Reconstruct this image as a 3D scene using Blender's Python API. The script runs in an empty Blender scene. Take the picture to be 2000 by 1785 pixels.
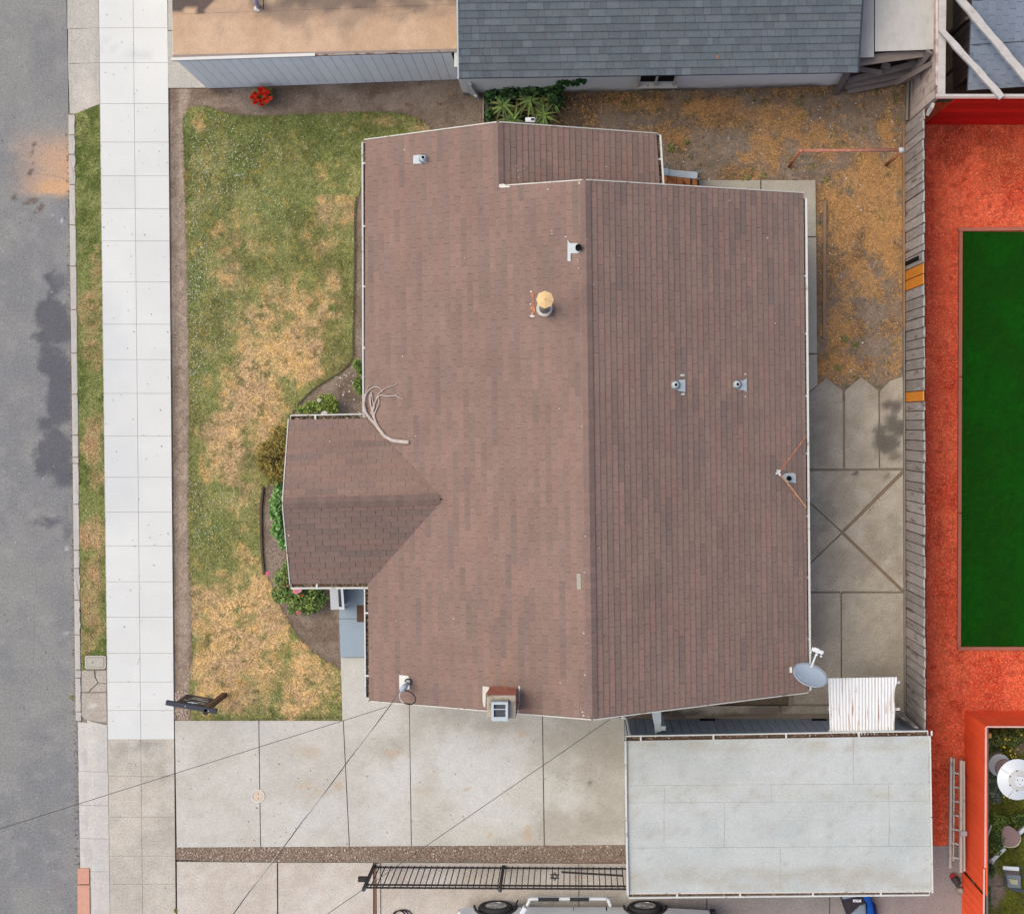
import bpy, bmesh, math, random
import numpy as np
from mathutils import Vector, Matrix

random.seed(7)
RNG = np.random.default_rng(7)
scene = bpy.context.scene

# ------------------------------------------------------------------ camera, sky, sun, exposure
CAMH = 34.0            # drone height in metres
PPM = 88.0             # photo pixels per metre on the ground
NX, NY = 1120.0, 825.0 # photo pixel straight below the drone
cam_data = bpy.data.cameras.new("camera")
cam = bpy.data.objects.new("camera", cam_data)
scene.collection.objects.link(cam)
cam.location = (0, 0, CAMH)
cam.rotation_euler = (0, 0, 0)
cam_data.sensor_width = 36.0
cam_data.lens = 36.0 * PPM * CAMH / 2000.0
cam_data.shift_x = (1000.0 - NX) / 2000.0
cam_data.shift_y = (NY - 892.5) / 2000.0
cam_data.clip_end = 2000.0
scene.camera = cam

SUN_EL, SUN_AZ = 62.0, 163.0      # direction the light comes from, measured from +x towards +y
world = bpy.data.worlds.new("World")
scene.world = world
world.use_nodes = True
wn = world.node_tree.nodes
wl = world.node_tree.links
for n in list(wn): wn.remove(n)
wo = wn.new('ShaderNodeOutputWorld'); wb = wn.new('ShaderNodeBackground'); ws = wn.new('ShaderNodeTexSky')
ws.sky_type = 'NISHITA'; ws.sun_disc = False
ws.sun_elevation = math.radians(SUN_EL)
ws.sun_rotation = math.radians(90.0 - SUN_AZ)
ws.air_density = 0.8; ws.dust_density = 3.5; ws.ozone_density = 0.6
wb.inputs['Strength'].default_value = 0.15
wl.new(ws.outputs[0], wb.inputs[0]); wl.new(wb.outputs[0], wo.inputs[0])

sun_data = bpy.data.lights.new("sun", 'SUN')
sun_data.energy = 1.2
sun_data.angle = math.radians(48)
sun_data.color = (1.0, 0.95, 0.75)
sun = bpy.data.objects.new("sun", sun_data)
scene.collection.objects.link(sun)
sd = Vector((math.cos(math.radians(SUN_AZ)) * math.cos(math.radians(SUN_EL)),
             math.sin(math.radians(SUN_AZ)) * math.cos(math.radians(SUN_EL)), math.sin(math.radians(SUN_EL))))
sun.rotation_euler = sd.to_track_quat('Z', 'Y').to_euler()
sun.location = sd * 60
scene.view_settings.view_transform = 'Standard'
scene.view_settings.look = 'None'
scene.view_settings.gamma = 1.0
scene.view_settings.exposure = 0.62
scene.view_settings.use_curve_mapping = False

KL = 1.55   # how bright the daylight makes a flat white sheet: photo colours are divided by it to get the surface colours

def lin(c):
    c = c / 255.0
    return c / 12.92 if c <= 0.04045 else ((c + 0.055) / 1.055) ** 2.4
def S(r, g, b, k=None):
    k = k or KL
    return np.array([min(.85, lin(r) / k), min(.85, lin(g) / k), min(.85, lin(b) / k)])

# ------------------------------------------------------------------ places
def P(px, py, z=0.0):
    f = (CAMH - z) / CAMH
    return Vector(((px - NX) / PPM * f, -(py - NY) / PPM * f, z))
def topx(x, y, z=0.0):
    f = CAMH / (CAMH - z)
    return NX + x * PPM * f, NY - y * PPM * f
def plane3(p, q, r):
    n = (q - p).cross(r - p)
    if n.z < 0: n = -n
    b, c = -n.x / n.z, -n.y / n.z
    return (p.z - b * p.x - c * p.y, b, c)
def RP(px, py, pl, lift=0.0):
    a, b, c = pl
    a += lift
    gx, gy = (px - NX) / PPM, -(py - NY) / PPM
    t = (CAMH - a) / (CAMH + b * gx + c * gy)
    return Vector((gx * t, gy * t, CAMH * (1 - t)))

# ------------------------------------------------------------------ noise on arrays
def vnoise(x, y, seed=0):
    xi = np.floor(x).astype(np.int64); yi = np.floor(y).astype(np.int64)
    xf = x - xi; yf = y - yi
    xf = xf * xf * (3 - 2 * xf); yf = yf * yf * (3 - 2 * yf)
    def h(a, b):
        n = (a * 374761393 + b * 668265263 + seed * 1442695041) & 0xFFFFFFFF
        n = ((n ^ (n >> 13)) * 1274126177) & 0xFFFFFFFF
        n = n ^ (n >> 16)
        return (n & 0xFFFF) / 65535.0
    return (h(xi, yi) * (1 - xf) + h(xi + 1, yi) * xf) * (1 - yf) + (h(xi, yi + 1) * (1 - xf) + h(xi + 1, yi + 1) * xf) * yf
def fbm(x, y, scale, octv=4, seed=0):
    x = np.asarray(x, float) / scale; y = np.asarray(y, float) / scale
    s = 0; a = 1; t = 0
    for i in range(octv):
        s = s + a * vnoise(x * 2 ** i + 17 * i, y * 2 ** i - 11 * i, seed + i); t += a; a *= .55
    return s / t
def sst(a, b, x):
    t = np.clip((np.asarray(x, float) - a) / (b - a), 0, 1)
    return t * t * (3 - 2 * t)
def blobs(px, py, lst, wob=0.35, seed=3):
    """soft union of ellipses (x, y, rx[, ry[, strength]]) with a ragged edge"""
    px = np.asarray(px, float); py = np.asarray(py, float)
    wx = (fbm(px, py, 16, 4, seed + 50) - .5) * 22 * wob; wy = (fbm(px, py, 16, 4, seed + 60) - .5) * 22 * wob; px = px + wx; py = py + wy
    n = (fbm(px, py, 28, 4, seed) - .5) * 2 * wob * 1.6
    out = np.zeros_like(px)
    for b in lst:
        rx = b[2]; ry = b[3] if len(b) > 3 and b[3] else rx; st = b[4] if len(b) > 4 else 1.0
        d = np.sqrt(((px - b[0]) / rx) ** 2 + ((py - b[1]) / ry) ** 2) + n
        out = np.maximum(out, st * (1 - sst(.55, 1.15, d)))
    return out
def mixc(c, c2, t):
    t = np.asarray(t)[..., None]
    return c * (1 - t) + c2 * t

# ------------------------------------------------------------------ materials
def M(name, col=None, rough=.9, fine=(45, .16), mid=(2.5, .12), objrand=0.0, bump=None, metal=0.0, spec=.1,
      grain=None, mot=None, mot2=None, fine2=None):
    """procedural material; col None reads the mesh's Col attribute (the surface's own colour)"""
    m = bpy.data.materials.new(name); m.use_nodes = True
    nt = m.node_tree; N = nt.nodes; L = nt.links
    bs = N['Principled BSDF']
    bs.inputs['Roughness'].default_value = rough; bs.inputs['Metallic'].default_value = metal
    bs.inputs['Specular IOR Level'].default_value = spec
    geo = N.new('ShaderNodeNewGeometry')
    if col is None:
        at = N.new('ShaderNodeAttribute'); at.attribute_name = 'Col'; cur = at.outputs['Color']
    else:
        rg = N.new('ShaderNodeRGB'); rg.outputs[0].default_value = (*[float(v) for v in col], 1); cur = rg.outputs[0]
    def noise(scale, det=3, vec=None):
        n = N.new('ShaderNodeTexNoise'); n.inputs['Scale'].default_value = scale; n.inputs['Detail'].default_value = det
        L.new(vec if vec else geo.outputs['Position'], n.inputs['Vector']); return n.outputs['Fac']
    def mth(op, a, b):
        q = N.new('ShaderNodeMath'); q.operation = op
        for i, v in enumerate((a, b)):
            if hasattr(v, 'is_output') or not isinstance(v, (int, float)): L.new(v, q.inputs[i])
            else: q.inputs[i].default_value = v
        return q.outputs[0]
    for mt, sd_ in ((mot, 0), (mot2, 9.3)):
        if mt:
            c2, sc, lo, hi = mt[:4]
            vec = None
            if len(mt) > 4 or sd_:
                mp = N.new('ShaderNodeMapping'); L.new(geo.outputs['Position'], mp.inputs[0])
                mp.inputs['Location'].default_value = (sd_, sd_, sd_)
                mp.inputs['Scale'].default_value = mt[4] if len(mt) > 4 else (1, 1, 1); vec = mp.outputs[0]
            f = noise(sc, 5, vec)
            mr = N.new('ShaderNodeMapRange'); mr.interpolation_type = 'SMOOTHSTEP'
            mr.inputs['From Min'].default_value = lo; mr.inputs['From Max'].default_value = hi
            L.new(f, mr.inputs['Value'])
            mx = N.new('ShaderNodeMix'); mx.data_type = 'RGBA'
            L.new(mr.outputs[0], mx.inputs['Factor']); L.new(cur, mx.inputs['A']); mx.inputs['B'].default_value = (*[float(v) for v in c2], 1)
            cur = mx.outputs['Result']
    fac = None
    def add(v):
        nonlocal fac
        fac = v if fac is None else mth('ADD', fac, v)
    if fine: add(mth('MULTIPLY', mth('SUBTRACT', noise(fine[0], 2), .5), fine[1] * 2.6))
    if fine2: add(mth('MULTIPLY', mth('SUBTRACT', noise(fine2[0], 2), .5), fine2[1] * 2.6))
    if mid: add(mth('MULTIPLY', mth('SUBTRACT', noise(mid[0], 4), .5), mid[1] * 2.6))
    if grain:
        mp = N.new('ShaderNodeMapping'); L.new(geo.outputs['Position'], mp.inputs[0]); mp.inputs['Scale'].default_value = grain[0]
        add(mth('MULTIPLY', mth('SUBTRACT', noise(1.0, 4, mp.outputs[0]), .5), grain[1] * 2.6))
    if objrand:
        oi = N.new('ShaderNodeObjectInfo'); add(mth('MULTIPLY', mth('SUBTRACT', oi.outputs['Random'], .5), objrand * 2))
    if fac is not None:
        f1 = mth('ADD', fac, 1.0)
        vm = N.new('ShaderNodeVectorMath'); vm.operation = 'SCALE'
        L.new(cur, vm.inputs[0]); L.new(f1, vm.inputs['Scale']); cur = vm.outputs[0]
    L.new(cur, bs.inputs['Base Color'])
    if bump:
        b = N.new('ShaderNodeBump'); b.inputs['Strength'].default_value = bump[1]; b.inputs['Distance'].default_value = bump[2]
        L.new(noise(bump[0], 3), b.inputs['Height']); L.new(b.outputs[0], bs.inputs['Normal'])
    return m

# ------------------------------------------------------------------ objects
COL = scene.collection
ORG = {}
def link(o, parent=None, origin=None):
    COL.objects.link(o)
    if parent is not None:
        o.parent = parent
    return o
def tag(o, label=None, cat=None, group=None, kind=None):
    if label: o['label'] = label
    if cat: o['category'] = cat
    if group: o['group'] = group
    if kind: o['kind'] = kind
    return o
def thing(name, label, cat, loc, group=None, kind=None):
    o = bpy.data.objects.new(name, None); COL.objects.link(o)
    o.empty_display_size = .2
    o.location = loc; ORG[o.name] = Vector(loc)
    return tag(o, label, cat, group, kind)
def org(parent): return ORG.get(parent.name, Vector((0, 0, 0))) if parent is not None else Vector((0, 0, 0))

class MB:
    """collects shapes in world space and links them as one mesh object"""
    def __init__(s): s.v = []; s.f = []; s.c = []; s.m = []; s.col = None; s.mi = 0
    def add(s, vs, fs):
        o = len(s.v)
        for p in vs: s.v.append(tuple(p)); s.c.append(s.col if s.col is not None else (.5, .5, .5))
        for f in fs: s.f.append([i + o for i in f]); s.m.append(s.mi)
        return s
    def obox(s, c, ax, ay, az):
        c = Vector(c); vs = [c + sx * ax + sy * ay + sz * az for sz in (-1, 1) for sy in (-1, 1) for sx in (-1, 1)]
        return s.add(vs, [(0, 2, 3, 1), (4, 5, 7, 6), (0, 1, 5, 4), (2, 6, 7, 3), (0, 4, 6, 2), (1, 3, 7, 5)])
    def box(s, x0, x1, y0, y1, z0, z1):
        return s.obox(((x0 + x1) / 2, (y0 + y1) / 2, (z0 + z1) / 2), Vector(((x1 - x0) / 2, 0, 0)), Vector((0, (y1 - y0) / 2, 0)), Vector((0, 0, (z1 - z0) / 2)))
    def bar(s, a, b, w, h, up=Vector((0, 0, 1))):
        a = Vector(a); b = Vector(b); d = (b - a); L_ = d.length; d.normalize()
        side = d.cross(up)
        if side.length < 1e-4: side = d.cross(Vector((1, 0, 0)))
        side.normalize(); u = side.cross(d).normalized()
        return s.obox((a + b) / 2, d * L_ / 2, side * w / 2, u * h / 2)
    def prism(s, pts, z0, z1):
        """pts: world xy (z ignored) ; flat-bottom prism"""
        n = len(pts)
        if sum(pts[i][0] * pts[(i + 1) % n][1] - pts[(i + 1) % n][0] * pts[i][1] for i in range(n)) < 0: pts = pts[::-1]
        vs = [(p[0], p[1], z0) for p in pts] + [(p[0], p[1], z1) for p in pts]
        fs = [list(range(n))[::-1], list(range(n, 2 * n))] + [(i, (i + 1) % n, n + (i + 1) % n, n + i) for i in range(n)]
        return s.add(vs, fs)
    def slabpoly(s, pts, t):
        """pts: 3d ring; thickness t downwards"""
        n = len(pts)
        if sum(pts[i][0] * pts[(i + 1) % n][1] - pts[(i + 1) % n][0] * pts[i][1] for i in range(n)) < 0: pts = pts[::-1]
        vs = [tuple(p) for p in pts] + [(p[0], p[1], p[2] - t) for p in pts]
        fs = [list(range(n)), list(range(n, 2 * n))[::-1]] + [(i, n + i, n + (i + 1) % n, (i + 1) % n) for i in range(n)]
        return s.add(vs, fs)
    def tube(s, pts, r, seg=8, cap=True):
        pts = [Vector(p) for p in pts]; rs = r if isinstance(r, (list, tuple)) else [r] * len(pts)
        vs = []; fs = []
        up = Vector((0, 0, 1)); prev = None
        for i, p in enumerate(pts):
            d = (pts[min(i + 1, len(pts) - 1)] - pts[max(i - 1, 0)]).normalized()
            if prev is None:
                a = d.cross(up)
                if a.length < 1e-3: a = d.cross(Vector((1, 0, 0)))
            else: a = prev - d * prev.dot(d)
            a.normalize(); prev = a; b = d.cross(a)
            for k in range(seg):
                t = 2 * math.pi * k / seg
                vs.append(p + (a * math.cos(t) + b * math.sin(t)) * rs[i])
        for i in range(len(pts) - 1):
            for k in range(seg):
                k2 = (k + 1) % seg
                fs.append((i * seg + k, i * seg + k2, (i + 1) * seg + k2, (i + 1) * seg + k))
        if cap:
            fs.append(list(range(seg))[::-1]); fs.append([(len(pts) - 1) * seg + k for k in range(seg)])
        return s.add(vs, fs)
    def lathe(s, c, prof, seg=20, axis=Vector((0, 0, 1)), sx=1, sy=1):
        """prof: (radius, height) pairs"""
        c = Vector(c); axis = Vector(axis).normalized()
        a = axis.cross(Vector((0, 1, 0)))
        if a.length < 1e-3: a = axis.cross(Vector((1, 0, 0)))
        a.normalize(); b = axis.cross(a)
        vs = []; fs = []
        for r, h in prof:
            for k in range(seg):
                t = 2 * math.pi * k / seg
                vs.append(c + axis * h + a * math.cos(t) * r * sx + b * math.sin(t) * r * sy)
        for i in range(len(prof) - 1):
            for k in range(seg):
                k2 = (k + 1) % seg
                fs.append((i * seg + k, i * seg + k2, (i + 1) * seg + k2, (i + 1) * seg + k))
        fs.append(list(range(seg))[::-1]); fs.append([(len(prof) - 1) * seg + k for k in range(seg)])
        return s.add(vs, fs)
    def build(s, name, mat, parent=None, origin=None, smooth=False, bevel=0, label=None):
        me = bpy.data.meshes.new(name)
        o0 = org(parent) if origin is None else Vector(origin)
        me.from_pydata([(v[0] - o0.x, v[1] - o0.y, v[2] - o0.z) for v in s.v], [], s.f)
        for mm in (mat if isinstance(mat, (list, tuple)) else [mat]): me.materials.append(mm)
        if isinstance(mat, (list, tuple)): me.polygons.foreach_set('material_index', s.m)
        if s.col is not None:
            ca = me.color_attributes.new('Col', 'FLOAT_COLOR', 'POINT')
            a = np.ones((len(s.v), 4), np.float32); a[:, :3] = np.array(s.c); ca.data.foreach_set('color', a.ravel())
        if smooth: me.polygons.foreach_set('use_smooth', [True] * len(me.polygons))
        me.validate()
        o = bpy.data.objects.new(name, me); link(o, parent)
        if parent is None: o.location = o0
        ORG[o.name] = o0
        if bevel:
            md = o.modifiers.new('bevel', 'BEVEL'); md.width = bevel; md.segments = 2; md.limit_method = 'ANGLE'
        if label: o['label'] = label
        return o

def fast(name, V, F, mat, cols=None, parent=None, origin=(0, 0, 0)):
    """V (n,3), F (m,k) arrays -> object"""
    o0 = org(parent) if parent is not None else Vector(origin)
    me = bpy.data.meshes.new(name)
    V = np.asarray(V, np.float32) - np.array(o0, np.float32); F = np.asarray(F, np.int32)
    me.vertices.add(len(V)); me.vertices.foreach_set('co', V.ravel())
    k = F.shape[1]
    me.loops.add(F.size); me.loops.foreach_set('vertex_index', F.ravel())
    me.polygons.add(len(F)); me.polygons.foreach_set('loop_start', np.arange(0, F.size, k, dtype=np.int32))
    me.update(calc_edges=True)
    if cols is not None:
        ca = me.color_attributes.new('Col', 'FLOAT_COLOR', 'POINT')
        a = np.ones((len(V), 4), np.float32); a[:, :3] = cols; ca.data.foreach_set('color', a.ravel())
    me.materials.append(mat)
    o = bpy.data.objects.new(name, me); link(o, parent)
    if parent is None: o.location = o0
    ORG[o.name] = o0
    return o

UNIT = {}
def unit_box(mat):
    if mat.name not in UNIT:
        me = bpy.data.meshes.new('board_' + mat.name)
        vs = [(sx, sy, sz) for sz in (-.5, .5) for sy in (-.5, .5) for sx in (-.5, .5)]
        me.from_pydata(vs, [], [(0, 2, 3, 1), (4, 5, 7, 6), (0, 1, 5, 4), (2, 6, 7, 3), (0, 4, 6, 2), (1, 3, 7, 5)])
        me.materials.append(mat); UNIT[mat.name] = me
    return UNIT[mat.name]
def piece(name, parent, c, ax, ay, az, mat):
    """box shared between alike pieces; ax, ay, az full size vectors"""
    o = bpy.data.objects.new(name, unit_box(mat)); link(o, parent)
    c = Vector(c) - org(parent)
    m = Matrix((ax, ay, az)).transposed().to_4x4(); m.translation = c
    o.matrix_local = m
    ORG[o.name] = Vector(c)
    return o
def pbar(name, parent, a, b, w, h, mat, up=Vector((0, 0, 1))):
    a = Vector(a); b = Vector(b); d = b - a; dn = d.normalized(); side = dn.cross(up)
    if side.length < 1e-4: side = dn.cross(Vector((1, 0, 0)))
    side.normalize(); u = side.cross(dn).normalized()
    return piece(name, parent, (a + b) / 2, d, side * w, u * h, mat)

# ------------------------------------------------------------------ polygons filled with a grid
def inside(poly, X, Y):
    X = np.asarray(X, float); Y = np.asarray(Y, float); r = np.zeros(X.shape, bool)
    n = len(poly)
    for i in range(n):
        x0, y0 = poly[i]; x1, y1 = poly[(i + 1) % n]
        if y0 == y1: continue
        c = ((y0 > Y) != (y1 > Y)) & (X < (x1 - x0) * (Y - y0) / (y1 - y0) + x0)
        r ^= c
    return r
def clip_cell(poly, x0, y0, x1, y1):
    def cl(ps, f, g):
        out = []
        for i in range(len(ps)):
            a, b = ps[i - 1], ps[i]; fa, fb = f(a), f(b)
            if (fa >= 0) != (fb >= 0):
                t = fa / (fa - fb); out.append((a[0] + (b[0] - a[0]) * t, a[1] + (b[1] - a[1]) * t))
            if fb >= 0: out.append(b)
        return out
    for f in (lambda p: p[0] - x0, lambda p: x1 - p[0], lambda p: p[1] - y0, lambda p: y1 - p[1]):
        poly = cl(poly, f, None)
        if len(poly) < 3: return []
    return poly
def area(ps): return .5 * sum(ps[i - 1][0] * ps[i][1] - ps[i][0] * ps[i - 1][1] for i in range(len(ps)))
def sheet(name, poly_px, z, colfn, mat, step=.06, thick=0.0, parent=None, kind=None, zfn=None, origin=None, world_poly=None):
    poly = world_poly or [tuple(P(x, y, z)[:2]) for x, y in poly_px]
    if area(poly) < 0: poly = poly[::-1]
    xs = [p[0] for p in poly]; ys = [p[1] for p in poly]
    x0, y0 = min(xs), min(ys); nx = max(1, math.ceil((max(xs) - x0) / step)); ny = max(1, math.ceil((max(ys) - y0) / step))
    gx = x0 + np.arange(nx + 1) * step; gy = y0 + np.arange(ny + 1) * step
    GX, GY = np.meshgrid(gx, gy, indexing='ij')
    ins = inside(poly, GX, GY)
    full = ins[:-1, :-1] & ins[1:, :-1] & ins[:-1, 1:] & ins[1:, 1:]
    edge = np.zeros((nx, ny), bool)
    for i in range(len(poly)):
        a = np.array(poly[i - 1]); b = np.array(poly[i]); n = max(2, int(np.hypot(*(b - a)) / step * 6))
        t = np.linspace(0, 1, n)[:, None]; p = a + (b - a) * t
        ii = np.clip(((p[:, 0] - x0) / step).astype(int), 0, nx - 1); jj = np.clip(((p[:, 1] - y0) / step).astype(int), 0, ny - 1)
        edge[ii, jj] = True
    edge |= ~full & (ins[:-1, :-1] | ins[1:, :-1] | ins[:-1, 1:] | ins[1:, 1:])
    V = [np.stack([GX.ravel(), GY.ravel()], 1)]
    idx = np.arange((nx + 1) * (ny + 1)).reshape(nx + 1, ny + 1)
    fm = full & ~edge
    I, J = np.nonzero(fm)
    quads = np.stack([idx[I, J], idx[I + 1, J], idx[I + 1, J + 1], idx[I, J + 1]], 1)
    faces = [list(map(int, q)) for q in quads]
    ext = []; base = (nx + 1) * (ny + 1)
    for i, j in zip(*np.nonzero(edge)):
        c = clip_cell(poly, gx[i], gy[j], gx[i] + step, gy[j] + step)
        if len(c) >= 3 and abs(area(c)) > 1e-7:
            faces.append(list(range(base + len(ext), base + len(ext) + len(c)))); ext += c
    V = np.concatenate([V[0], np.array(ext).reshape(-1, 2)]) if ext else V[0]
    used = np.zeros(len(V), bool)
    for f in faces: used[f] = True
    mp = np.cumsum(used) - 1
    V = V[used]; faces = [[int(mp[i]) for i in f] for f in faces]
    Z = np.full(len(V), z) if zfn is None else zfn(V[:, 0], V[:, 1])
    if thick:
        b = len(V)
        V = np.concatenate([V, np.array(poly), np.array(poly)]); n = len(poly)
        zp = np.full(n, z) if zfn is None else zfn(np.array(poly)[:, 0], np.array(poly)[:, 1])
        Z = np.concatenate([Z, zp, zp - thick])
        for i in range(n): faces.append([b + i, b + n + i, b + n + (i + 1) % n, b + (i + 1) % n])
    me = bpy.data.meshes.new(name); o0 = org(parent) if parent is not None else Vector(origin or (0, 0, 0))
    me.from_pydata([(x - o0.x, y - o0.y, zz - o0.z) for (x, y), zz in zip(V, Z)], [], faces)
    if colfn is not None:
        px, py = topx(V[:, 0], V[:, 1], 0.0)
        c = colfn(px, py)
        a = np.ones((len(V), 4), np.float32); a[:, :3] = c
        me.color_attributes.new('Col', 'FLOAT_COLOR', 'POINT').data.foreach_set('color', a.ravel())
    me.materials.append(mat); me.validate()
    o = bpy.data.objects.new(name, me); link(o, parent)
    if parent is None: o.location = o0
    ORG[o.name] = o0
    if kind: o['kind'] = kind
    return o
def inset(poly, d):
    """shrink a polygon given in px by d px"""
    n = len(poly); A = area(poly); s = 1 if A > 0 else -1
    out = []
    for i in range(n):
        p0 = np.array(poly[i - 1], float); p1 = np.array(poly[i], float); p2 = np.array(poly[(i + 1) % n], float)
        a = p1 - p0; b = p2 - p1; a /= np.hypot(*a); b /= np.hypot(*b)
        na = np.array([-a[1], a[0]]) * s; nb = np.array([-b[1], b[0]]) * s
        m = na + nb; k = max(.4, 1 + na @ nb)
        out.append(tuple(p1 + m / k * d))
    return out
def slab(name, poly, colfn, mat, parent, z=0.0, thick=.1, gap=.45, step=.09, zfn=None):
    return sheet(name, inset(poly, gap), z, colfn, mat, step, thick, parent, zfn=zfn)

# ------------------------------------------------------------------ scattered small stuff
def scatter_pts(poly_px, per_m2, seed, prob=None):
    r = np.random.default_rng(seed)
    xs = [p[0] for p in poly_px]; ys = [p[1] for p in poly_px]
    n = int((max(xs) - min(xs)) * (max(ys) - min(ys)) / PPM ** 2 * per_m2)
    x = r.uniform(min(xs), max(xs), n); y = r.uniform(min(ys), max(ys), n)
    k = inside(poly_px, x, y)
    if prob is not None: k &= r.uniform(0, 1, n) < prob(x, y)
    return x[k], y[k], r
def blades(name, x, y, r, z, length, width, cols, mat, rise=.5, parent=None, jitter=.25, bend=True):
    """thin leaning blades, one triangle each"""
    n = len(x); f = (CAMH - z) / CAMH
    X = (x - NX) / PPM * f; Y = -(y - NY) / PPM * f
    a = r.uniform(0, 2 * math.pi, n); L = length * r.uniform(.5, 1.4, n); w = width * r.uniform(.6, 1.3, n)
    h = L * rise * r.uniform(.3, 1.3, n)
    dx = np.cos(a); dy = np.sin(a)
    Zb = np.full(n, z) if np.isscalar(z) else z
    v0 = np.stack([X - dy * w / 2, Y + dx * w / 2, Zb], 1); v1 = np.stack([X + dy * w / 2, Y - dx * w / 2, Zb], 1)
    v2 = np.stack([X + dx * L, Y + dy * L, Zb + h], 1)
    V = np.stack([v0, v1, v2], 1).reshape(-1, 3)
    F = np.arange(3 * n).reshape(n, 3)
    c = cols * (1 + r.uniform(-jitter, jitter, (n, 1)))
    C = np.repeat(np.clip(c, 0, .9), 3, 0)
    return fast(name, V, F, mat, C, parent)
def chips(name, x, y, r, z, length, width, cols, mat, jitter=.3, parent=None, lift=.01, tilt=.25, kind='stuff'):
    n = len(x); f = (CAMH - z) / CAMH
    X = (x - NX) / PPM * f; Y = -(y - NY) / PPM * f
    a = r.uniform(0, 2 * math.pi, n); L = length * r.uniform(.4, 1.4, n) / 2; w = width * r.uniform(.5, 1.4, n) / 2
    Zc = z + r.uniform(.2, 1, n) * lift
    dx, dy = np.cos(a), np.sin(a); tz = r.uniform(-tilt, tilt, n) * L; tw = r.uniform(-tilt, tilt, n) * w
    vs = []
    for s1, s2 in ((-1, -1), (1, -1), (1, 1), (-1, 1)):
        vs.append(np.stack([X + dx * L * s1 - dy * w * s2, Y + dy * L * s1 + dx * w * s2, Zc + abs(0) + tz * s1 + tw * s2 + np.abs(tz) + np.abs(tw)], 1))
    V = np.stack(vs, 1).reshape(-1, 3); F = np.arange(4 * n).reshape(n, 4)
    c = cols * (1 + r.uniform(-jitter, jitter, (n, 1)))
    o = fast(name, V, F, mat, np.repeat(np.clip(c, 0, .9), 4, 0), parent)
    if kind: o['kind'] = kind
    return o
# ================================================================== MATERIALS
m_asphalt = M('asphalt', None, .95, (26, .3), (1.5, .05), bump=(50, .5, .012), fine2=(70, .35))
m_walk = M('pale_concrete', None, .9, (26, .06), (2.5, .03), bump=(60, .1, .004))
m_conc = M('concrete', None, .92, (28, .18), (5, .08), bump=(50, .3, .008), fine2=(13, .08))
m_conc2 = M('aggregate_concrete', None, .95, (26, .26), (4, .12), bump=(45, .5, .014), fine2=(60, .2))
m_kerb = M('kerb_concrete', S(203, 196, 188), .92, (45, .1), (6, .12), objrand=.05, bump=(60, .3, .01))
m_redkerb = M('terracotta_ramp', S(204, 154, 134), .9, (50, .08), (8, .12), objrand=.12)
m_soil = M('soil', None, 1, (30, .36), (5, .14), bump=(35, .8, .02), fine2=(110, .2))
m_grassbase = M('turf', None, 1, (30, .42), (9, .12), bump=(40, .8, .02), fine2=(110, .25))
m_blade = M('grass_blade', None, .8, None, None)
m_chip = M('bark_chip', None, .9, None, None)
m_pebble = M('pebble', None, .85, None, None)
m_mulchbase = M('red_mulch', None, .9, (30, .35), (3, .1), bump=(40, .8, .02), fine2=(120, .22))
m_fake = M('artificial_turf', None, .95, (40, .35), (2, .05), bump=(80, .6, .01))
m_dark = M('joint_dirt', S(152, 141, 128), 1, (40, .2), (5, .2))
m_farground = M('far_ground', S(140, 132, 100), 1, (4, .2), (.3, .25), mot=(S(110, 120, 75), .15, .45, .6))

def blobs_soft(px, py, lst, wob=.5, seed=3):
    px = np.asarray(px, float); py = np.asarray(py, float)
    px = px + (fbm(px, py, 20, 5, seed + 50) - .5) * 40 * wob; py = py + (fbm(px, py, 20, 5, seed + 60) - .5) * 40 * wob
    n = (fbm(px, py, 40, 5, seed) - .5) * 2 * wob; out = np.zeros_like(px)
    for b in lst:
        rx = b[2]; ry = b[3] if len(b) > 3 and b[3] else rx; st = b[4] if len(b) > 4 else 1.0
        d = np.sqrt(((px - b[0]) / rx) ** 2 + ((py - b[1]) / ry) ** 2) + n
        out = 1 - (1 - out) * (1 - st * (1 - sst(.25, 1.35, d)))
    return out
# colours of the grounds -------------------------------------------------
G_DK, G_MD, G_LT = S(108, 120, 64), S(140, 146, 88), S(166, 163, 106)
TAN, TAN2, OCH = S(232, 192, 140), S(216, 180, 140), S(214, 178, 110)
DRY = [(660, 415, 45, 35, .5), (640, 480, 50, 30, .3), (560, 560, 50, 40, .3), (600, 620, 60, 50, .8), (530, 640, 60, 50, .7),
       (560, 700, 75, 50, .9), (500, 760, 70, 55, 1), (455, 830, 60, 70, .95), (440, 900, 50, 60, .7), (520, 830, 70, 60, 1), (495, 700, 40, 60, .8),
       (600, 700, 40, 50, .8), (480, 620, 40, 30, .6), (650, 560, 30, 40, .5), (470, 970, 40, 60, .35), (480, 1100, 25, 40, .6),
       (430, 1200, 60, 75, 1), (520, 1180, 70, 90, 1), (480, 1290, 110, 90, 1), (580, 1320, 70, 60, 1), (560, 1380, 60, 35, .8), (400, 1310, 35, 70, .95), (440, 1360, 60, 35, .9),
       (470, 430, 45, 30, .3), (440, 545, 40, 35, .4), (390, 250, 18, 16, .5), (830, 250, 30, 15, .6), (760, 240, 40, 15, .3), (430, 490, 60, 35, .3), (640, 360, 40, 30, .35)]
LUSH = [(520, 260, 180, 40, .8), (600, 300, 120, 50, .6), (380, 600, 18, 230, .8), (385, 1010, 16, 110, .7), (400, 360, 50, 120, .25), (450, 1060, 60, 60, .5), (520, 1400, 160, 14, .9),
        (650, 700, 40, 45, .4), (600, 780, 50, 20, .5), (760, 235, 80, 20, .5), (655, 1370, 16, 35, .6)]
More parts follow.
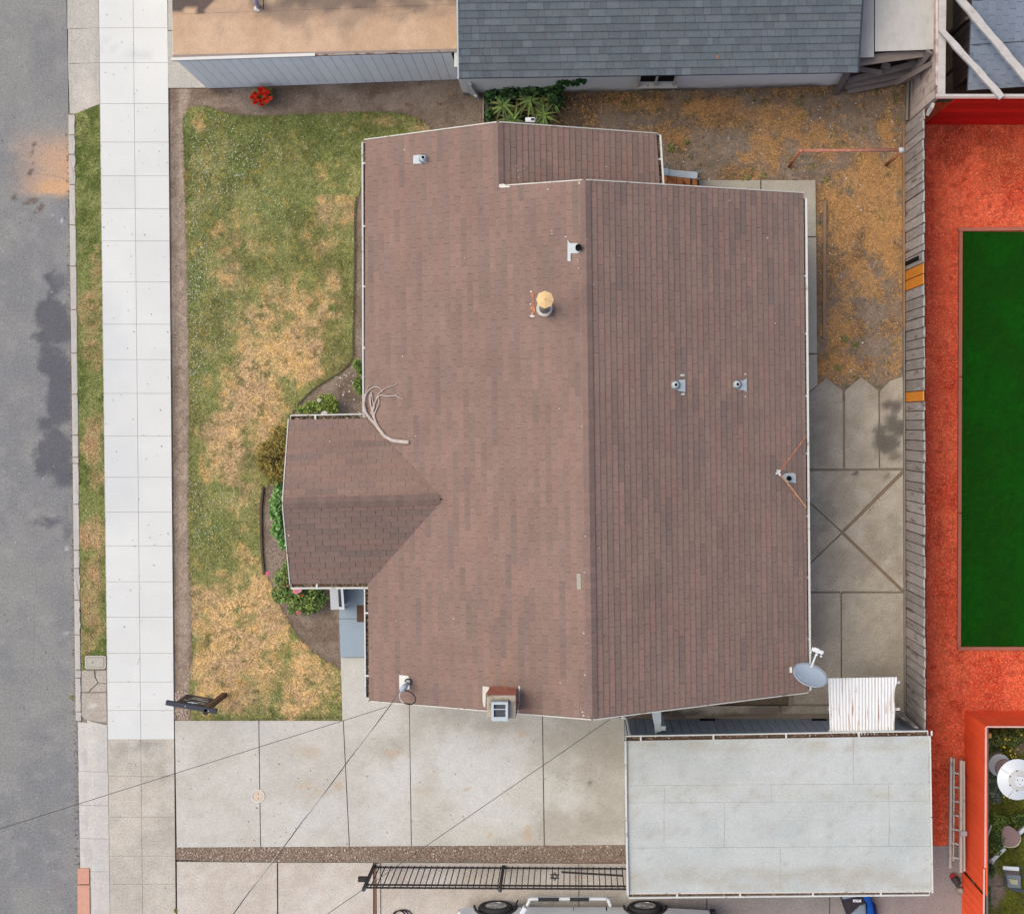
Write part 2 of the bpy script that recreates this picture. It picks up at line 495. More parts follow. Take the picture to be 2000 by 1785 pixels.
def c_lawn(px, py):
    n = fbm(px, py, 60, 4, 11); n2 = fbm(px, py, 14, 3, 31); n3 = fbm(px, py, 7, 2, 77)
    d = blobs_soft(px, py, DRY, .8, 5); g = blobs(px, py, LUSH, .5, 9)
    base = mixc(mixc(G_MD, G_DK, sst(.45, .7, n)), G_LT, sst(.5, .75, fbm(px, py, 35, 4, 51)) * .8)
    base = mixc(base, OCH, sst(.6, .78, n2) * .35)
    base = mixc(base, G_DK, g[...] * .75 * (.6 + .4 * n))
    dry = mixc(TAN, TAN2, sst(.4, .6, n)); dry = mixc(dry, OCH, sst(.58, .7, n2) * .6)
    t = np.clip(d * 1.0 + (n2 - .5) * 1.5 * sst(0, .35, d) + (n - .5) * .5 + sst(260, 700, py) * .12 - .04, 0, 1)
    c = mixc(base, dry, t * .92)
    spot = sst(.62, .76, fbm(px, py, 15, 3, 91)) * (.25 + .75 * sst(.3, .8, d))
    c = mixc(c, S(120, 120, 74), spot * .8)
    return c * (0.76 + .48 * n3)[..., None]
STRIP_DRY = [(190, 520, 14, 40, .5), (175, 620, 22, 60, .45), (185, 690, 20, 40, .5), (180, 860, 22, 50, .9), (185, 930, 25, 40, .7), (180, 1040, 26, 45, .9), (185, 1120, 26, 50, .9), (180, 1200, 25, 50, .7), (165, 1255, 20, 30, .5)]
def c_strip(px, py):
    n = fbm(px, py, 30, 4, 15); n2 = fbm(px, py, 10, 3, 35); n3 = fbm(px, py, 6, 2, 79)
    d = blobs_soft(px, py, STRIP_DRY, .7, 6) * .85
    base = mixc(mixc(G_MD, G_DK, sst(.35, .6, n)), G_LT, sst(.5, .75, n2) * .6)
    c = mixc(base, mixc(TAN2, S(190, 150, 110), n2), np.clip(d * 1.05 + (n2 - .5) * .8 * (d > .05), 0, 1))
    return c * (0.84 + .32 * n3)[..., None]
def c_soil(px, py):
    n = fbm(px, py, 40, 4, 21); n2 = fbm(px, py, 9, 3, 41)
    c = mixc(S(160, 143, 129), S(138, 120, 106), sst(.35, .65, n))
    light = np.maximum(sst(342, 352, px) * (1 - sst(362, 376, px)) * (py > 170), blobs(px, py, [(420, 200, 70, 10, .7)], .5, 8))
    c = mixc(c, S(188, 168, 150), np.clip(light * (.5 + .9 * (n2 - .3)), 0, 1))
    c = mixc(c, S(112, 94, 80), sst(.6, .75, fbm(px, py, 55, 3, 61)) * .6 * (py < 260))
    return c * (.86 + .28 * n2)[..., None]
YARD_GREY = [(1400, 290, 120, 45, 1), (1330, 330, 70, 60, 1), (1450, 260, 50, 30, .8), (1250, 240, 60, 25, .8), (1640, 230, 35, 50, .8), (1695, 250, 25, 50, .7), (1560, 320, 50, 30, .8), (1620, 340, 30, 30, .7),
             (1700, 600, 40, 70, .8), (1720, 680, 50, 50, .9), (1650, 690, 30, 30, .5), (1640, 480, 30, 25, .5), (1740, 560, 20, 60, .6), (1690, 740, 90, 25, .8), (1150, 230, 60, 40, .6)]
YARD_STRAW = [(1530, 230, 60, 30, .7), (1480, 215, 60, 18, .6), (1600, 270, 60, 35, .9), (1500, 300, 45, 35, .9), (1700, 380, 60, 90, .9), (1720, 450, 50, 80, .9), (1660, 430, 50, 60, .8), (1680, 540, 50, 60, .9), (1640, 620, 30, 60, .8),
              (1640, 720, 40, 30, .8), (1290, 260, 70, 14, .5), (1400, 205, 120, 14, .6), (1730, 250, 20, 40, .5), (1745, 330, 20, 60, .8), (1750, 700, 14, 40, .6), (1240, 200, 80, 14, .4)]
def c_yard(px, py):
    n = fbm(px, py, 34, 5, 23); n2 = fbm(px, py, 9, 3, 43)
    g = blobs(px, py, YARD_GREY, .6, 12); s = blobs(px, py, YARD_STRAW, .7, 13)
    c = mixc(S(152, 132, 114), S(128, 108, 90), sst(.4, .65, n))
    c = mixc(c, S(156, 142, 130), g * .75)
    t = np.clip(s * .95 + (n - .5) * 1.6 + (n2 - .5) * .5 - g * .35, 0, 1)
    c = mixc(c, mixc(S(218, 166, 108), S(196, 144, 92), n2), t * .85)
    c = mixc(c, S(96, 74, 56), blobs(px, py, [(1120, 210, 60, 60, .8), (1200, 190, 110, 14, .7)], .4, 3) * .8)
    c = mixc(c, S(105, 110, 60), sst(.7, .78, fbm(px, py, 18, 2, 95)) * .6)
    return c * (.74 + .52 * n2)[..., None]
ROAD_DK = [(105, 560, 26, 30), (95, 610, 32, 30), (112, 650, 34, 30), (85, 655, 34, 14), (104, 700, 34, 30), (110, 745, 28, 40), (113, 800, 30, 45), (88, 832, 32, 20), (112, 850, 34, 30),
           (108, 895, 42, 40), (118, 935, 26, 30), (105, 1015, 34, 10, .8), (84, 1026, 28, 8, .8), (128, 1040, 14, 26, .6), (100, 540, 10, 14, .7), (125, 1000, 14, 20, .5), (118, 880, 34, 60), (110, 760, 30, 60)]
def c_road(px, py):
    n = fbm(px, py, 80, 4, 25); n2 = fbm(px, py, 22, 4, 45)
    c = mixc(S(150, 149, 146), S(139, 139, 140), sst(.35, .65, n))
    c = mixc(c, S(164, 162, 160), sst(.55, .75, n2) * .4)
    o = sst(15, 110, px) * sst(235, 300, py) * (1 - sst(376, 388, py)) * sst(.1, .5, n2 + .2)
    o = np.maximum(o, sst(55, 75, px) * sst(262, 272, py) * (1 - sst(378, 384, py)))
    o = np.clip(sst(-10, 120, px + (n2 - .5) * 60) * sst(225, 300, py + (n - .5) * 60) * (1 - sst(372, 392, py + (n2 - .5) * 16)), 0, 1)
    c = mixc(c, S(214, 172, 138), o * .8 * (px < 140))
    band = sst(350, 356, py) * (1 - sst(374, 380, py)) * sst(50, 90, px)
    c = mixc(c, S(224, 178, 128), band * .5 * (px < 140) * (px > 0))
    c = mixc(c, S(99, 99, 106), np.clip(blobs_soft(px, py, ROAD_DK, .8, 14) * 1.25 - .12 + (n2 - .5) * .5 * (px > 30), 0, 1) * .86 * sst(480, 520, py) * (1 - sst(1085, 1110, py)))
    sp = blobs(px, py, [(62, 292, 7), (56, 302, 6), (60, 318, 5), (58, 335, 7), (54, 338, 5), (62, 280, 6), (26, 385, 5, 7), (60, 390, 10, 5), (74, 408, 8, 8), (66, 415, 6, 4), (48, 396, 6, 3), (80, 402, 5, 5)], .6, 4)
    c = mixc(c, S(112, 98, 92), sp * .8)
    c = mixc(c, S(205, 205, 205), blobs(px, py, [(117, 430, 4, 6), (98, 420, 7, 3, .6), (122, 588, 4), (128, 1072, 6, 7, .8), (14, 1136, 3), (126, 1238, 6, 4, .5)], .4, 4) * .8)
    for yy in (250, 600, 1130):
        pass
    return c
def c_walk(px, py):
    n = fbm(px, py, 60, 4, 27)
    c = mixc(S(234, 234, 230), S(226, 227, 224), n)
    c = c * (1 + .05 * (vnoise(np.floor(py / 68.), np.floor((px - 265) / 70.), 3) - .5))[..., None]
    c = mixc(c, S(216, 219, 220), blobs_soft(px, py, [(215, 700, 45, 110, .8), (220, 930, 55, 120, .7), (215, 600, 25, 60, .5)], .5, 5) * .8)
    c = mixc(c, S(205, 206, 206), blobs(px, py, [(212, 90, 22, 12, .8), (275, 105, 25, 10, .9), (205, 610, 8, 8, .5), (240, 1150, 18, 10, .3)], .6, 5) * .6)
    return c
def c_oldwalk(px, py):
    n = fbm(px, py, 40, 4, 28); n2 = fbm(px, py, 12, 3, 48)
    c = mixc(S(208, 199, 186), S(196, 188, 176), sst(.35, .65, n))
    c = mixc(c, S(165, 160, 150), blobs(px, py, [(240, 1462, 26, 16, .8), (300, 1460, 30, 14, .8), (320, 1500, 16, 30, .5), (335, 1610, 12, 30, .4), (300, 1640, 30, 20, .3)], .6, 5) * .7)
    c = mixc(c, S(218, 214, 204), sst(.6, .75, n2) * .4)
    return c
def c_apron(px, py):
    n = fbm(px, py, 30, 4, 29)
    c = mixc(S(214, 205, 196), S(204, 202, 198), n)
    return mixc(c, S(168, 168, 168), blobs(px, py, [(163, 1480, 8, 30, .8), (165, 1540, 8, 30, .5), (168, 1600, 7, 30, .5), (170, 1660, 8, 25, .6)], .5, 6) * .6)
def c_apron2(px, py):
    n = fbm(px, py, 30, 4, 30)
    return mixc(mixc(S(198, 192, 182), S(188, 184, 176), n), S(208, 198, 188), blobs(px, py, [(165, 180, 30, 40, .8)], .5, 6))
def c_drive(px, py):
    n = fbm(px, py, 70, 5, 33); n2 = fbm(px, py, 22, 4, 53)
    c = mixc(S(212, 208, 199), S(203, 198, 188), sst(.35, .65, n))
    c = mixc(c, S(174, 166, 152), blobs_soft(px, py, [(1150, 1450, 110, 60, .9), (1180, 1540, 70, 120, .7), (1120, 1620, 120, 40, .6), (1000, 1420, 60, 25, .7), (870, 1400, 90, 28, .6), (760, 1460, 50, 25, .5), (1200, 1420, 50, 40, .8)], .8, 7) * .75)
    c = mixc(c, S(220, 219, 215), blobs_soft(px, py, [(900, 1500, 75, 70, 1), (770, 1520, 60, 45, .8), (960, 1560, 60, 60, .8), (1010, 1600, 40, 60, .7), (640, 1590, 60, 40, .5), (1000, 1490, 40, 50, .7), (1110, 1560, 30, 18, .5), (740, 1600, 50, 40, .5)], .9, 8) * .85)
    c = mixc(c, S(204, 182, 156), blobs(px, py, [(1022, 1434, 10, 8, 1), (655, 1535, 18, 8, .9), (592, 1532, 20, 7, .6), (957, 1632, 9, 12, 1), (1030, 1628, 10, 14, .8), (600, 1470, 30, 16, .5), (770, 1470, 22, 7, .8), (913, 1538, 4, 4, 1), (630, 1550, 30, 10, .4), (820, 1545, 20, 10, .4)], .5, 9) * .75)
    c = mixc(c, S(112, 108, 100), (1 - sst(3.5, 7.5, np.hypot(px - 1152, py - 1528))) * .8)
    return c * (.96 + .08 * n2)[..., None]
def c_ndrive(px, py):
    n = fbm(px, py, 60, 5, 34); n2 = fbm(px, py, 18, 4, 54)
    c = mixc(S(216, 207, 196), S(206, 195, 182), sst(.35, .65, n))
    c = mixc(c, S(198, 176, 160), sst(.55, .8, n2) * .4)
    g = sst(1180, 1330, px)
    c = mixc(c, mixc(S(168, 160, 158), S(150, 142, 138), n), g)
    return mixc(c, S(222, 218, 212), blobs(px, py, [(600, 1750, 60, 20, .5), (820, 1700, 25, 8, .8), (430, 1740, 60, 30, .3)], .5, 5) * .6)
def c_patio(px, py):
    n = fbm(px, py, 55, 5, 36); n2 = fbm(px, py, 18, 4, 56)
    c = mixc(S(192, 182, 167), S(175, 164, 149), sst(.35, .65, n))
    c = mixc(c, S(198, 188, 172), sst(.55, .75, n2) * .5)
    c = mixc(c, S(138, 136, 130), blobs(px, py, [(1600, 1010, 30, 40, .6), (1600, 860, 25, 60, .3), (1745, 1040, 14, 40, .6)], .6, 5) * .6)
    c = c * (.9 + .2 * fbm(px, py, 11, 3, 57))[..., None]
    dk = blobs(px, py, [(1752, 790, 16, 22, 1), (1735, 790, 16, 14, 1), (1745, 830, 24, 24, 1), (1735, 865, 28, 22, 1), (1722, 850, 14, 30, .9), (1750, 890, 20, 18, .8), (1673, 924, 8, 5, .9), (1735, 930, 12, 8, .6)], .5, 5)
    c = mixc(c, S(100, 95, 90), dk * .85)
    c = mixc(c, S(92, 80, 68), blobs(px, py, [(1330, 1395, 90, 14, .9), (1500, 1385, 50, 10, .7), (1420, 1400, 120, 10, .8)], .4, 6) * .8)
    return c
def c_path(px, py):
    n = fbm(px, py, 40, 4, 37)
    return mixc(S(206, 198, 182), S(186, 178, 164), n)
def c_bluepaint(px, py):
    n = fbm(px, py, 40, 4, 38)
    return mixc(S(168, 184, 196), S(158, 175, 188), n)
def c_mulch(px, py):
    n = fbm(px, py, 60, 4, 39); n2 = fbm(px, py, 14, 3, 59)
    c = mixc(S(255, 116, 80), S(238, 92, 62), sst(.3, .7, n))
    c = mixc(c, S(190, 90, 50), blobs(px, py, [(1965, 330, 60, 50, .5)], .5, 5))
    c = mixc(c, S(160, 42, 30), np.maximum(sst(.55, .7, n2) * .5, blobs(px, py, [(1860, 290, 40, 50, .6), (1940, 275, 60, 20, .5)], .5, 7)))
    return c * (.8 + .4 * n2)[..., None]
def c_fake(px, py):
    n = fbm(px, py, 50, 4, 40); n2 = fbm(px, py, 6, 3, 60)
    return mixc(S(18, 68, 5), S(13, 76, 5), sst(.3, .7, n)) * (.72 + .56 * n2)[..., None]
def c_garden(px, py):
    n = fbm(px, py, 22, 4, 41); n2 = fbm(px, py, 8, 3, 61)
    c = mixc(S(120, 128, 50), S(84, 92, 44), sst(.4, .65, n))
    c = mixc(c, S(150, 132, 118), blobs(px, py, [(1945, 1740, 20, 40, 1), (1930, 1560, 12, 30, .5), (1990, 1460, 16, 14, .8), (1940, 1690, 10, 20, .8)], .5, 6))
    c = mixc(c, S(60, 58, 42), blobs(px, py, [(1940, 1450, 35, 25, .7), (1945, 1640, 25, 40, .6)], .5, 6))
    return c * (.75 + .5 * n2)[..., None]

# ================================================================== GROUND
fg = MB(); fg.box(-250, 250, -250, 250, -.4, -.3); g_ = fg.build('ground', m_farground); g_['kind'] = 'structure'

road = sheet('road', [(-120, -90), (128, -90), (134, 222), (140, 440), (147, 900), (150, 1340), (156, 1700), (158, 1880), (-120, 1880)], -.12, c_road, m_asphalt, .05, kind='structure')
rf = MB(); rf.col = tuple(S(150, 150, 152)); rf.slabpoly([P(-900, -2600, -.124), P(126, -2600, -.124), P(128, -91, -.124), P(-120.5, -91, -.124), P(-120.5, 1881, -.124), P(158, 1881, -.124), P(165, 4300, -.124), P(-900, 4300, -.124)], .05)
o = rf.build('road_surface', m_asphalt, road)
# cracks in the asphalt (fine sunken seams)
ck = MB()
def crack(mb, pts, z, w=.008):
    for a, b in zip(pts[:-1], pts[1:]):
        mb.bar(P(*a, z), P(*b, z), w, .004)
crack(ck, [(68, 336), (82, 341), (100, 343), (122, 348), (134, 350)], -.119)
crack(ck, [(40, 388), (55, 396), (72, 391), (92, 388), (106, 394), (118, 393), (128, 386)], -.119)
crack(ck, [(66, 1165), (67, 1230), (65, 1300)], -.119, .006)
crack(ck, [(70, 1118), (71, 1160)], -.119, .005)
ck.build('crack', m_dark, road)

# yard earth under everything on the lots
soil = sheet('bare_soil', [(326, 168), (960, 150), (960, 600), (760, 1420), (341, 1409), (333, 900), (328, 400)], -.05, c_soil, m_soil, .06, kind='structure')
so2 = MB(); so2.col = tuple(S(125, 110, 95)); so2.box(P(160, 0)[0], P(2300, 0)[0], P(0, 2600)[1], P(0, -700)[1], -.28, -.2)
so2.build('subsoil', m_soil, soil)

# pavement: two columns of slabs ------------------------------------------------
def wl_(y): return 193 + y * 18 / 1445.
def wm_(y): return 260 + y * 15 / 1445.
def wr_(y): return 327 + y * 13 / 1445.
pav = MB(); pav.slabpoly([P(wl_(-700) - 1, -700, -.014), P(wr_(-700) + .5, -700, -.014), P(wr_(2500) + .5, 2500, -.014), P(wl_(2500) - 1, 2500, -.014)], .08)
pavement = pav.build('pavement', M('joint_sand', S(186, 180, 170), 1, (40, .1), (5, .15))); pavement['kind'] = 'structure'
ROWS = [-700, -620, -550, -480, -410, -340, -270, -200, -130, -70, -12, 55, 123, 203, 278, 344, 408, 471, 551, 633.5, 702.5, 768.5, 851.5, 932, 1000, 1066, 1136, 1205, 1275.5, 1331.5, 1387, 1444]
for i in range(len(ROWS) - 1):
    y0, y1 = ROWS[i], ROWS[i + 1]; big = i % 4 == 0
    for f0, f1 in ((wl_, wm_), (wm_, wr_)):
        slab('paving_slab', [(f0(y0), y0), (f1(y0), y0), (f1(y1), y1), (f0(y1), y1)], c_walk, m_walk, pavement, thick=.05, gap=.33, step=.16)
OLD = [1444, 1516, 1595, 1671, 1726, 1790, 1870, 1950, 2030, 2110, 2200, 2300, 2500]
for y0, y1 in zip(OLD[:-1], OLD[1:]):
    for f0, f1 in ((wl_, wm_), (wm_, wr_)):
        slab('paving_slab', [(f0(y0), y0), (f1(y0), y0), (f1(y1), y1), (f0(y1), y1)], c_oldwalk, m_conc2, pavement, thick=.05, gap=.3, step=.12)

# kerb ---------------------------------------------------------------------------
kb = MB(); kb.slabpoly([P(134.8, 222, -.03), P(144.5, 222, -.03), P(158, 1410, -.03), P(150, 1410, -.03)], .2); kerb = kb.build('kerb', m_dark); kerb['kind'] = 'structure'
KY = [224, 264, 302, 361, 440, 520, 605, 690, 770, 850, 893, 905, 985, 1075, 1110, 1172, 1240, 1308, 1324, 1390, 1408]
for i, (y0, y1) in enumerate(zip(KY[:-1], KY[1:])):
    xl = lambda y: 133.3 + (y - 222) * 14.5 / 1190; xr = lambda y: 146 + (y - 222) * 13 / 1190
    rag = 1.6 if (y0 < 440 or y0 > 1100) else .25
    n = 7; rr = random.Random(i)
    poly = [(xl(y0), y0 + .6), (xr(y0) - 1, y0 + .6)] + [(xr(y0 + (y1 - y0) * k / n) + rr.uniform(-rag, rag * .3), y0 + (y1 - y0) * k / n) for k in range(1, n)] + [(xr(y1) - 1, y1 - .6), (xl(y1), y1 - .6)]
    mb = MB(); mb.slabpoly([P(x, y, .005 + rr.uniform(-.008, .008)) for x, y in poly], .16)
    mb.build('kerb_stone', m_kerb, kerb, bevel=.012)

# driveway aprons between road and pavement ---------------------------------------
def z_apr(x, y):
    px = NX + x * PPM
    return -.105 + .1 * np.clip((px - 140) / 45., 0, 1)
ap = MB(); ap.slabpoly([P(129, -300, -.15), P(194, -300, -.13), P(195, 203, -.13), P(146, 222, -.15), P(135, 222, -.15)], .05)
apron = ap.build('driveway_apron', m_dark); apron['kind'] = 'structure'
for a, b in ((-300, -220), (-220, -140), (-140, -70), (-70, -12), (-12, 55), (55, 123)):
    slab('apron_slab', [(127 + b * .02, a), (wl_(a) - .5, a), (wl_(b) - .5, b), (127 + b * .02, b)], c_apron2, m_conc2, apron, thick=.05, gap=.2, zfn=z_apr)
slab('apron_slab', [(129.5, 123), (wl_(123) - .5, 123), (wl_(204) - .5, 204), (146, 221), (133, 221)], c_apron2, m_conc2, apron, thick=.05, gap=.2, zfn=z_apr)
ap = MB(); ap.slabpoly([P(150, 1412, -.15), P(211, 1412, -.13), P(225, 2500, -.13), P(158, 2500, -.15)], .05)
apron2 = ap.build('driveway_apron', m_dark); apron2['kind'] = 'structure'
slab('apron_slab', [(149, 1408), (158, 1400), (175, 1408), (209.5, 1416), (210.3, 1507), (151, 1507)], c_apron, m_conc, apron2, thick=.05, gap=.25, zfn=z_apr)
for a, b in ((1507, 1573), (1573, 1638), (1638, 1702), (1702, 1790), (1790, 1870), (1870, 1950), (1950, 2100), (2100, 2300), (2300, 2500)):
    if a >= 1700: lft = (175, 175)
    else: lft = (150.5 + (a - 1507) * .02, 150.5 + (b - 1507) * .02)
    slab('apron_slab', [(lft[0], a), (wl_(a) - .8, a), (wl_(b) - .8, b), (lft[1], b)], c_apron, m_conc, apron2, thick=.05, gap=.25, zfn=z_apr)
rk = thing('kerb_ramp', 'terracotta coloured kerb ramp blocks at the road edge near the photo\'s bottom left', 'kerb ramp', P(163, 1740, -.12))
for (y0, y1, x1) in ((1695, 1727, 174), (1728, 1790, 175), (1791, 1850, 176)):
    mb = MB(); mb.slabpoly([P(151, y0 + .4, -.06), P(x1, y0 + .4, .01), P(x1 + .6, y1 - .4, .01), P(151.4, y1 - .4, -.06)], .07)
    mb.build('ramp_block', m_redkerb, rk, bevel=.01)

# cracked old concrete below the meter box
cc = MB(); cc.slabpoly([P(158, 1307, -.04), P(209, 1307, -.04), P(210, 1418, -.04), P(160, 1410, -.04)], .1)
cra = cc.build('cracked_paving', m_dark); cra['kind'] = 'structure'
def c_crk(px, py):
    n = fbm(px, py, 12, 5, 70)
    return mixc(mixc(S(200, 188, 174), S(178, 170, 158), n), S(226, 220, 212), blobs(px, py, [(186, 1382, 14, 8, 1), (176, 1316, 14, 3, .6)], .6, 3) * .7)
for poly in ([(159, 1309), (184, 1309), (185, 1322), (191, 1333), (178, 1345), (173, 1351), (159, 1352)], [(186, 1309), (208, 1309), (208, 1334), (197, 1334), (192, 1333), (187, 1322)],
             [(192, 1334), (208, 1335), (208, 1351), (174, 1352), (179, 1345)], [(159, 1353), (208, 1352.5), (209, 1411), (190, 1410), (165, 1404), (159, 1398)]):
    slab('broken_slab', poly, c_crk, m_conc2, cra, z=-.008, thick=.04, gap=.3)

# grass strip ---------------------------------------------------------------------
STRIP = [(145.5, 223), (194, 206), (197, 360), (200, 600), (206, 1000), (209.5, 1306), (158, 1306), (158, 1200), (155, 1050), (151.5, 850), (147, 440)]
strip = sheet('verge_grass', STRIP, -.02, c_strip, m_grassbase, .05, kind='stuff')
x, y, r = scatter_pts(STRIP, 2600, 101)
b = blades('grass_blades', x, y, r, -.02, .05, .016, c_strip(x, y) * 1.12, m_blade, parent=strip, jitter=.6); b['kind'] = 'stuff'

# front lawn -----------------------------------------------------------------------
LAWN = [(359, 235), (364, 218), (378, 211), (400, 209), (425, 219), (450, 225), (485, 229), (540, 228), (600, 226), (640, 224), (700, 221), (760, 221), (795, 226), (822, 237), (842, 256), (845, 300),
        (730, 300), (725, 350), (705, 362), (697, 385), (693, 420), (693, 520), (690, 640), (690, 698), (682, 712), (662, 730), (640, 742), (612, 760), (590, 782), (572, 806), (560, 840), (552, 900), (530, 940), (514, 955),
        (510, 990), (510, 1040), (512, 1085), (518, 1120), (534, 1155), (548, 1190), (566, 1222), (585, 1250), (610, 1275), (640, 1295), (664, 1310), (668, 1405), (373, 1405), (372, 1340), (377, 1290), (376, 1180), (371, 1120), (369, 1000), (371, 800), (369, 600), (364, 420)]
lawn = sheet('lawn', LAWN, -.03, c_lawn, m_grassbase, .05, kind='stuff')
x, y, r = scatter_pts(LAWN, 2300, 102)
b = blades('grass_blades', x, y, r, -.03, .055, .017, c_lawn(x, y) * 1.1, m_blade, parent=lawn, jitter=.6); b['kind'] = 'stuff'
# clover heads
FLW = [(400, 330, 40, 100, .5), (455, 300, 60, 60, .55), (500, 290, 50, 40, .5), (470, 380, 80, 60, .35), (385, 600, 22, 230, .9), (390, 470, 25, 100, .8), (420, 560, 60, 80, .4), (385, 1000, 20, 120, .7), (420, 1000, 50, 100, .35), (560, 420, 60, 60, .3), (620, 340, 80, 60, .2), (430, 230, 40, 14, .5), (560, 740, 30, 30, .2), (660, 260, 80, 25, .2), (450, 650, 80, 80, .2)]
x, y, r = scatter_pts(LAWN, 620, 103, lambda a, b: .03 + blobs_soft(a, b, FLW, .8, 20) * fbm(a, b, 25, 3, 8) * 1.1)
cl = chips('clover_flowers', x, y, r, -.01, .017, .015, np.tile(S(200, 204, 180), (len(x), 1)), m_chip, .35, parent=lawn, lift=.03)
# ragged lawn edge tufts spilling on the soil
ex = []; ey = []
for i in range(len(LAWN)):
    a = np.array(LAWN[i - 1]); b_ = np.array(LAWN[i]); n = int(np.hypot(*(b_ - a)) * 2.2); t = RNG.uniform(0, 1, n)[:, None]
    p = a + (b_ - a) * t + RNG.normal(0, 1.3, (n, 2)); ex.append(p[:, 0]); ey.append(p[:, 1])
ex = np.concatenate(ex); ey = np.concatenate(ey)
b = blades('edge_grass', ex, ey, RNG, -.03, .05, .014, c_lawn(ex, ey) * .95, m_blade, parent=lawn, jitter=.5); b['kind'] = 'stuff'

# soil litter in the beds
BED1 = [(333, 180), (945, 158), (945, 250), (842, 256), (822, 237), (760, 221), (640, 224), (540, 228), (450, 225), (400, 209), (378, 211), (360, 230), (366, 500), (371, 800), (369, 1000), (376, 1200), (373, 1405), (341, 1405), (333, 900)]
x, y, r = scatter_pts(BED1, 900, 104)
c_ = mixc(c_soil(x, y), np.tile(S(196, 180, 160), (len(x), 1)), (r.uniform(0, 1, len(x)) < .12) * .8)
chips('soil_crumbs', x, y, r, -.045, .018, .014, c_, m_chip, .35, parent=soil, lift=.012)
BED2 = [(552, 900), (600, 760), (690, 700), (712, 380), (730, 380), (730, 900), (720, 1320), (664, 1308), (600, 1268), (560, 1215), (520, 1120), (512, 1000), (520, 950)]
x, y, r = scatter_pts(BED2, 900, 105)
chips('soil_crumbs', x, y, r, -.045, .02, .015, c_soil(x, y) * 1.05, m_chip, .4, parent=soil, lift=.012)
x, y, r = scatter_pts([(341, 1350), (372, 1350), (376, 1404), (341, 1404)], 900, 106)
chips('pebbles', x, y, r, -.045, .035, .028, np.tile(S(192, 170, 155), (len(x), 1)), m_pebble, .3, parent=soil, lift=.02)
x, y, r = scatter_pts([(650, 735), (690, 720), (695, 790), (670, 790)], 90, 107)
chips('petals', x, y, r, -.04, .03, .025, np.tile(S(235, 232, 228), (len(x), 1)), m_chip, .1, parent=soil, lift=.02)
# dark cut edge of the flower bed
be = MB()
edge_pts = [(697, 385), (693, 420), (693, 520), (690, 640), (690, 698), (682, 712), (662, 730), (640, 742), (612, 760), (590, 782), (572, 806)]
for a, b_ in zip(edge_pts[:-1], edge_pts[1:]): be.bar(P(*a, -.035), P(*b_, -.035), .03, .05)
bo1 = be.build('bed_edging', M('edging_dark', S(96, 84, 74), .9, (40, .2), (8, .2)), None, origin=P(650, 730, 0)); tag(bo1, 'thin dark edging between the lawn and the bed above the front gable', 'garden edging')
be = MB()
edge_pts = [(514, 950), (510, 990), (510, 1040), (512, 1085), (516, 1122)]
for a, b_ in zip(edge_pts[:-1], edge_pts[1:]): be.bar(P(*a, -.01), P(*b_, -.01), .045, .08)
m_edging = M('edging', S(96, 84, 74), .9, (40, .2), (8, .2))
bo = be.build('bed_edging', m_edging, None, origin=P(512, 1030, 0)); tag(bo, 'thin dark edging curving round the bed left of the green hedge', 'garden edging')

nap = MB(); nap.slabpoly([P(328, -400, -.03), P(412, -400, -.03), P(412, 170, -.03), P(329, 173.5, -.03)], .05); nap_ = nap.build('side_apron', m_dark); nap_['kind'] = 'structure'
for a, b in ((-400, -250), (-249, -110), (-109, 60), (61, 172.5)): slab('concrete_slab', [(327.5, a), (410, a), (410, b - .5), (328, b)], c_apron2, m_conc2, nap_, z=-.002, thick=.03, gap=.3)
# driveway -------------------------------------------------------------------------
dv = MB(); dv.slabpoly([P(342, 1409, -.03), P(1240, 1380, -.03), P(1240, 1650, -.03), P(345, 1654, -.03)], .08)
dv.slabpoly([P(666, 1284, -.031), P(760, 1284, -.031), P(760, 1412, -.031), P(668, 1412, -.031)], .05)
drive = dv.build('driveway', m_dark); drive['kind'] = 'structure'
for poly in ([(341, 1407), (505, 1407), (508.5, 1654), (345, 1655)], [(506, 1407), (670, 1407), (682, 1653), (509.5, 1654)], [(665, 1283), (798, 1283), (803, 1652), (683, 1653), (671, 1407), (668.5, 1405)],
             [(799, 1330), (1058, 1330), (1062.5, 1651), (804, 1652)], [(1059, 1330), (1219, 1330), (1222, 1650), (1064, 1651)]):
    slab('concrete_slab', poly, c_drive, m_conc, drive, thick=.06, gap=.38, step=.07)
# clean-out cover
co = thing('drain_cover', 'round pale drain cover with two small holes set in the driveway joint', 'drain cover', P(504, 1554, 0))
m_cap = M('cap', S(222, 216, 208), .7, (40, .05), (8, .05)); m_cap2 = M('cap_inner', S(228, 205, 180), .7, (40, .05), (8, .08)); m_hole = M('hole', S(60, 45, 40), 1, None, None)
mb = MB(); mb.lathe(P(504, 1554, .0), [(.155, -.01), (.155, .012), (.145, .016), (.112, .016), (.112, .004)], 28); mb.build('rim', m_cap, co, smooth=False)
mb = MB(); mb.lathe(P(504, 1554, .0), [(.108, -.005), (.108, .012)], 28); mb.build('cover_plate', m_cap2, co)
for dy in (-4, 5):
    mb = MB(); mb.lathe(P(504.5, 1554 + dy, .011), [(.012, 0), (.012, .003)], 10); mb.build('hole', m_hole, co)
mb = MB()
for k in range(7):   # illegible cast letters on the rim
    a = math.radians(150 + k * 11); mb.bar(P(504, 1554, .017) + Vector((math.cos(a), math.sin(a), 0)) * .118, P(504, 1554, .017) + Vector((math.cos(a), math.sin(a), 0)) * .14, .008, .003)
mb.build('lettering', M('lettering_grey', S(150, 150, 165), .8, None, None), co)

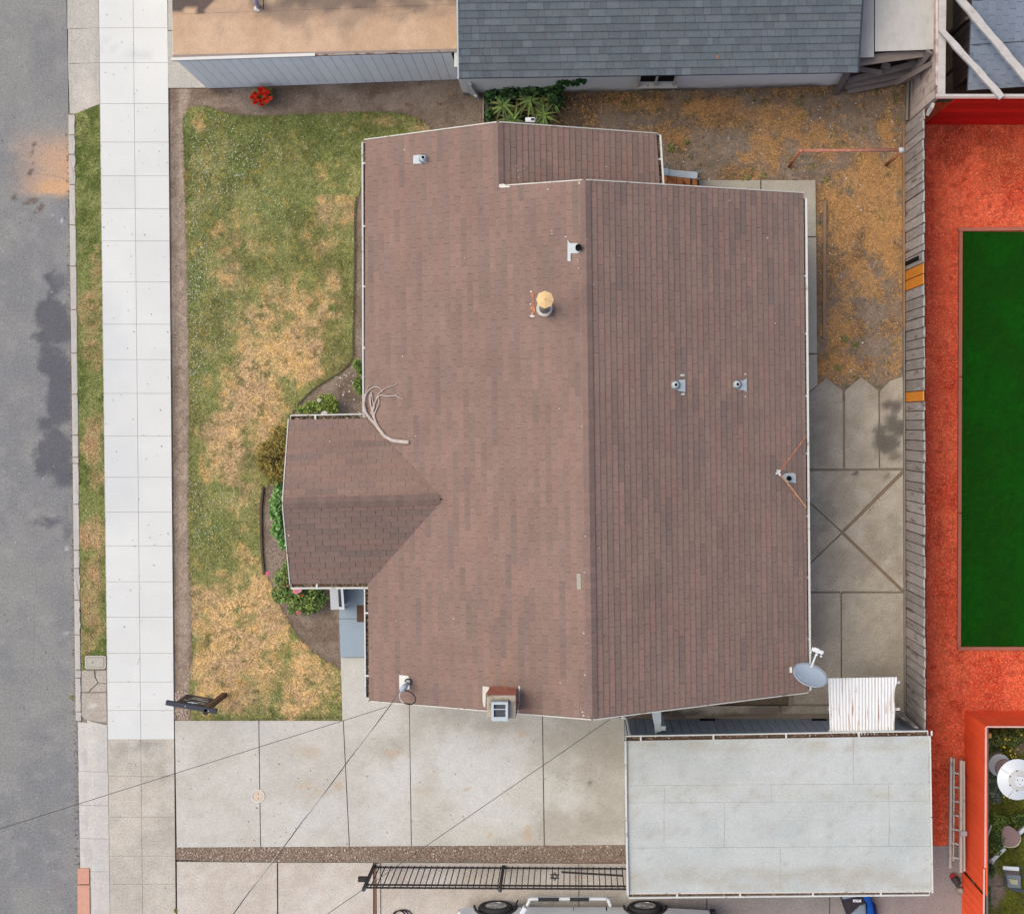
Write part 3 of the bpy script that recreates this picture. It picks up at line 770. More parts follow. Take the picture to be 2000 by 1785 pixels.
# gravel strip between the drives ------------------------------------------------------
GRV = [(344, 1655), (800, 1652), (1222, 1649), (1224, 1684), (1000, 1683), (730, 1679), (700, 1682), (600, 1682), (345, 1679)]
def c_grav(px, py):
    n = fbm(px, py, 26, 4, 72); return mixc(S(172, 152, 136), S(150, 130, 116), n)
grav = sheet('gravel', GRV, -.03, c_grav, m_soil, .08, kind='stuff')
x, y, r = scatter_pts(GRV, 1700, 108)
cc_ = mixc(np.tile(S(168, 146, 128), (len(x), 1)), np.tile(S(218, 206, 194), (len(x), 1)), (r.uniform(0, 1, len(x)) < .14) * .9)
cc_ = mixc(cc_, np.tile(S(120, 100, 88), (len(x), 1)), (r.uniform(0, 1, len(x)) < .25) * .8)
chips('pebbles', x, y, r, -.03, .026, .02, cc_, m_pebble, .25, parent=grav, lift=.025)

# neighbour's drive
nd = MB(); nd.slabpoly([P(345, 1682, -.05), P(1890, 1650, -.05), P(1890, 2300, -.05), P(350, 2300, -.05)], .08)
ndr = nd.build('side_driveway', m_dark); ndr['kind'] = 'structure'
for poly in ([(345, 1682), (541, 1684), (543, 2300), (350, 2300)], [(543, 1684), (729, 1684), (730, 2300), (545, 2300)], [(735, 1686), (743, 1686), (745, 2300), (738, 2300)], [(744, 1684), (1130, 1686), (1130, 2300), (746, 2300)],
             [(1131, 1686), (1380, 1686), (1380, 2300), (1131, 2300)], [(1381, 1686), (1620, 1686), (1620, 2300), (1381, 2300)], [(1621, 1651), (1884, 1651), (1884, 2300), (1621, 2300)]):
    slab('concrete_slab', poly, c_ndrive, m_conc2, ndr, z=-.001, thick=.04, gap=.4, step=.1)

bs_ = MB(); bs_.slabpoly([P(731, 1685, -.006), P(734.5, 1685, -.006), P(736, 2300, -.006), P(732, 2300, -.006)], .03); bs_.build('timber_strip', M('brown_strip', S(150, 104, 84), .95, (30, .2), (5, .2)), ndr)
# back yard ----------------------------------------------------------------------------
BACK = [(940, 160), (1100, 150), (1790, 130), (1790, 770), (1560, 790), (1560, 350), (940, 420)]
yard = sheet('dry_yard', BACK, -.04, c_yard, m_soil, .055, kind='structure')
YB = [(1100, 165), (1765, 165), (1765, 745), (1605, 750), (1595, 352), (1360, 352), (1200, 270), (1060, 250)]
def straw_p(px, py):
    s = blobs(px, py, YARD_STRAW, .7, 13); n = fbm(px, py, 34, 5, 23); return np.clip(.18 + s * .7 + (n - .5) * 1.4, .04, 1)
x, y, r = scatter_pts(YB, 2600, 109, straw_p)
col = mixc(np.tile(S(222, 176, 120), (len(x), 1)), np.tile(S(192, 146, 98), (len(x), 1)), r.uniform(0, 1, len(x)))
b = blades('straw', x, y, r, -.035, .075, .014, col, m_blade, rise=.25, parent=yard, jitter=.5); b['kind'] = 'stuff'
x, y, r = scatter_pts(YB, 500, 110)
chips('soil_crumbs', x, y, r, -.035, .028, .02, c_yard(x, y) * r.uniform(.6, 1.35, (len(x), 1)), m_chip, .3, parent=yard, lift=.012)
x, y, r = scatter_pts(YB, 4, 111)
chips('pale_litter', x, y, r, -.02, .03, .025, np.tile(S(225, 220, 210), (len(x), 1)), m_chip, .15, parent=yard, lift=.02)

# small green weeds
def weed(px, py, rad, n, seed, name='weed', lab='small green weed clump'):
    pass

# walk round the back corner + patio ------------------------------------------------------
pt = MB(); pt.slabpoly([P(1300, 353, -.045), P(1594, 353, -.045), P(1600, 760, -.045), P(1765, 760, -.045), P(1768, 1440, -.045), P(1200, 1440, -.045), P(1200, 1380, -.045), P(1540, 1380, -.045), P(1560, 380, -.045), P(1300, 380, -.045)], .05)
patio = pt.build('patio', m_dark); patio['kind'] = 'structure'
for poly in ([(1300, 352), (1485, 352), (1485, 400), (1300, 400)], [(1487, 352), (1593, 352), (1594, 462), (1540, 462), (1540, 400), (1487, 400)], [(1540, 464), (1594.5, 464), (1596, 690), (1540, 690)], [(1540, 692.5), (1596, 692.5), (1597, 752), (1577, 768), (1540, 768)]):
    slab('concrete_slab', poly, c_path, m_conc, patio, z=-.002, thick=.04, gap=.35)
for poly in ([(1577, 770), (1614, 738), (1646, 763), (1647, 916), (1550, 916), (1550, 770)], [(1650, 763), (1682, 736), (1716, 763), (1717, 915), (1650, 916)], [(1718.5, 764), (1738, 744), (1766, 735), (1766, 914), (1718.5, 915)],
             [(1550, 919.5), (1762, 919), (1644, 1037), (1577, 976), (1550, 976)], [(1766, 924), (1766, 1153), (1648, 1040)], [(1550, 977), (1576, 978), (1643, 1040), (1577, 1104), (1550, 1104)], [(1550, 1106), (1577, 1106), (1644, 1043), (1760, 1155), (1550, 1155)],
             [(1550, 1158), (1642, 1158), (1643, 1375), (1550, 1375)], [(1644, 1158), (1766, 1158), (1767, 1402), (1644, 1402)],
             [(1200, 1378), (1522, 1378), (1524, 1397), (1360, 1402), (1200, 1402)], [(1525, 1378), (1642, 1378), (1642, 1393), (1526, 1394)]):
    slab('concrete_slab', poly, c_patio, m_conc2, patio, z=0, thick=.045, gap=.45, step=.07)
# wide grit-filled cracks
wk = MB(); wk.bar(P(1650, 1034, -.02), P(1764, 922, -.02), .05, .01); wk.bar(P(1647, 1044, -.02), P(1764, 1156, -.02), .05, .01)
wk.build('grit', M('grit', S(150, 128, 108), .95, (60, .3), (20, .2)), patio)

# red chip play area, artificial turf --------------------------------------------------------
MUL = [(1800, 200), (2150, 200), (2150, 1420), (1884, 1420), (1884, 1651), (1800, 1651)]
mul = sheet('red_bark_ground', MUL, -.03, c_mulch, m_mulchbase, .08, kind='stuff')
MV = [[(1805, 243), (2060, 243), (2060, 446), (1873, 446), (1871, 1268), (2060, 1268), (2060, 1395), (1884, 1395), (1884, 1650), (1805, 1650)]][0]
x, y, r = scatter_pts(MV, 3200, 112)
col = mixc(c_mulch(x, y) * 1.0, np.tile(S(250, 150, 112), (len(x), 1)), (r.uniform(0, 1, len(x)) < .35) * r.uniform(.1, .8, len(x)))
chips('red_chips', x, y, r, -.025, .038, .012, col, m_chip, .4, parent=mul, lift=.02, tilt=.35)
TURF = [(1880, 453), (2150, 453), (2150, 1262), (1876, 1262)]
tf = sheet('green_turf', TURF, .02, c_fake, m_fake, .08, kind='stuff')
x, y, r = scatter_pts([(1880, 453), (2060, 453), (2060, 1262), (1876, 1262)], 2200, 113)
b = blades('turf_blades', x, y, r, .02, .02, .01, c_fake(x, y) * 1.3, m_blade, parent=tf, jitter=.6, rise=.8); b['kind'] = 'stuff'
m_frame = M('timber_frame', S(176, 110, 92), .85, (30, .12), (5, .1), objrand=.06, grain=((6, 60, 6), .1))
tfr = thing('turf_border', 'brownish pink timber border round the bright green artificial turf', 'timber border', P(1876, 860, 0))
for a, b_ in (((1870.5, 449), (2150, 446)), ((1876, 453), (1874.5, 735)), ((1874.5, 738), (1873.5, 1000)), ((1873.5, 1003), (1872.3, 1262)), ((1870, 1266), (2150, 1266))):
    pbar('border_board', tfr, P(*a, .02), P(*b_, .02), .075, .1, m_frame)

# right neighbour's garden ground
gard = sheet('garden_ground', [(1890, 1400), (2250, 1400), (2250, 2000), (1884, 2000), (1884, 1660)], -.05, c_garden, m_grassbase, .07, kind='structure')
GV = [(1895, 1425), (2040, 1425), (2040, 1800), (1890, 1800)]
x, y, r = scatter_pts(GV, 2500, 114, lambda a, b: 1 - blobs(a, b, [(1945, 1740, 20, 40, 1), (1940, 1690, 10, 20, .8), (1990, 1460, 16, 14, .8)], .5, 6))
b = blades('garden_grass', x, y, r, -.045, .08, .014, mixc(c_garden(x, y), np.tile(S(150, 150, 60), (len(x), 1)), r.uniform(0, .6, len(x))), m_blade, parent=gard, jitter=.5, rise=.8); b['kind'] = 'stuff'

# small litter: grit and dark specks on the road and the pavement
x, y, r = scatter_pts([(0, 0), (134, 0), (155, 1785), (0, 1785)], 3.5, 120)
k_ = r.uniform(0, 1, len(x)) < .5
chips('road_grit', x, y, r, -.115, .022, .018, mixc(np.tile(S(104, 102, 100), (len(x), 1)), np.tile(S(196, 194, 190), (len(x), 1)), k_ * 1.0), m_pebble, .2, parent=road, lift=.006)
x, y, r = scatter_pts([(128, 230), (136, 230), (158, 1785), (148, 1785)], 260, 121)
chips('gutter_grit', x, y, r, -.115, .03, .02, np.tile(S(134, 122, 110), (len(x), 1)), m_pebble, .4, parent=road, lift=.01)
x, y, r = scatter_pts([(195, 0), (328, 0), (342, 1785), (214, 1785)], 4, 122)
chips('pavement_specks', x, y, r, .003, .022, .016, np.tile(S(140, 134, 122), (len(x), 1)), m_pebble, .35, parent=pavement, lift=.004)
x, y, r = scatter_pts([(345, 1410), (1215, 1410), (1218, 1645), (348, 1650)], 5, 123)
chips('drive_specks', x, y, r, .003, .022, .016, np.tile(S(140, 126, 110), (len(x), 1)), m_pebble, .35, parent=drive, lift=.004)
x, y, r = scatter_pts([(1590, 930), (1760, 930), (1760, 1320), (1590, 1320)], 30, 124)
chips('patio_specks', x, y, r, .003, .024, .018, np.tile(S(180, 168, 150), (len(x), 1)), m_pebble, .4, parent=patio, lift=.004)
# ================================================================== MATERIALS FOR BUILDINGS
m_shing = M('shingle', None, .95, (30, .24), (.9, .1), objrand=.03, grain=((.5, 3, 3), .06), bump=(90, .3, .004), fine2=(140, .12))
m_under = M('roof_underlay', S(96, 78, 70), 1, (40, .1), (4, .1))
m_gunder = M('slate_underlay', S(70, 74, 80), 1, (40, .1), (4, .1))
m_white = M('white_paint', S(232, 230, 224), .6, (30, .05), (5, .05))
m_whitew = M('weathered_white', S(222, 216, 206), .7, (30, .1), (4, .1), mot=(S(170, 150, 125), 9, .58, .7))
m_gutter = M('gutter_paint', S(226, 226, 220), .5, (30, .05), (3, .06), mot=(S(180, 170, 150), 6, .6, .72))
m_gutin = M('gutter_inside', S(150, 140, 126), .8, (40, .2), (6, .2))
m_litter = M('leaf_litter', None, 1, None, None)
m_wallgrey = M('house_wall_paint', S(196, 204, 212), .8, (30, .04), (2, .05))
m_galv = M('galvanised', S(205, 214, 218), .5, (30, .04), (8, .06), metal=.15)
m_black = M('black_rubber', S(45, 45, 48), .7, (30, .1), None)
m_blackmetal = M('black_metal', S(62, 58, 58), .5, (40, .1), (6, .15))
m_rust = M('rusty_metal', S(196, 118, 88), .85, (40, .2), (9, .15), mot=(S(226, 172, 130), 14, .5, .65))

# ------------------------------------------------------------------ shingled slopes
def frame(pl, along, flip=False):
    """along: world direction of the eave"""
    n = Vector((-pl[1], -pl[2], 1)).normalized()
    u = Vector(along); u = (u - n * u.dot(n)).normalized()
    v = n.cross(u).normalized()
    if v.z < 0: v = -v; u = -u
    return n, u, v
def clip_poly(subj, x0, y0, x1, y1): return clip_cell(subj, x0, y0, x1, y1)
def shingle_slope(parent, pl, poly_px, along, palette, n_single, tab=.305, exp_=.13, gap=.004, lift=.021, seed=1, mat=None, strip=3, budget=None, name='shingle', laminated=False, weights=None, lap=None, polyw=None):
    mat = mat or m_shing; rr = random.Random(seed)
    n, u, v = frame(pl, along)
    pts = polyw or [RP(x, y, pl) for x, y in poly_px]
    o = pts[0]
    q = [((p - o).dot(u), (p - o).dot(v)) for p in pts]
    if area(q) < 0: q = q[::-1]
    us = [a for a, b in q]; vs = [b for a, b in q]
    v0 = min(vs); k = 0; tabs = []
    X0 = min(us)
    while v0 + k * exp_ < max(vs):
        vv = v0 + k * exp_; off = (k % 2) * tab * .5 + rr.uniform(-.03, .03) if not laminated else rr.uniform(0, tab)
        uu = X0 - tab - off; j = 0; col = None; nleft = 0
        while uu < max(us):
            w = tab if not laminated else tab * rr.choice((.6, .8, 1, 1.3, 1.7))
            if nleft <= 0: ci = rr.choices(range(len(palette)), weights)[0]; nleft = rr.choice((2, 3, 3)) if strip > 1 else 1
            nleft -= 1
            tabs.append((uu + gap / 2, vv, uu + w - gap / 2, vv + exp_ + (.012 if lap is None else lap), ci, rr.uniform(.965, 1.035), lift + (rr.choice((0, .004)) if laminated else 0)))
            uu += w
        k += 1
    corners = np.array([[(t[0], t[1]), (t[2], t[1]), (t[2], t[3]), (t[0], t[3])] for t in tabs])
    ins = inside(q, corners[:, :, 0], corners[:, :, 1]).all(1)
    cen = corners.mean(1)
    camp = Vector((0, 0, CAMH))
    order = []
    for i, t in enumerate(tabs):
        if ins[i]:
            w_ = o + u * cen[i][0] + v * cen[i][1]; px, py = topx(*w_)
            if 6 < px < 1994 and 6 < py < 1779: order.append(((w_ - camp).length, i))
    order.sort()
    # pieces with vertices of the outline inside them are not whole
    vin = set()
    for i, t in enumerate(tabs):
        for a, b in q:
            if t[0] - .01 <= a <= t[2] + .01 and t[1] - .01 <= b <= t[3] + .01: vin.add(i)
    single = set([i for d, i in order if i not in vin][:n_single])
    mb = MB(); mb.col = (0, 0, 0)
    meshes = {}
    base = n * .004
    for i, t in enumerate(tabs):
        x0, y0, x1, y1, ci, br, lf = t
        c = palette[ci]
        if i in single:
            wq = round(x1 - x0, 3); key = (ci, wq, round(lf, 3))
            if key not in meshes:
                me = bpy.data.meshes.new(name)
                L_ = y1 - y0; loc = [(0, 0, 0), (wq, 0, 0), (wq, L_, 0), (0, L_, 0), (0, 0, lf), (wq, 0, lf), (wq, L_, .005), (0, L_, .005)]
                me.from_pydata(loc, [], [(4, 5, 6, 7), (0, 1, 5, 4), (1, 2, 6, 5), (3, 0, 4, 7)])
                a = np.ones((8, 4), np.float32); a[:, :3] = c
                me.color_attributes.new('Col', 'FLOAT_COLOR', 'POINT').data.foreach_set('color', a.ravel())
                me.materials.append(mat); meshes[key] = me
            ob = bpy.data.objects.new(name, meshes[key]); link(ob, parent)
            pos = o + u * x0 + v * y0 + base - org(parent)
            m = Matrix((u, v, n)).transposed().to_4x4(); m.translation = pos; ob.matrix_local = m
            continue
        if ins[i] and i not in vin: cp = [(x0, y0), (x1, y0), (x1, y1), (x0, y1)]
        else:
            if not (max(us) > x0 and min(us) < x1): continue
            cp = clip_poly(q, x0, y0, x1, y1)
            if len(cp) < 3 or abs(area(cp)) < 2e-5: continue
        hh = lambda b: lf + (.005 - lf) * (b - y0) / (y1 - y0)
        mb.col = tuple(np.clip(c * br, 0, 1))
        m_ = len(cp)
        top = [o + u * a + v * b + base + n * hh(b) for a, b in cp]; bot = [o + u * a + v * b + base for a, b in cp]
        mb.add(top + bot, [list(range(m_))] + [(j, m_ + j, m_ + (j + 1) % m_, (j + 1) % m_) for j in range(m_)])
    if mb.v:
        ob = mb.build(name + '_field', mat, parent); ob['kind'] = 'stuff'
    return o, n, u, v
def deck(parent, pl, poly_px, mat, t=.09, name='roof_deck', polyw=None):
    pts = polyw or [RP(x, y, pl) for x, y in poly_px]
    mb = MB(); mb.slabpoly(pts, t); return mb.build(name, mat, parent)
def ridge_caps(parent, a, b, n1, n2, palette, mat, seed=2, exp_=.14, wing=.115, weights=None):
    rr = random.Random(seed); a = Vector(a); b = Vector(b); d = (b - a); L_ = d.length; d.normalize()
    s1 = n1.cross(d).normalized(); s2 = n2.cross(d).normalized()
    if s1.z > 0: s1 = -s1
    if s2.z > 0: s2 = -s2
    nn = (n1 + n2).normalized(); k = 0; meshes = {}
    while k * exp_ < L_ - exp_ - .02:
        ci = rr.choices(range(len(palette)), weights)[0]
        if ci not in meshes:
            L2 = exp_ + .03; vs = []
            for t_, h in ((0, .024), (L2, .012)):
                for ss, w in ((s1, 1), (None, 0), (s2, 1)):
                    p = d * t_ + nn * h
                    if ss is not None: p = p + ss * wing
                    vs.append(p)
            vs += [p - nn * .014 for p in vs[:6]]
            me = bpy.data.meshes.new('ridge_cap'); me.from_pydata([tuple(p) for p in vs], [], [(0, 1, 4, 3), (1, 2, 5, 4), (0, 6, 7, 1), (1, 7, 8, 2), (0, 3, 9, 6), (2, 8, 11, 5)])
            ar = np.ones((len(vs), 4), np.float32); ar[:, :3] = palette[ci]
            me.color_attributes.new('Col', 'FLOAT_COLOR', 'POINT').data.foreach_set('color', ar.ravel()); me.materials.append(mat); meshes[ci] = me
        ob = bpy.data.objects.new('ridge_cap', meshes[ci]); link(ob, parent); ob.location = a + d * (k * exp_) - org(parent); k += 1

def gutter(parent, a, b, out, w=.11, h=.09, straps=(), litter=.6, seed=5, mat=None, inner=None, lipw=.02, name='gutter', endcaps=True):
    """a, b eave ends (top of gutter), out: outward direction"""
    mat = mat or m_gutter; a = Vector(a); b = Vector(b); out = Vector(out).normalized(); d = (b - a); L_ = d.length; d.normalize(); up = Vector((0, 0, 1))
    c = (a + b) / 2
    mb = MB()
    mb.obox(c + out * (w - lipw / 2) - up * h / 2, d * L_ / 2, out * lipw / 2, up * h / 2)
    mb.obox(c + out * (w - .004) + up * .003, d * L_ / 2, out * .012, up * .006)
    mb.mi = 1
    mb.obox(c + out * (w - lipw) / 2 - up * (h - .004), d * L_ / 2, out * (w - lipw) / 2, up * .004)
    mb.obox(c + out * .004 - up * (h / 2 - .006), d * L_ / 2, out * .004, up * (h / 2 - .012))
    mb.mi = 0
    if endcaps:
        for e, s in ((a, -1), (b, 1)): mb.obox(e + d * s * .004 + out * w / 2 - up * h / 2, d * .006, out * w / 2, up * h / 2)
    g = mb.build(name, [mat, inner or m_gutin], parent)
    rr = random.Random(seed)
    for t in straps:
        piece('gutter_strap', parent, a + d * t + out * w / 2 + up * .006, d * .035, out * w, up * .008, m_white)
    # leaf litter
    n = int(L_ * 260 * litter)
    if n:
        r = np.random.default_rng(seed)
        t = r.uniform(0, L_, n); s = r.uniform(.012, w - lipw - .01, n); dens = vnoise(t * 1.7, t * 0, seed); keep = r.uniform(0, 1, n) < (.25 + dens); t = t[keep]; s = s[keep]; n = len(t)
        X = a.x + d.x * t + out.x * s; Y = a.y + d.y * t + out.y * s; Z = a.z - h + .02 + r.uniform(0, .035, n)
        ang = r.uniform(0, 6.28, n); L2 = r.uniform(.008, .02, n); w2 = r.uniform(.005, .012, n); dx, dy = np.cos(ang), np.sin(ang)
        vs = [np.stack([X + dx * L2 * p - dy * w2 * q_, Y + dy * L2 * p + dx * w2 * q_, Z + r.uniform(-.004, .004, n)], 1) for p, q_ in ((-1, -1), (1, -1), (1, 1), (-1, 1))]
        pal = np.array([S(120, 95, 75), S(92, 72, 58), S(170, 140, 115), S(70, 60, 52), S(205, 190, 170)])
        cc = pal[r.choice(5, n, p=[.3, .28, .2, .14, .08])]
        ob = fast('leaf_litter', np.stack(vs, 1).reshape(-1, 3), np.arange(4 * n).reshape(n, 4), m_litter, np.repeat(cc, 4, 0), parent); ob['kind'] = 'stuff'
    return g

# ================================================================== THE BROWN ROOFED HOUSE
house = thing('house', 'house with a reddish brown shingle gable roof and white gutters in the middle', 'house', P(1150, 860, 0))
BR = [S(166, 140, 130), S(160, 135, 126), S(154, 134, 126), S(171, 142, 131), S(151, 130, 122), S(162, 140, 131), S(145, 129, 122), S(168, 138, 127), S(158, 136, 128), S(140, 126, 121)]
_m = S(157, 136, 128); BR = [(_m + (c - _m) * .58) * np.array([.89, .835, .795]) for c in BR]
BW = [3, 3, 2, 2.4, 1.5, 2, .9, 2, 2, .6]
ZR, ZE = 5.1, 2.8
D_, E_ = P(1143, 353, ZR), P(1157, 1403, ZR)
pl_L = plane3(D_, E_, P(718, 860, ZE)); pl_R = plane3(D_, E_, P(1572, 865, 2.77))
roof = deck(house, pl_L, [(714, 275), (972, 240.5), (972, 362), (1142, 353), (1157, 1403), (722, 1367), (720, 1137), (867, 974), (714, 822)], m_under, .1, 'roof')
ridge_dir = E_ - D_
POLY_L = [(714, 275), (972, 240.5), (972, 362), (1142, 353.5), (1157, 1402.5), (722, 1366.5), (720, 1137), (867, 974), (714, 822)]
POLY_R = [(1144, 353.5), (1568, 378.5), (1577, 1350), (1159, 1402.5)]
deck(roof, pl_R, POLY_R, m_under, .1)
oL, nL, uL, vL = shingle_slope(roof, pl_L, POLY_L, ridge_dir, BR, 120, seed=11, weights=BW)
oR, nR, uR, vR = shingle_slope(roof, pl_R, POLY_R, ridge_dir, BR, 120, seed=12, weights=BW)
ridge_caps(roof, D_ + Vector((0, 0, .02)), E_ + Vector((0, 0, .02)), nL, nR, [S(142, 119, 110), S(146, 122, 113), S(139, 117, 109)], m_shing)
# rear wing: its own lower ridge runs out of the left slope
B_, C_ = RP(972, 240.5, pl_L), RP(974, 362, pl_L)
pl_W = plane3(B_, C_, P(1286, 311, 2.6))
POLY_W = [(974, 240.5), (1281, 262.5), (1289, 378), (975, 366)]
deck(roof, pl_W, POLY_W, m_under, .1)
oW, nW, uW, vW = shingle_slope(roof, pl_W, POLY_W, C_ - B_, BR, 25, seed=13, weights=BW)
ridge_caps(roof, B_ + Vector((0, 0, .02)), C_ + Vector((0, 0, .02)) + (C_ - B_).normalized() * .1, nL, nW, [S(142, 119, 110), S(146, 122, 113)], m_shing, seed=4, wing=.11)
# front gable towards the street
R2 = RP(867, 975, pl_L); R1 = P(553, 983, R2.z)
pl_T = plane3(R1, R2, P(640, 819, ZE)); pl_B = plane3(R1, R2, P(645, 1139, ZE))
POLY_T = [(565, 821), (715, 819), (866, 974), (553, 982)]
POLY_B = [(553, 984), (866, 976), (721, 1138), (568, 1139)]
deck(roof, pl_T, POLY_T, m_under, .1); deck(roof, pl_B, POLY_B, m_under, .1)
oT, nT, uT, vT = shingle_slope(roof, pl_T, POLY_T, R2 - R1, BR, 15, seed=14, weights=BW)
BR_SHADED = [c * np.array([.80, .82, .84]) for c in BR]  # shade of the gable's lower slope put into its shingle colours
oB, nB, uB, vB = shingle_slope(roof, pl_B, POLY_B, R2 - R1, BR_SHADED, 20, seed=16, weights=BW, gap=.007)
ridge_caps(roof, R1 + Vector((0, 0, .02)), R2 + Vector((0, 0, .016)), nT, nB, [S(132, 112, 104), S(138, 116, 107)], m_shing, seed=6, wing=.12)
# rake edges: thin white metal strip proud of the shingles at every gable end
def rake(a, b, name='rake_trim', w=.022):
    pbar(name, house, Vector(a) + Vector((0, 0, -.02)), Vector(b) + Vector((0, 0, -.02)), w, .1, m_whitew)
off = lambda pl, x, y: RP(x, y, pl)
for pl, a, b in ((pl_L, (713, 273.5), (972, 239)), (pl_W, (975, 239), (1283, 261.2)), (pl_L, (990, 362.5), (1142, 351.8)), (pl_R, (1145, 351.8), (1570, 377.2)),
                 (pl_L, (721, 1368.3), (1157, 1404.6)), (pl_R, (1159, 1404.6), (1577, 1352)), (pl_T, (563.5, 820), (551.8, 982)), (pl_B, (551.8, 984), (566.5, 1140))):
    rake(off(pl, *a), off(pl, *b))
# gutters
def gpx(pa, pb, z, out, **k): return gutter(house, P(*pa, z), P(*pb, z), out, **k)
lz = RP(714, 500, pl_L).z - .03
gpx((714, 279), (716, 813), lz, (-1, 0, 0), w=.075, lipw=.028, straps=[.42, 1.7, 2.93, 4.18], seed=21)
gpx((721, 1149), (723, 1362), lz, (-1, 0, 0), w=.1, lipw=.022, straps=[.5, 1.78], litter=1.4, seed=22)
gpx((568, 820.5), (714, 818), lz, (0, 1, 0), w=.1, lipw=.018, straps=[.5], litter=.5, seed=23)
gpx((569, 1140), (719, 1139.5), lz, (0, -1, 0), w=.1, lipw=.028, straps=[.52], litter=1.1, seed=24)
rz = RP(1572, 865, pl_R).z - .03
gpx((1568, 388), (1576, 1348), rz, (1, 0, 0), w=.08, lipw=.036, straps=[1.58, 2.76, 4.03, 5.2, 6.48, 7.73, 8.98, 9.2 + .3], litter=1.2, seed=25)
gpx((1281.5, 264), (1288, 361), 2.57, (1, 0, 0), w=.095, lipw=.03, straps=[.5], litter=1.2, seed=26)
# soffits / walls
wl = MB()
def wall_prism(pts, z1, z0=-.05): wl.prism([P(x, y, 2.6)[:2] for x, y in pts], z0, z1)
m_sid = m_wallgrey
wall_prism([(750, 310), (1252, 290), (1256, 400), (1530, 412), (1538, 1318), (760, 1335)], 2.56)
wall = wl.build('wall', m_sid, house)
wl = MB(); wl.prism([P(x, y, 2.6)[:2] for x, y in [(590, 850), (752, 850), (752, 1106), (594, 1106)]], -.05, 2.56); wl.build('wall', m_sid, house)
# gable infill
def gable(a, b, c, t=.06, inward=Vector((0, 1, 0))):
    a, b, c = Vector(a), Vector(b), Vector(c); mb = MB(); v = [a, b, c, a + inward * t, b + inward * t, c + inward * t]
    mb.add(v, [(0, 1, 2), (3, 5, 4), (0, 3, 4, 1), (1, 4, 5, 2), (2, 5, 3, 0)]); mb.build('gable_wall', m_sid, house)
y_ = P(0, 1335, 2.6)[1]
gable((P(760, 0, 2.6)[0], y_ + .01, 2.55), (P(1538, 0, 2.6)[0], y_ + .01, 2.55), ((P(1150, 0, 5)[0]), y_ + .01, 4.75), inward=Vector((0, .06, 0)).normalized())
y_ = P(0, 405, 2.6)[1]
gable((P(1000, 0, 2.6)[0] - .9, y_, 2.55), (P(1530, 0, 2.6)[0], y_, 2.55), ((P(1143, 0, 5)[0]), y_, 4.75), inward=Vector((0, -1, 0)))
y_ = P(0, 300, 2.6)[1]
gable((P(750, 0, 2.6)[0], y_, 2.55), (P(1252, 0, 2.6)[0], y_, 2.5), ((P(972, 0, 4)[0]), y_, 3.95), inward=Vector((0, -1, 0)))
x_ = P(592, 0, 2.6)[0]
gable((x_, P(0, 850, 2.6)[1], 2.55), (x_, P(0, 1106, 2.6)[1], 2.55), (x_, P(0, 978, 3.4)[1], 3.4), inward=Vector((1, 0, 0)))
# front door and window, hardly seen under the eave
m_door = M('door_paint', S(120, 60, 50), .5, (20, .05), (3, .05)); m_glass = M('window_glass', S(60, 72, 84), .1, None, None, spec=.6)
xw = P(755, 0, 2.6)[0]
piece('door', house, (xw - .02, P(0, 1205)[1], 1.2), Vector((.06, 0, 0)), Vector((0, .9, 0)), Vector((0, 0, 2.03)), m_door)
for yy in (480, 660):
    wf = piece('window', house, (xw - .02, P(0, yy)[1], 1.5), Vector((.06, 0, 0)), Vector((0, 1.5, 0)), Vector((0, 0, 1.2)), m_white)
# white sealant smears on the roof
m_tar = M('sealant', S(226, 218, 210), .8, (50, .1), (10, .12))
def blob_on(pl, cx, cy, rx, ry, seed, name, parent, mat, lift=.038, n=16):
    rr = random.Random(seed); pts = []
    for k in range(n):
        t = 2 * math.pi * k / n; s_ = rr.uniform(.7, 1.15); pts.append(RP(cx + math.cos(t) * rx * s_, cy + math.sin(t) * ry * s_, pl, lift))
    mb = MB(); mb.slabpoly(pts, .006); return mb.build(name, mat, parent)
blob_on(pl_L, 983, 363.5, 14, 4, 1, 'sealant_patch', roof, m_tar, .03)
blob_on(pl_R, 1147, 356, 4, 4, 2, 'sealant_patch', roof, m_tar, .03); blob_on(pl_L, 1135, 358, 6, 3, 3, 'sealant_patch', roof, m_tar, .03)
# odd pale shingle near the ridge
mb = MB(); mb.slabpoly([RP(1126, 1120, pl_L, .03), RP(1134, 1120, pl_L, .03), RP(1135, 1151, pl_L, .03), RP(1127, 1151, pl_L, .03)], .008)
mb.build('patch_shingle', M('pale_shingle', S(176, 172, 160), .9, (60, .12), (10, .05)), roof)
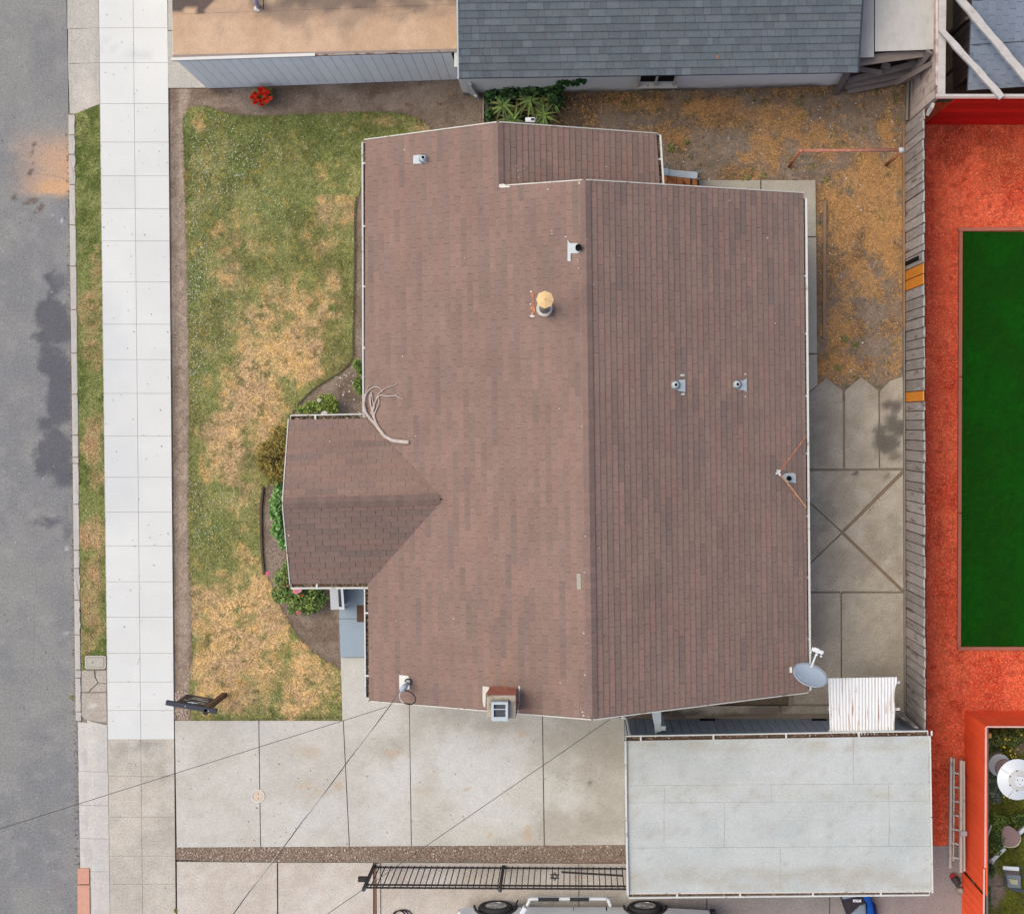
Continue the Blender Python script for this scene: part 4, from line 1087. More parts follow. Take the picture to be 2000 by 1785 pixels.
# rust stains by the dead antenna and flashings: thin metal flakes left on the shingles
rr = random.Random(3)
for (x, y, s_) in [(1128, 508, 1.2), (1129, 512, 1), (1146, 468, 1.3), (1130, 524, 1.2), (1136, 539, 1), (1139, 559, 1.5), (1159, 556, 1.3), (1078, 457, 1.2), (1105, 463, 1.7), (1142, 694, 1), (1136, 833, 1), (1151, 909, 1.2), (1143, 1047, 1.2), (1141, 1118, 1.2),
                   (1140, 1236, 1.5), (1146, 1255, 1), (1142, 1318, 1.4), (1170, 1070, 1.2), (1237, 764, 1.2), (1092, 798, 1.2), (1094, 1334, 1.2), (1499, 465, 1.8), (1514, 632, 1.5), (1070, 370, 1.4), (1078, 451, 1.2), (886, 1208, 1.4), (774, 1212, 1), (644, 862, 1.2), (564, 1046, 1.6), (908, 504, 1), (786, 696, 1.2), (812, 852, 1.2),
                   (1138, 1390, 1.5), (1140, 1397, 1.8), (1137, 1403, 1.6), (1150, 1399, 1.4), (1134, 1384, 1), (1390, 530, 1), (1454, 506, 1), (1210, 500, 1), (1010, 325, 1.3), (1012, 334, 1.4), (1013, 347, 1.5), (1024, 330, 1.2), (1184, 326, 1.2), (790, 293, 1.5), (1425, 392, 1.4)]:
    pl = pl_L if x < 1144 else pl_R
    if y < 362 and x > 975: pl = pl_W
    if x < 700: pl = pl_T if y < 983 else pl_B
    blob_on(pl, x, y, 1.1 * s_, 1.0 * s_, rr.randint(0, 999), 'debris_fleck', roof, m_tar, .036, 6)

# ------------------------------------------------------------------ things on the brown roof
m_plate = M('flashing', S(206, 214, 216), .55, (30, .04), (8, .06)); m_hole2 = M('pipe_bore', S(30, 28, 26), 1, None, None)
def flat_on(pl, pts, name, parent, mat, lift=.04, t=.008, smooth=False):
    mb = MB(); mb.slabpoly([RP(x, y, pl, lift) for x, y in pts], t); return mb.build(name, mat, parent)
def vent(label, pl, px, py, plate, r=.05, h=.25, mat=m_plate, cone=True, capmat=None, rust=()):
    base = RP(px, py, pl, .02)
    t = thing('roof_vent', label, 'roof vent', base, 'vent pipes on the brown roof')
    flat_on(pl, plate, 'flashing', t, m_plate)
    c = Vector((base.x, base.y, base.z))
    mb = MB()
    if cone: mb.lathe(c, [(.1, 0), (r + .012, .12), (r, .125)], 20); mb.build('collar', m_plate, t, smooth=True)
    mb = MB(); mb.lathe(c, [(r, -.02), (r, h), (r * .78, h), (r * .78, h - .05)], 18); mb.build('pipe', mat, t)
    mb = MB(); mb.lathe(c + Vector((0, 0, h - .045)), [(r * .76, 0), (r * .76, .01)], 14); mb.build('bore', m_hole2, t)
    for (x, y, rx, ry) in rust: blob_on(pl, x, y, rx, ry, int(x), 'sealant_patch', t, m_tar, .036, 9)
    return t
vent('short vent pipe on a pale rectangular flashing near the brown roof\'s top left', pl_L, 828, 311, [(807, 304), (830, 302), (834, 306), (835, 312), (832, 319), (824, 320), (807, 320.5)], .04, .2)
vent('fat black vent pipe in a pale T shaped flashing just left of the ridge', pl_L, 1130, 485, [(1108.5, 469), (1113, 475), (1127, 475.5), (1135, 479), (1139, 484.5), (1132, 493), (1127, 495), (1114.5, 495), (1114.5, 510.5), (1108.5, 510.5)], .062, .16, m_black, cone=False)
vent('white vent pipe on a bell shaped flashing, the one nearer the ridge', pl_R, 1319, 752, [(1338.5, 741.5), (1328, 742), (1317, 744), (1311.5, 748), (1311.5, 757), (1317, 761), (1327, 763.5), (1338.5, 766)], .038, .22, rust=[(1333, 733, 5, 2.6), (1334, 770, 4, 2.6)])
vent('white vent pipe on a bell shaped flashing, the one nearer the back eave', pl_R, 1439, 751, [(1458.5, 739), (1452, 743), (1442, 744), (1433, 747), (1432, 756), (1441, 761), (1452, 762), (1458.5, 766)], .038, .22, rust=[(1456, 731, 2.2, 2), (1456, 775, 2, 1.6)])
vent('wide black mouthed vent pipe on a rounded pale flashing beside the rusty antenna rods', pl_R, 1540, 934, [(1554.5, 943), (1550, 943), (1545, 941.5), (1534, 941), (1528, 936), (1529, 928), (1535, 924.5), (1550, 923.5), (1554.5, 927)], .05, .13, m_black, cone=False)
# flue with faceted cream cap
base = RP(1063, 607, pl_L, .02); top = P(1064.5, 584.5, 6.1)
fl = thing('flue_pipe', 'tall metal flue pipe with a cream coloured faceted cap left of the ridge', 'chimney flue', base)
m_cream = M('cream_cap', S(246, 208, 152), .6, (30, .05), (12, .12))
ax = (top - base).normalized()
mb = MB(); mb.tube([base, top - ax * .1], .1, 20); mb.build('pipe', M('flue_metal', S(160, 150, 138), .6, (30, .1), (8, .2)), fl, smooth=True)
mb = MB(); mb.lathe(base + ax * .28, [(.15, -.01), (.155, .0), (.15, .012), (.1, .012)], 20, ax); mb.build('storm_collar', m_whitew, fl)
mb = MB(); mb.lathe(top - ax * .06, [(.15, -.02), (.162, .0), (.012, .055)], 8, Vector((0, 0, 1))); mb.build('cap', m_cream, fl)
mb = MB(); mb.lathe(top, [(.012, -.01), (.01, .02)], 6); mb.build('cap_screw', m_rust, fl)
for i, (x, y, rx, ry, mt) in enumerate([(1040, 577, 3, 6, m_rust), (1041, 594, 2.5, 6, m_rust), (1041, 603, 4.5, 6, m_rust), (1040, 611, 4.5, 3, m_rust), (1037, 570, 2.4, 1.8, m_tar), (1036, 594, 1.5, 1.5, m_tar), (1039, 617.5, 5.5, 2.6, m_tar), (1044, 607, 1.5, 2, m_cream)]):
    blob_on(pl_L, x, y, rx, ry, i, 'rusty_flashing', fl, mt, .036 + i * .001, 9)
# chimney
zc = RP(980, 1360, pl_L).z
ch = thing('chimney', 'square brick chimney with a mortar crown and grey metal cap at the lower gable edge', 'chimney', P(980, 1380, zc))
m_brick = M('red_brick', S(200, 128, 104), .9, (40, .12), (12, .15), objrand=.18, mot=(S(222, 190, 172), 14, .6, .72)); m_mort = M('mortar_crown', S(190, 178, 160), .95, (40, .12), (7, .15), mot=(S(140, 132, 112), 5, .5, .65)); m_mort2 = M('mortar', S(190, 176, 160), .95, (40, .1), None)
zt = 5.22
a0 = P(950.5, 1358, zt); a1 = P(1007.5, 1403, zt)
mb = MB(); mb.box(a0.x + .012, a1.x - .012, a1.y + .012, a0.y - .012, 2.2, zt - .04); mb.build('core', m_mort2, ch)
bw, bh = .2, .067
def course(z, k):
    for (p, q, ind) in ((Vector((a0.x, a0.y, z)), Vector((a1.x, a0.y, z)), Vector((0, -.05, 0))), (Vector((a1.x, a1.y, z)), Vector((a0.x, a1.y, z)), Vector((0, .05, 0))),
                        (Vector((a1.x, a0.y, z)), Vector((a1.x, a1.y, z)), Vector((-.05, 0, 0))), (Vector((a0.x, a1.y, z)), Vector((a0.x, a0.y, z)), Vector((.05, 0, 0)))):
        d = q - p; L_ = d.length; d.normalize(); t = -.1 * (k % 2)
        while t < L_ - .01:
            s0 = max(0, t); s1 = min(L_, t + bw)
            if s1 - s0 > .03: piece('brick', ch, p + d * ((s0 + s1) / 2) + ind * .5 + Vector((0, 0, bh / 2)), d * (s1 - s0 - .01), ind * 1.0, Vector((0, 0, bh - .01)), m_brick)
            t += bw
for k in range(14): course(zt - .05 - (14 - k) * bh, k)
mb = MB(); mb.slabpoly([Vector((a0.x - .0, a0.y + .0, zt)), Vector((a1.x, a0.y, zt)), Vector((a1.x, a1.y, zt)), Vector((a0.x, a1.y, zt))], .055); mb.build('crown', m_mort, ch, bevel=.015)
mb = MB(); c0 = P(960, 1366, zt + .02); c1 = P(994, 1400, zt + .02); mb.box(c0.x, c1.x, c1.y, c0.y, zt, zt + .06); mb.build('crown_lip', m_mort, ch, bevel=.015)
q0 = P(959.5, 1371, zt + .22); q1 = P(992, 1408, zt + .22)
m_capm = M('cap_metal', S(196, 206, 212), .45, (30, .04), (9, .1), metal=.2)
mb = MB(); zz = zt + .22
fw = .045
mb.box(q0.x, q1.x, q0.y - fw, q0.y, zz - .16, zz); mb.box(q0.x, q1.x, q1.y, q1.y + fw * 1.7, zz - .16, zz); mb.box(q0.x, q0.x + fw, q1.y + fw * 1.7, q0.y - fw, zz - .16, zz); mb.box(q1.x - fw, q1.x, q1.y + fw * 1.7, q0.y - fw, zz - .16, zz)
mb.box(q0.x + fw, q1.x - fw, (q0.y * .62 + q1.y * .38) - .008, (q0.y * .62 + q1.y * .38) + .008, zz - .03, zz - .005)
cp = mb.build('cap', m_capm, ch)
mb = MB(); mb.box(q0.x + fw, q1.x - fw, q1.y + fw * 1.7, q0.y - fw, zz - .12, zz - .06); mb.build('mesh_screen', M('dark_mesh', S(92, 92, 100), .8, (60, .3), (10, .2)), ch)
for pts in ([(942.5, 1339.5), (951, 1341), (1013, 1344.5), (1012.5, 1348), (955, 1345), (949, 1354), (948, 1380), (945, 1381), (942.5, 1370)], [(1012.5, 1339), (1016, 1339.5), (1016, 1376), (1014, 1376), (1013, 1391), (1011, 1391), (1010.5, 1349), (1012, 1346)]):
    mb = MB(); mb.slabpoly([RP(x, y, pl_L, .04) for x, y in pts], .01); mb.build('flashing', m_whitew, ch)
# weatherhead mast with its plate
wb_ = RP(795, 1334, pl_L, .02)
wm = thing('electric_mast', 'electrical mast with a curved hood on a white roof plate at the lower left', 'service mast', wb_)
flat_on(pl_L, [(779.5, 1318), (797, 1319.5), (802.5, 1330), (800, 1345.5), (780, 1347)], 'flashing', wm, m_white)
tp = P(793.5, 1331, wb_.z + .42)
mb = MB(); mb.tube([wb_, wb_ + Vector((0, 0, .3))], .036, 14); mb.build('mast', m_galv, wm, smooth=True)
mb = MB(); q_ = wb_ + Vector((0, 0, .3)); h2 = P(785, 1347, q_.z + .04)
mb.tube([q_, q_ + Vector((.0, 0, .08)), q_ * .6 + h2 * .4 + Vector((0, 0, .14)), h2 + Vector((0, 0, .02)), h2 - Vector((0, 0, .05))], [.045, .06, .062, .052, .04], 14); mb.build('hood', M('hood_metal', S(190, 204, 216), .4, (20, .04), (8, .05)), wm, smooth=True)
mb = MB(); cc0 = RP(797, 1331, pl_L, .1)
mb.tube([cc0 + Vector((math.cos(math.radians(a)) * .055, math.sin(math.radians(a)) * .055, .02 * (a / 200))) for a in range(-60, 190, 20)], .018, 8); mb.build('strap', M('dark_seal', S(84, 84, 80), .8, (40, .1), None), wm)
# cables
m_cab = M('cable_black', S(54, 52, 52), .5, None, None); m_cabw = M('cable_pale', S(210, 206, 202), .5, None, None)
hd = h2 - Vector((0, 0, .04))
def sag(a, b, n=30, s=.12):
    a, b = Vector(a), Vector(b); return [a.lerp(b, i / n) - Vector((0, 0, s * 4 * (i / n) * (1 - i / n))) for i in range(n + 1)]
sc = thing('service_cable', 'thick twisted black and pale service cable slung from the mast to the bottom left', 'cable', hd)
A = P(781, 1352, hd.z); B2 = P(455, 1785, 6.2); dirn = (B2 - A); far = A + dirn * 1.9
cen = sag(A, far, 300, .1)
for ph, mt, rad in ((0, m_cab, .006), (2.1, m_cabw, .006), (4.2, m_cabw, .005)):
    dd = dirn.normalized(); s1 = dd.cross(Vector((0, 0, 1))).normalized(); s2 = s1.cross(dd)
    mb = MB(); mb.tube([c + (s1 * math.cos(i * .13 + ph) + s2 * math.sin(i * .13 + ph)) * .007 for i, c in enumerate(cen)], rad, 6); mb.build('wire', mt, sc)
mb = MB(); lp = [(782, 1351, .0), (780.5, 1358, .0), (782, 1366, .0), (788, 1372, .02), (797, 1375, .03), (806, 1374.5, .03), (811, 1368, .04), (810, 1360, .04), (804, 1353, .04), (796, 1349, .03), (788, 1349, 0)]
pts = [P(x, y, hd.z + .02 + dz) for x, y, dz in lp]
def smoothp(pts, k=4):
    out = []
    for i in range(len(pts) - 1):
        p0, p1, p2, p3 = pts[max(i - 1, 0)], pts[i], pts[i + 1], pts[min(i + 2, len(pts) - 1)]
        for j in range(k):
            t = j / k; out.append(.5 * ((2 * p1) + (p2 - p0) * t + (2 * p0 - 5 * p1 + 4 * p2 - p3) * t * t + (3 * p1 - p0 - 3 * p2 + p3) * t ** 3))
    return out + [pts[-1]]
sp = smoothp(pts)
mb = MB(); mb.tube(sp[:14], .012, 8); mb.build('wire', m_cabw, sc, smooth=True)
mb = MB(); mb.tube(sp[12:], .012, 8); mb.build('wire', m_cab, sc, smooth=True)
m_thin = M('thin_cable', S(92, 88, 84), .6, None, None)
for nm, lab, a, b in (('phone_cable', 'thin dark cable running from the mast across the front drive to the left edge', P(756, 1380, 3.6), P(-10, 1621.5, 6.4)),
                      ('drop_cable', 'thin dark cable running from the ridge end down across the drive towards the iron fence', P(1192, 1404, 3.4), P(600, 1812, 6.2))):
    t = thing(nm, lab, 'cable', a)
    mb = MB(); d = (b - a); mb.tube(sag(a, a + d * 1.6, 40, .02), .0055, 6); mb.build('wire', m_thin, t)
# antenna rods
at = thing('antenna_mast', 'rusty folded antenna rods meeting at a white clamp over the back gutter', 'antenna', P(1521, 922, 3.3))
hubp = P(1521, 923, 3.5)
for x, y, w in ((1574, 853, .013), (1574.5, 991, .018)):
    mb = MB(); mb.tube([P(x, y, 2.95), hubp], w, 8); mb.build('rod', m_rust, at)
mb = MB(); mb.tube([P(1574, 990, 3.02), P(1548, 955, 3.26), P(1524, 926, 3.5)], .008, 6); mb.build('rod', M('rod_cream', S(236, 196, 150), .6, (40, .1), None), at)
mb = MB()
for dx, dy in ((-5, 2), (3.2, -4.5), (-2.5, -4.5), (3.5, 6)): mb.tube([hubp, P(1521 + dx, 923 + dy, 3.53)], .022, 8)
mb.build('clamp', m_white, at)
# satellite dish
dc = P(1582.5, 1318, 3.55)
ds = thing('satellite_dish', 'tilted blue grey satellite dish with a white receiver arm beside the back gutter', 'satellite dish', dc)
tip = P(1596.5, 1271, 3.6)
nrm = Vector((.22, .80, .55)).normalized()
dish_x = Vector((.965, -.26, 0)); dish_x = (dish_x - nrm * dish_x.dot(nrm)).normalized(); dish_y = nrm.cross(dish_x)
m_dish = M('dish_face', S(190, 204, 218), .5, (30, .02), (5, .04)); m_dishw = M('dish_white', S(238, 240, 242), .4, None, (6, .03))
vs = []; fs = []; R_ = .355
for back in (0, 1):
    for i in range(9):
        for k in range(36):
            r_ = R_ * i / 8; t = 2 * math.pi * k / 36
            vs.append(dc + dish_x * math.cos(t) * r_ + dish_y * math.sin(t) * r_ * .94 + nrm * ((r_ / R_) ** 2 * .055 - .055 - back * .012))
for i in range(8):
    for k in range(36):
        a, b, c, d = i * 36 + k, i * 36 + (k + 1) % 36, (i + 1) * 36 + (k + 1) % 36, (i + 1) * 36 + k
        fs.append((a, d, c, b)); o2 = 9 * 36; fs.append((a + o2, b + o2, c + o2, d + o2))
for k in range(36): fs.append((8 * 36 + k, 17 * 36 + k, 17 * 36 + (k + 1) % 36, 8 * 36 + (k + 1) % 36))
mb = MB(); mb.add(vs, fs); mb.build('reflector', m_dish, ds, smooth=True)
mb = MB(); mb.tube([dc + dish_x * math.cos(t / 36 * 6.2832) * R_ + dish_y * math.sin(t / 36 * 6.2832) * R_ * .94 + nrm * .0 for t in range(37)], .006, 6); mb.build('rim', M('rim_grey', S(196, 200, 206), .5, None, None), ds)
# printed marks on the dish face (illegible from here)
mm = M('dish_print', S(214, 222, 222), .6, None, None)
mb = MB()
def on_dish(a, b): r2 = math.hypot(a, b); return dc + dish_x * a + dish_y * b + nrm * ((r2 / R_) ** 2 * .055 - .055 + .004)
for a0_, a1_, b0_ in ((-.24, -.2, -.1), (-.19, -.15, -.12)): mb.bar(on_dish(a0_, b0_), on_dish(a1_, b0_ - .02), .016, .002, nrm)
for k in range(7): mb.bar(on_dish(-.1 + k * .032, -.13 - .012 * (k > 2)), on_dish(-.1 + k * .032, -.185), .014 if k % 3 else .02, .002, nrm)
mb.build('printed_lettering', mm, ds)
edge = dc - dish_y * R_ * .9
mb = MB(); mb.bar(dc + nrm * -.1, P(1580, 1322, 2.9), .04, .04); mb.build('mount', m_galv, ds)
mb = MB(); mb.bar(P(1584.5, 1303, 3.5), tip, .034, .03); mb.build('arm', m_dishw, ds, bevel=.006)
mb = MB(); bd = Vector((.94, -.34, 0)); mb.bar(tip - bd * .12, tip + bd * .12, .075, .06); mb.bar(tip - bd * .07 + Vector((0, .03, 0)), tip + bd * .03 + Vector((0, .03, 0)), .05, .07)
for s_ in (-.11, .11, 0.02): mb.lathe(tip + bd * s_ + Vector((-.03, -.07, -.02)), [(.022, -.03), (.022, .03)], 10)
mb.build('receiver', m_dishw, ds, bevel=.006)
mb = MB(); ear = dc - dish_x * .37; mb.bar(ear - dish_y * .0 - Vector((.03, .05, 0)), ear + Vector((-.03, .06, 0)), .045, .02); mb.build('bracket_ear', m_white, ds)
# security light at the wing gable
fl2 = thing('security_light', 'small white security light on a bracket at the top gable of the brown roof', 'security light', P(1036, 240, 3.2))
mb = MB(); a = P(1026, 235, 3.45); b = P(1045.5, 235, 3.45); mb.bar(a, b, .1, .08); mb.build('housing', m_dishw, fl2, bevel=.02)
mb = MB(); mb.bar(P(1037, 233.5, 3.5), P(1043.5, 233.5, 3.5), .045, .01); mb.build('lens', M('lens', S(60, 68, 86), .2, None, None), fl2)
mb = MB(); mb.bar(P(1038, 239, 3.42), P(1038, 248, 3.35), .035, .03); mb.build('bracket', m_galv, fl2)

# dead branch lying over the gable valley ----------------------------------------
db = thing('dead_branch', 'forked dead grey branch lying over the gutter corner and the brown shingles', 'branch', RP(760, 850, pl_L, .05))
m_deadw = M('dead_wood', S(206, 192, 182), .95, (50, .12), (8, .15), grain=((20, 20, 20), .1))
def br(pts, r0, r1, name='twig', lift=.06):
    P3 = []
    for q in pts:
        x, y = q[0], q[1]; l = q[2] if len(q) > 2 else lift
        P3.append(RP(x, y, pl_L, l) if x > 716 else P(x, y, ZE + l + .02))
    sp = smoothp(P3, 4); n = len(sp); rr = random.Random(int(pts[0][0] * 7 + pts[0][1]))
    sp = [p + Vector((rr.uniform(-1, 1), rr.uniform(-1, 1), 0)) * r0 * .12 for p in sp]
    mb = MB(); mb.tube(sp, [1.35 * (r0 + (r1 - r0) * i / (n - 1)) for i in range(n)], 8); mb.build(name, m_deadw, db, smooth=True)
br([(799, 864), (785, 863), (767, 860), (752, 852), (742, 840), (733, 828), (724, 818), (716, 808), (712, 797), (710, 785)], .034, .02, 'limb', .06)
br([(744, 843), (734, 824), (730, 808), (724, 792), (722, 775), (727, 766)], .018, .007)
br([(736, 828), (728, 812), (725, 796), (724, 780), (726, 766)], .015, .005)
br([(726, 802), (731, 790), (736, 779), (744, 772), (756, 774), (772, 773), (781, 777), (788, 780)], .012, .005)
br([(735, 780), (741, 768), (752, 759), (762, 755), (776, 750)], .009, .004)
br([(712, 790), (713, 775), (720, 763), (731, 756), (742, 758), (748, 767)], .012, .005)
br([(711, 780), (714, 766), (718, 757), (720, 752)], .008, .003)
br([(728, 815), (735, 800), (740, 787), (739, 778)], .012, .006)
br([(724, 808), (731, 796), (728, 784), (726, 770)], .014, .005)
br([(714, 812), (706, 808), (698, 804)], .01, .004)
br([(716, 815), (708, 815), (702, 812)], .008, .003)
br([(770, 773), (778, 768), (782, 770)], .005, .003)

# ================================================================== GARAGE (flat pale roof)
m_roll = M('rolled_roofing', None, .95, (30, .16), (3, .05), bump=(60, .3, .006), fine2=(80, .14))
gar = thing('garage', 'garage with a pale grey sheet roof and narrow brown gutters beside the back patio', 'garage', P(1500, 1590, 0))
def gz(y, x=0): return 2.42 + .2 * (1 - abs(y - 1595) / 155.)
def GP(x, y, l=0): return P(x, y, gz(y) + l)
def c_roll(px, py):
    px = NX + (px - NX) * CAMH / (CAMH - 2.5); py = NY + (py - NY) * CAMH / (CAMH - 2.5)
    n = fbm(px, py, 60, 5, 80); n2 = fbm(px, py, 16, 4, 81); st = fbm(px * .25, py, 14, 4, 82)
    c = mixc(S(206, 209, 206), S(197, 201, 198), sst(.35, .65, n))
    c = mixc(c, S(190, 186, 172), np.clip(sst(.35, .7, fbm(px * .3, py, 12, 4, 89)) * np.maximum(np.maximum(sst(1538, 1546, py) * (1 - sst(1556, 1566, py)), sst(1680, 1712, py) * (1 - sst(1735, 1742, py))), sst(1440, 1450, py) * (1 - sst(1458, 1475, py))), 0, 1) * .75)
    c = mixc(c, S(192, 191, 182), sst(.5, .8, st) * .15)
    e = np.maximum(sst(1424, 1418, py), 0); e = np.maximum(blobs_soft(px, py, [(1320, 1430, 160, 8, .8), (1500, 1432, 90, 10, .6), (1700, 1432, 60, 12, .6), (1280, 1455, 5, 60, .6), (1340, 1450, 4, 60, .6), (1228, 1560, 6, 160, .6)], .7, 9), blobs_soft(px, py, [(1640, 1700, 100, 12, .8), (1560, 1712, 70, 8, .8), (1300, 1722, 80, 6, .7), (1460, 1705, 40, 14, .6), (1700, 1690, 40, 12, .5), (1290, 1620, 30, 14, .5), (1520, 1520, 90, 5, .4), (1350, 1530, 50, 7, .5)], .7, 10))
    c = mixc(c, S(182, 177, 164), np.clip(e * (.15 + fbm(px, py, 7, 3, 90) * 1.1), 0, 1) * .7)
    c = mixc(c, S(186, 182, 172), sst(.7, .8, fbm(px, py, 5, 2, 84)) * .5)
    return c
SPL = [(1447, 1534, [1221, 1667, 1814.5]), (1534, 1568, [1221.5, 1298, 1507, 1736, 1816]), (1568, 1656, [1222, 1297, 1415, 1736.5, 1817]), (1656, 1744, [1223, 1524, 1818.5])]
groof = MB()
R0 = [GP(1221, 1446.5, -.03), GP(1814.5, 1437, -.03), GP(1817, 1590, -.03), GP(1819.5, 1742, -.03), GP(1225, 1746, -.03), GP(1222, 1595, -.03)]
mb = MB(); mb.slabpoly([R0[0], R0[1], R0[2], R0[5]], .12); mb.slabpoly([R0[5], R0[2], R0[3], R0[4]], .12)
gr = mb.build('roof', m_whitew, gar)
for ri, (y0, y1, xs) in enumerate(SPL):
    for x0, x1 in zip(xs[:-1], xs[1:]):
        yy0 = [y0 - (x - 1221) / 593 * 10 * (1 if ri == 0 else .35) for x in (x0, x1)]; yy1 = [y1 - (x - 1221) / 593 * (3.5 if ri < 3 else 3.5) for x in (x0, x1)]
        lap = .004 + .003 * ((ri + xs.index(x0)) % 2)
        pol = [(x0 + .25, yy0[0] + .2), (x1 - .25, yy0[1] + .2), (x1 - .25, yy1[1] - .2), (x0 + .25, yy1[0] - .2)]
        wpts = [tuple(GP(*p)[:2]) for p in pol]
        def zf(X, Y, l=lap):
            pyy = NY - Y * PPM * CAMH / (CAMH - 2.55); return 2.42 + .2 * (1 - np.abs(pyy - 1595) / 155.) + l - .025
        ob = sheet('roofing_sheet', None, 0, c_roll, m_roll, .12, .012, gr, zfn=zf, world_poly=wpts)
mb = MB(); mb.bar(GP(1221.5, 1447, .0), GP(1223, 1595, .0), .04, .1); mb.bar(GP(1223, 1595.2, 0), GP(1226, 1746, .0), .04, .1); mb.build('rake_trim', m_gutter, gar)
mb = MB(); mb.bar(GP(1815.5, 1437, 0), GP(1818, 1594, 0), .03, .1); mb.bar(GP(1818, 1595, 0), GP(1820.5, 1742, 0), .03, .1); mb.build('rake_trim', m_gutter, gar)
m_brgut = M('brown_gutter_inside', S(122, 100, 84), .9, (40, .2), (8, .2))
gutter(gar, P(1223, 1446.5, 2.4), P(1812, 1436.5, 2.4), (0, 1, 0), w=.1, lipw=.02, straps=[.75 * k + .3 for k in range(9)][::2], litter=.35, seed=31, inner=m_brgut)
gutter(gar, P(1228, 1746.5, 2.4), P(1815, 1741, 2.4), (0, -1, 0), w=.075, lipw=.022, straps=[1, 2.3, 3.8, 5.2], litter=.25, seed=32, inner=m_brgut)
# walls of vertical boards
m_gboard = M('grey_siding', S(176, 184, 192), .8, (30, .05), (3, .08), objrand=.05)
mb = MB(); q0 = P(1222, 1406); q1 = P(1755, 1652); mb.box(q0.x + .02, q1.x - .02, q1.y + .02, q0.y - .03, -.05, 2.35); mb.build('wall', m_gboard, gar)
x = 1222.
while x < 1750:
    w = 17.0
    piece('siding_board', gar, P(x + w / 2, 1405.5, 0) + Vector((0, 0, 1.17)), Vector(((w - 1.0) / PPM, 0, 0)), Vector((0, .03, 0)), Vector((0, 0, 2.3)), m_gboard); x += w
y = 1407.
while y < 1640:
    piece('siding_board', gar, P(1221.5, y + 8.5, 0) + Vector((0, 0, 1.17)), Vector((.03, 0, 0)), Vector((0, 15.8 / PPM, 0)), Vector((0, 0, 2.3)), m_gboard); y += 17
for x0, x1 in ((1366, 1395), (1584, 1612)):
    piece('wall_vent', gar, P((x0 + x1) / 2, 1403.4, 0) + Vector((0, 0, .12)), Vector(((x1 - x0) / PPM, 0, 0)), Vector((0, .03, 0)), Vector((0, 0, .12)), m_hole2)
mb = MB(); mb.tube(smoothp([P(1215, 1401.5, .1), P(1222, 1402, .25), P(1226, 1409, .8), P(1231, 1440, 2.3)], 4), .035, 10); mb.build('downpipe', m_gutter, gar, smooth=True)
# grey post and bracket in the passage
gp = thing('gate_post', 'pale grey post with a notched top between the brown roof edge and the garage', 'post', P(1282, 1390, 0))
m_gpost = M('pale_grey_paint', S(202, 212, 218), .7, (30, .05), (6, .08))
mb = MB(); mb.slabpoly([P(1272, 1385, 2.0), P(1291, 1385, 2.0), P(1291.5, 1413, 2.0), P(1277, 1413, 2.0)], .06); mb.build('top_board', m_gpost, gp)
mb = MB(); mb.slabpoly([P(1278, 1413.5, 1.9), P(1291, 1413.5, 1.9), P(1291, 1429, 1.9), P(1283, 1429, 1.9), P(1282, 1432, 1.9), P(1279.5, 1432, 1.9)], .1); mb.build('bracket', m_gpost, gp)
mb = MB(); mb.box(P(1279, 0)[0], P(1290, 0)[0], P(0, 1392)[1], P(0, 1384)[1], -.02, 1.95); mb.build('post', m_gpost, gp)
# corrugated sheet over the passage
cs = thing('corrugated_cover', 'white rusty corrugated metal sheet roof bridging the garage and the grey fence', 'metal roof', P(1685, 1380, 2.3))
m_cor = M('corrugated_white', S(244, 243, 241), .6, (30, .03), (3, .03), mot=(S(196, 150, 120), 1, .60, .68, (26, 1.2, 1)), mot2=(S(120, 90, 74), 1, .69, .73, (40, 14, 1)))
for (xa, xb, la, lb) in ((1617.5, 1678, 2.3, 2.32), (1675, 1752, 2.325, 2.31)):
    vs = []; fs = []; n = int((xb - xa) / 6.2 * 8); rr = random.Random(int(xa)); rows = 10
    jag = {}
    for j in range(rows + 1):
        for i in range(n + 1):
            t = i / n; x = xa + (xb - xa) * t + (3.5 if xa < 1670 else 0) * j / rows * (1 - t) + (0 if xa > 1670 else 0)
            y0 = 1324.5 - (x - 1617) / 135 * 2.5; y1 = 1436 - (x - 1617) / 135 * 2
            if xa > 1670 and x > 1744 and j >= 2: x = 1747.5 + math.sin(j * 1.3) * 1.0 - (1752 - x) * .3
            y = y0 + (y1 - y0) * j / rows
            p = P(x, y, la + (lb - la) * t + math.sin(i / 8 * 2 * math.pi) * .012 - .001 * j); vs.append(p)
    N1 = (n + 1) * (rows + 1); vs += [p - Vector((0, 0, .004)) for p in vs]
    for j in range(rows):
        for i in range(n):
            a = j * (n + 1) + i; fs.append((a, a + n + 1, a + n + 2, a + 1)); fs.append((a + N1, a + 1 + N1, a + n + 2 + N1, a + n + 1 + N1))
    mb = MB(); mb.add(vs, fs); mb.build('corrugated_sheet', m_cor, cs, smooth=True)
for y in (1332, 1384, 1428):
    pbar('purlin', cs, P(1618, y, 2.25), P(1757, y, 2.25), .05, .08, m_whitew)

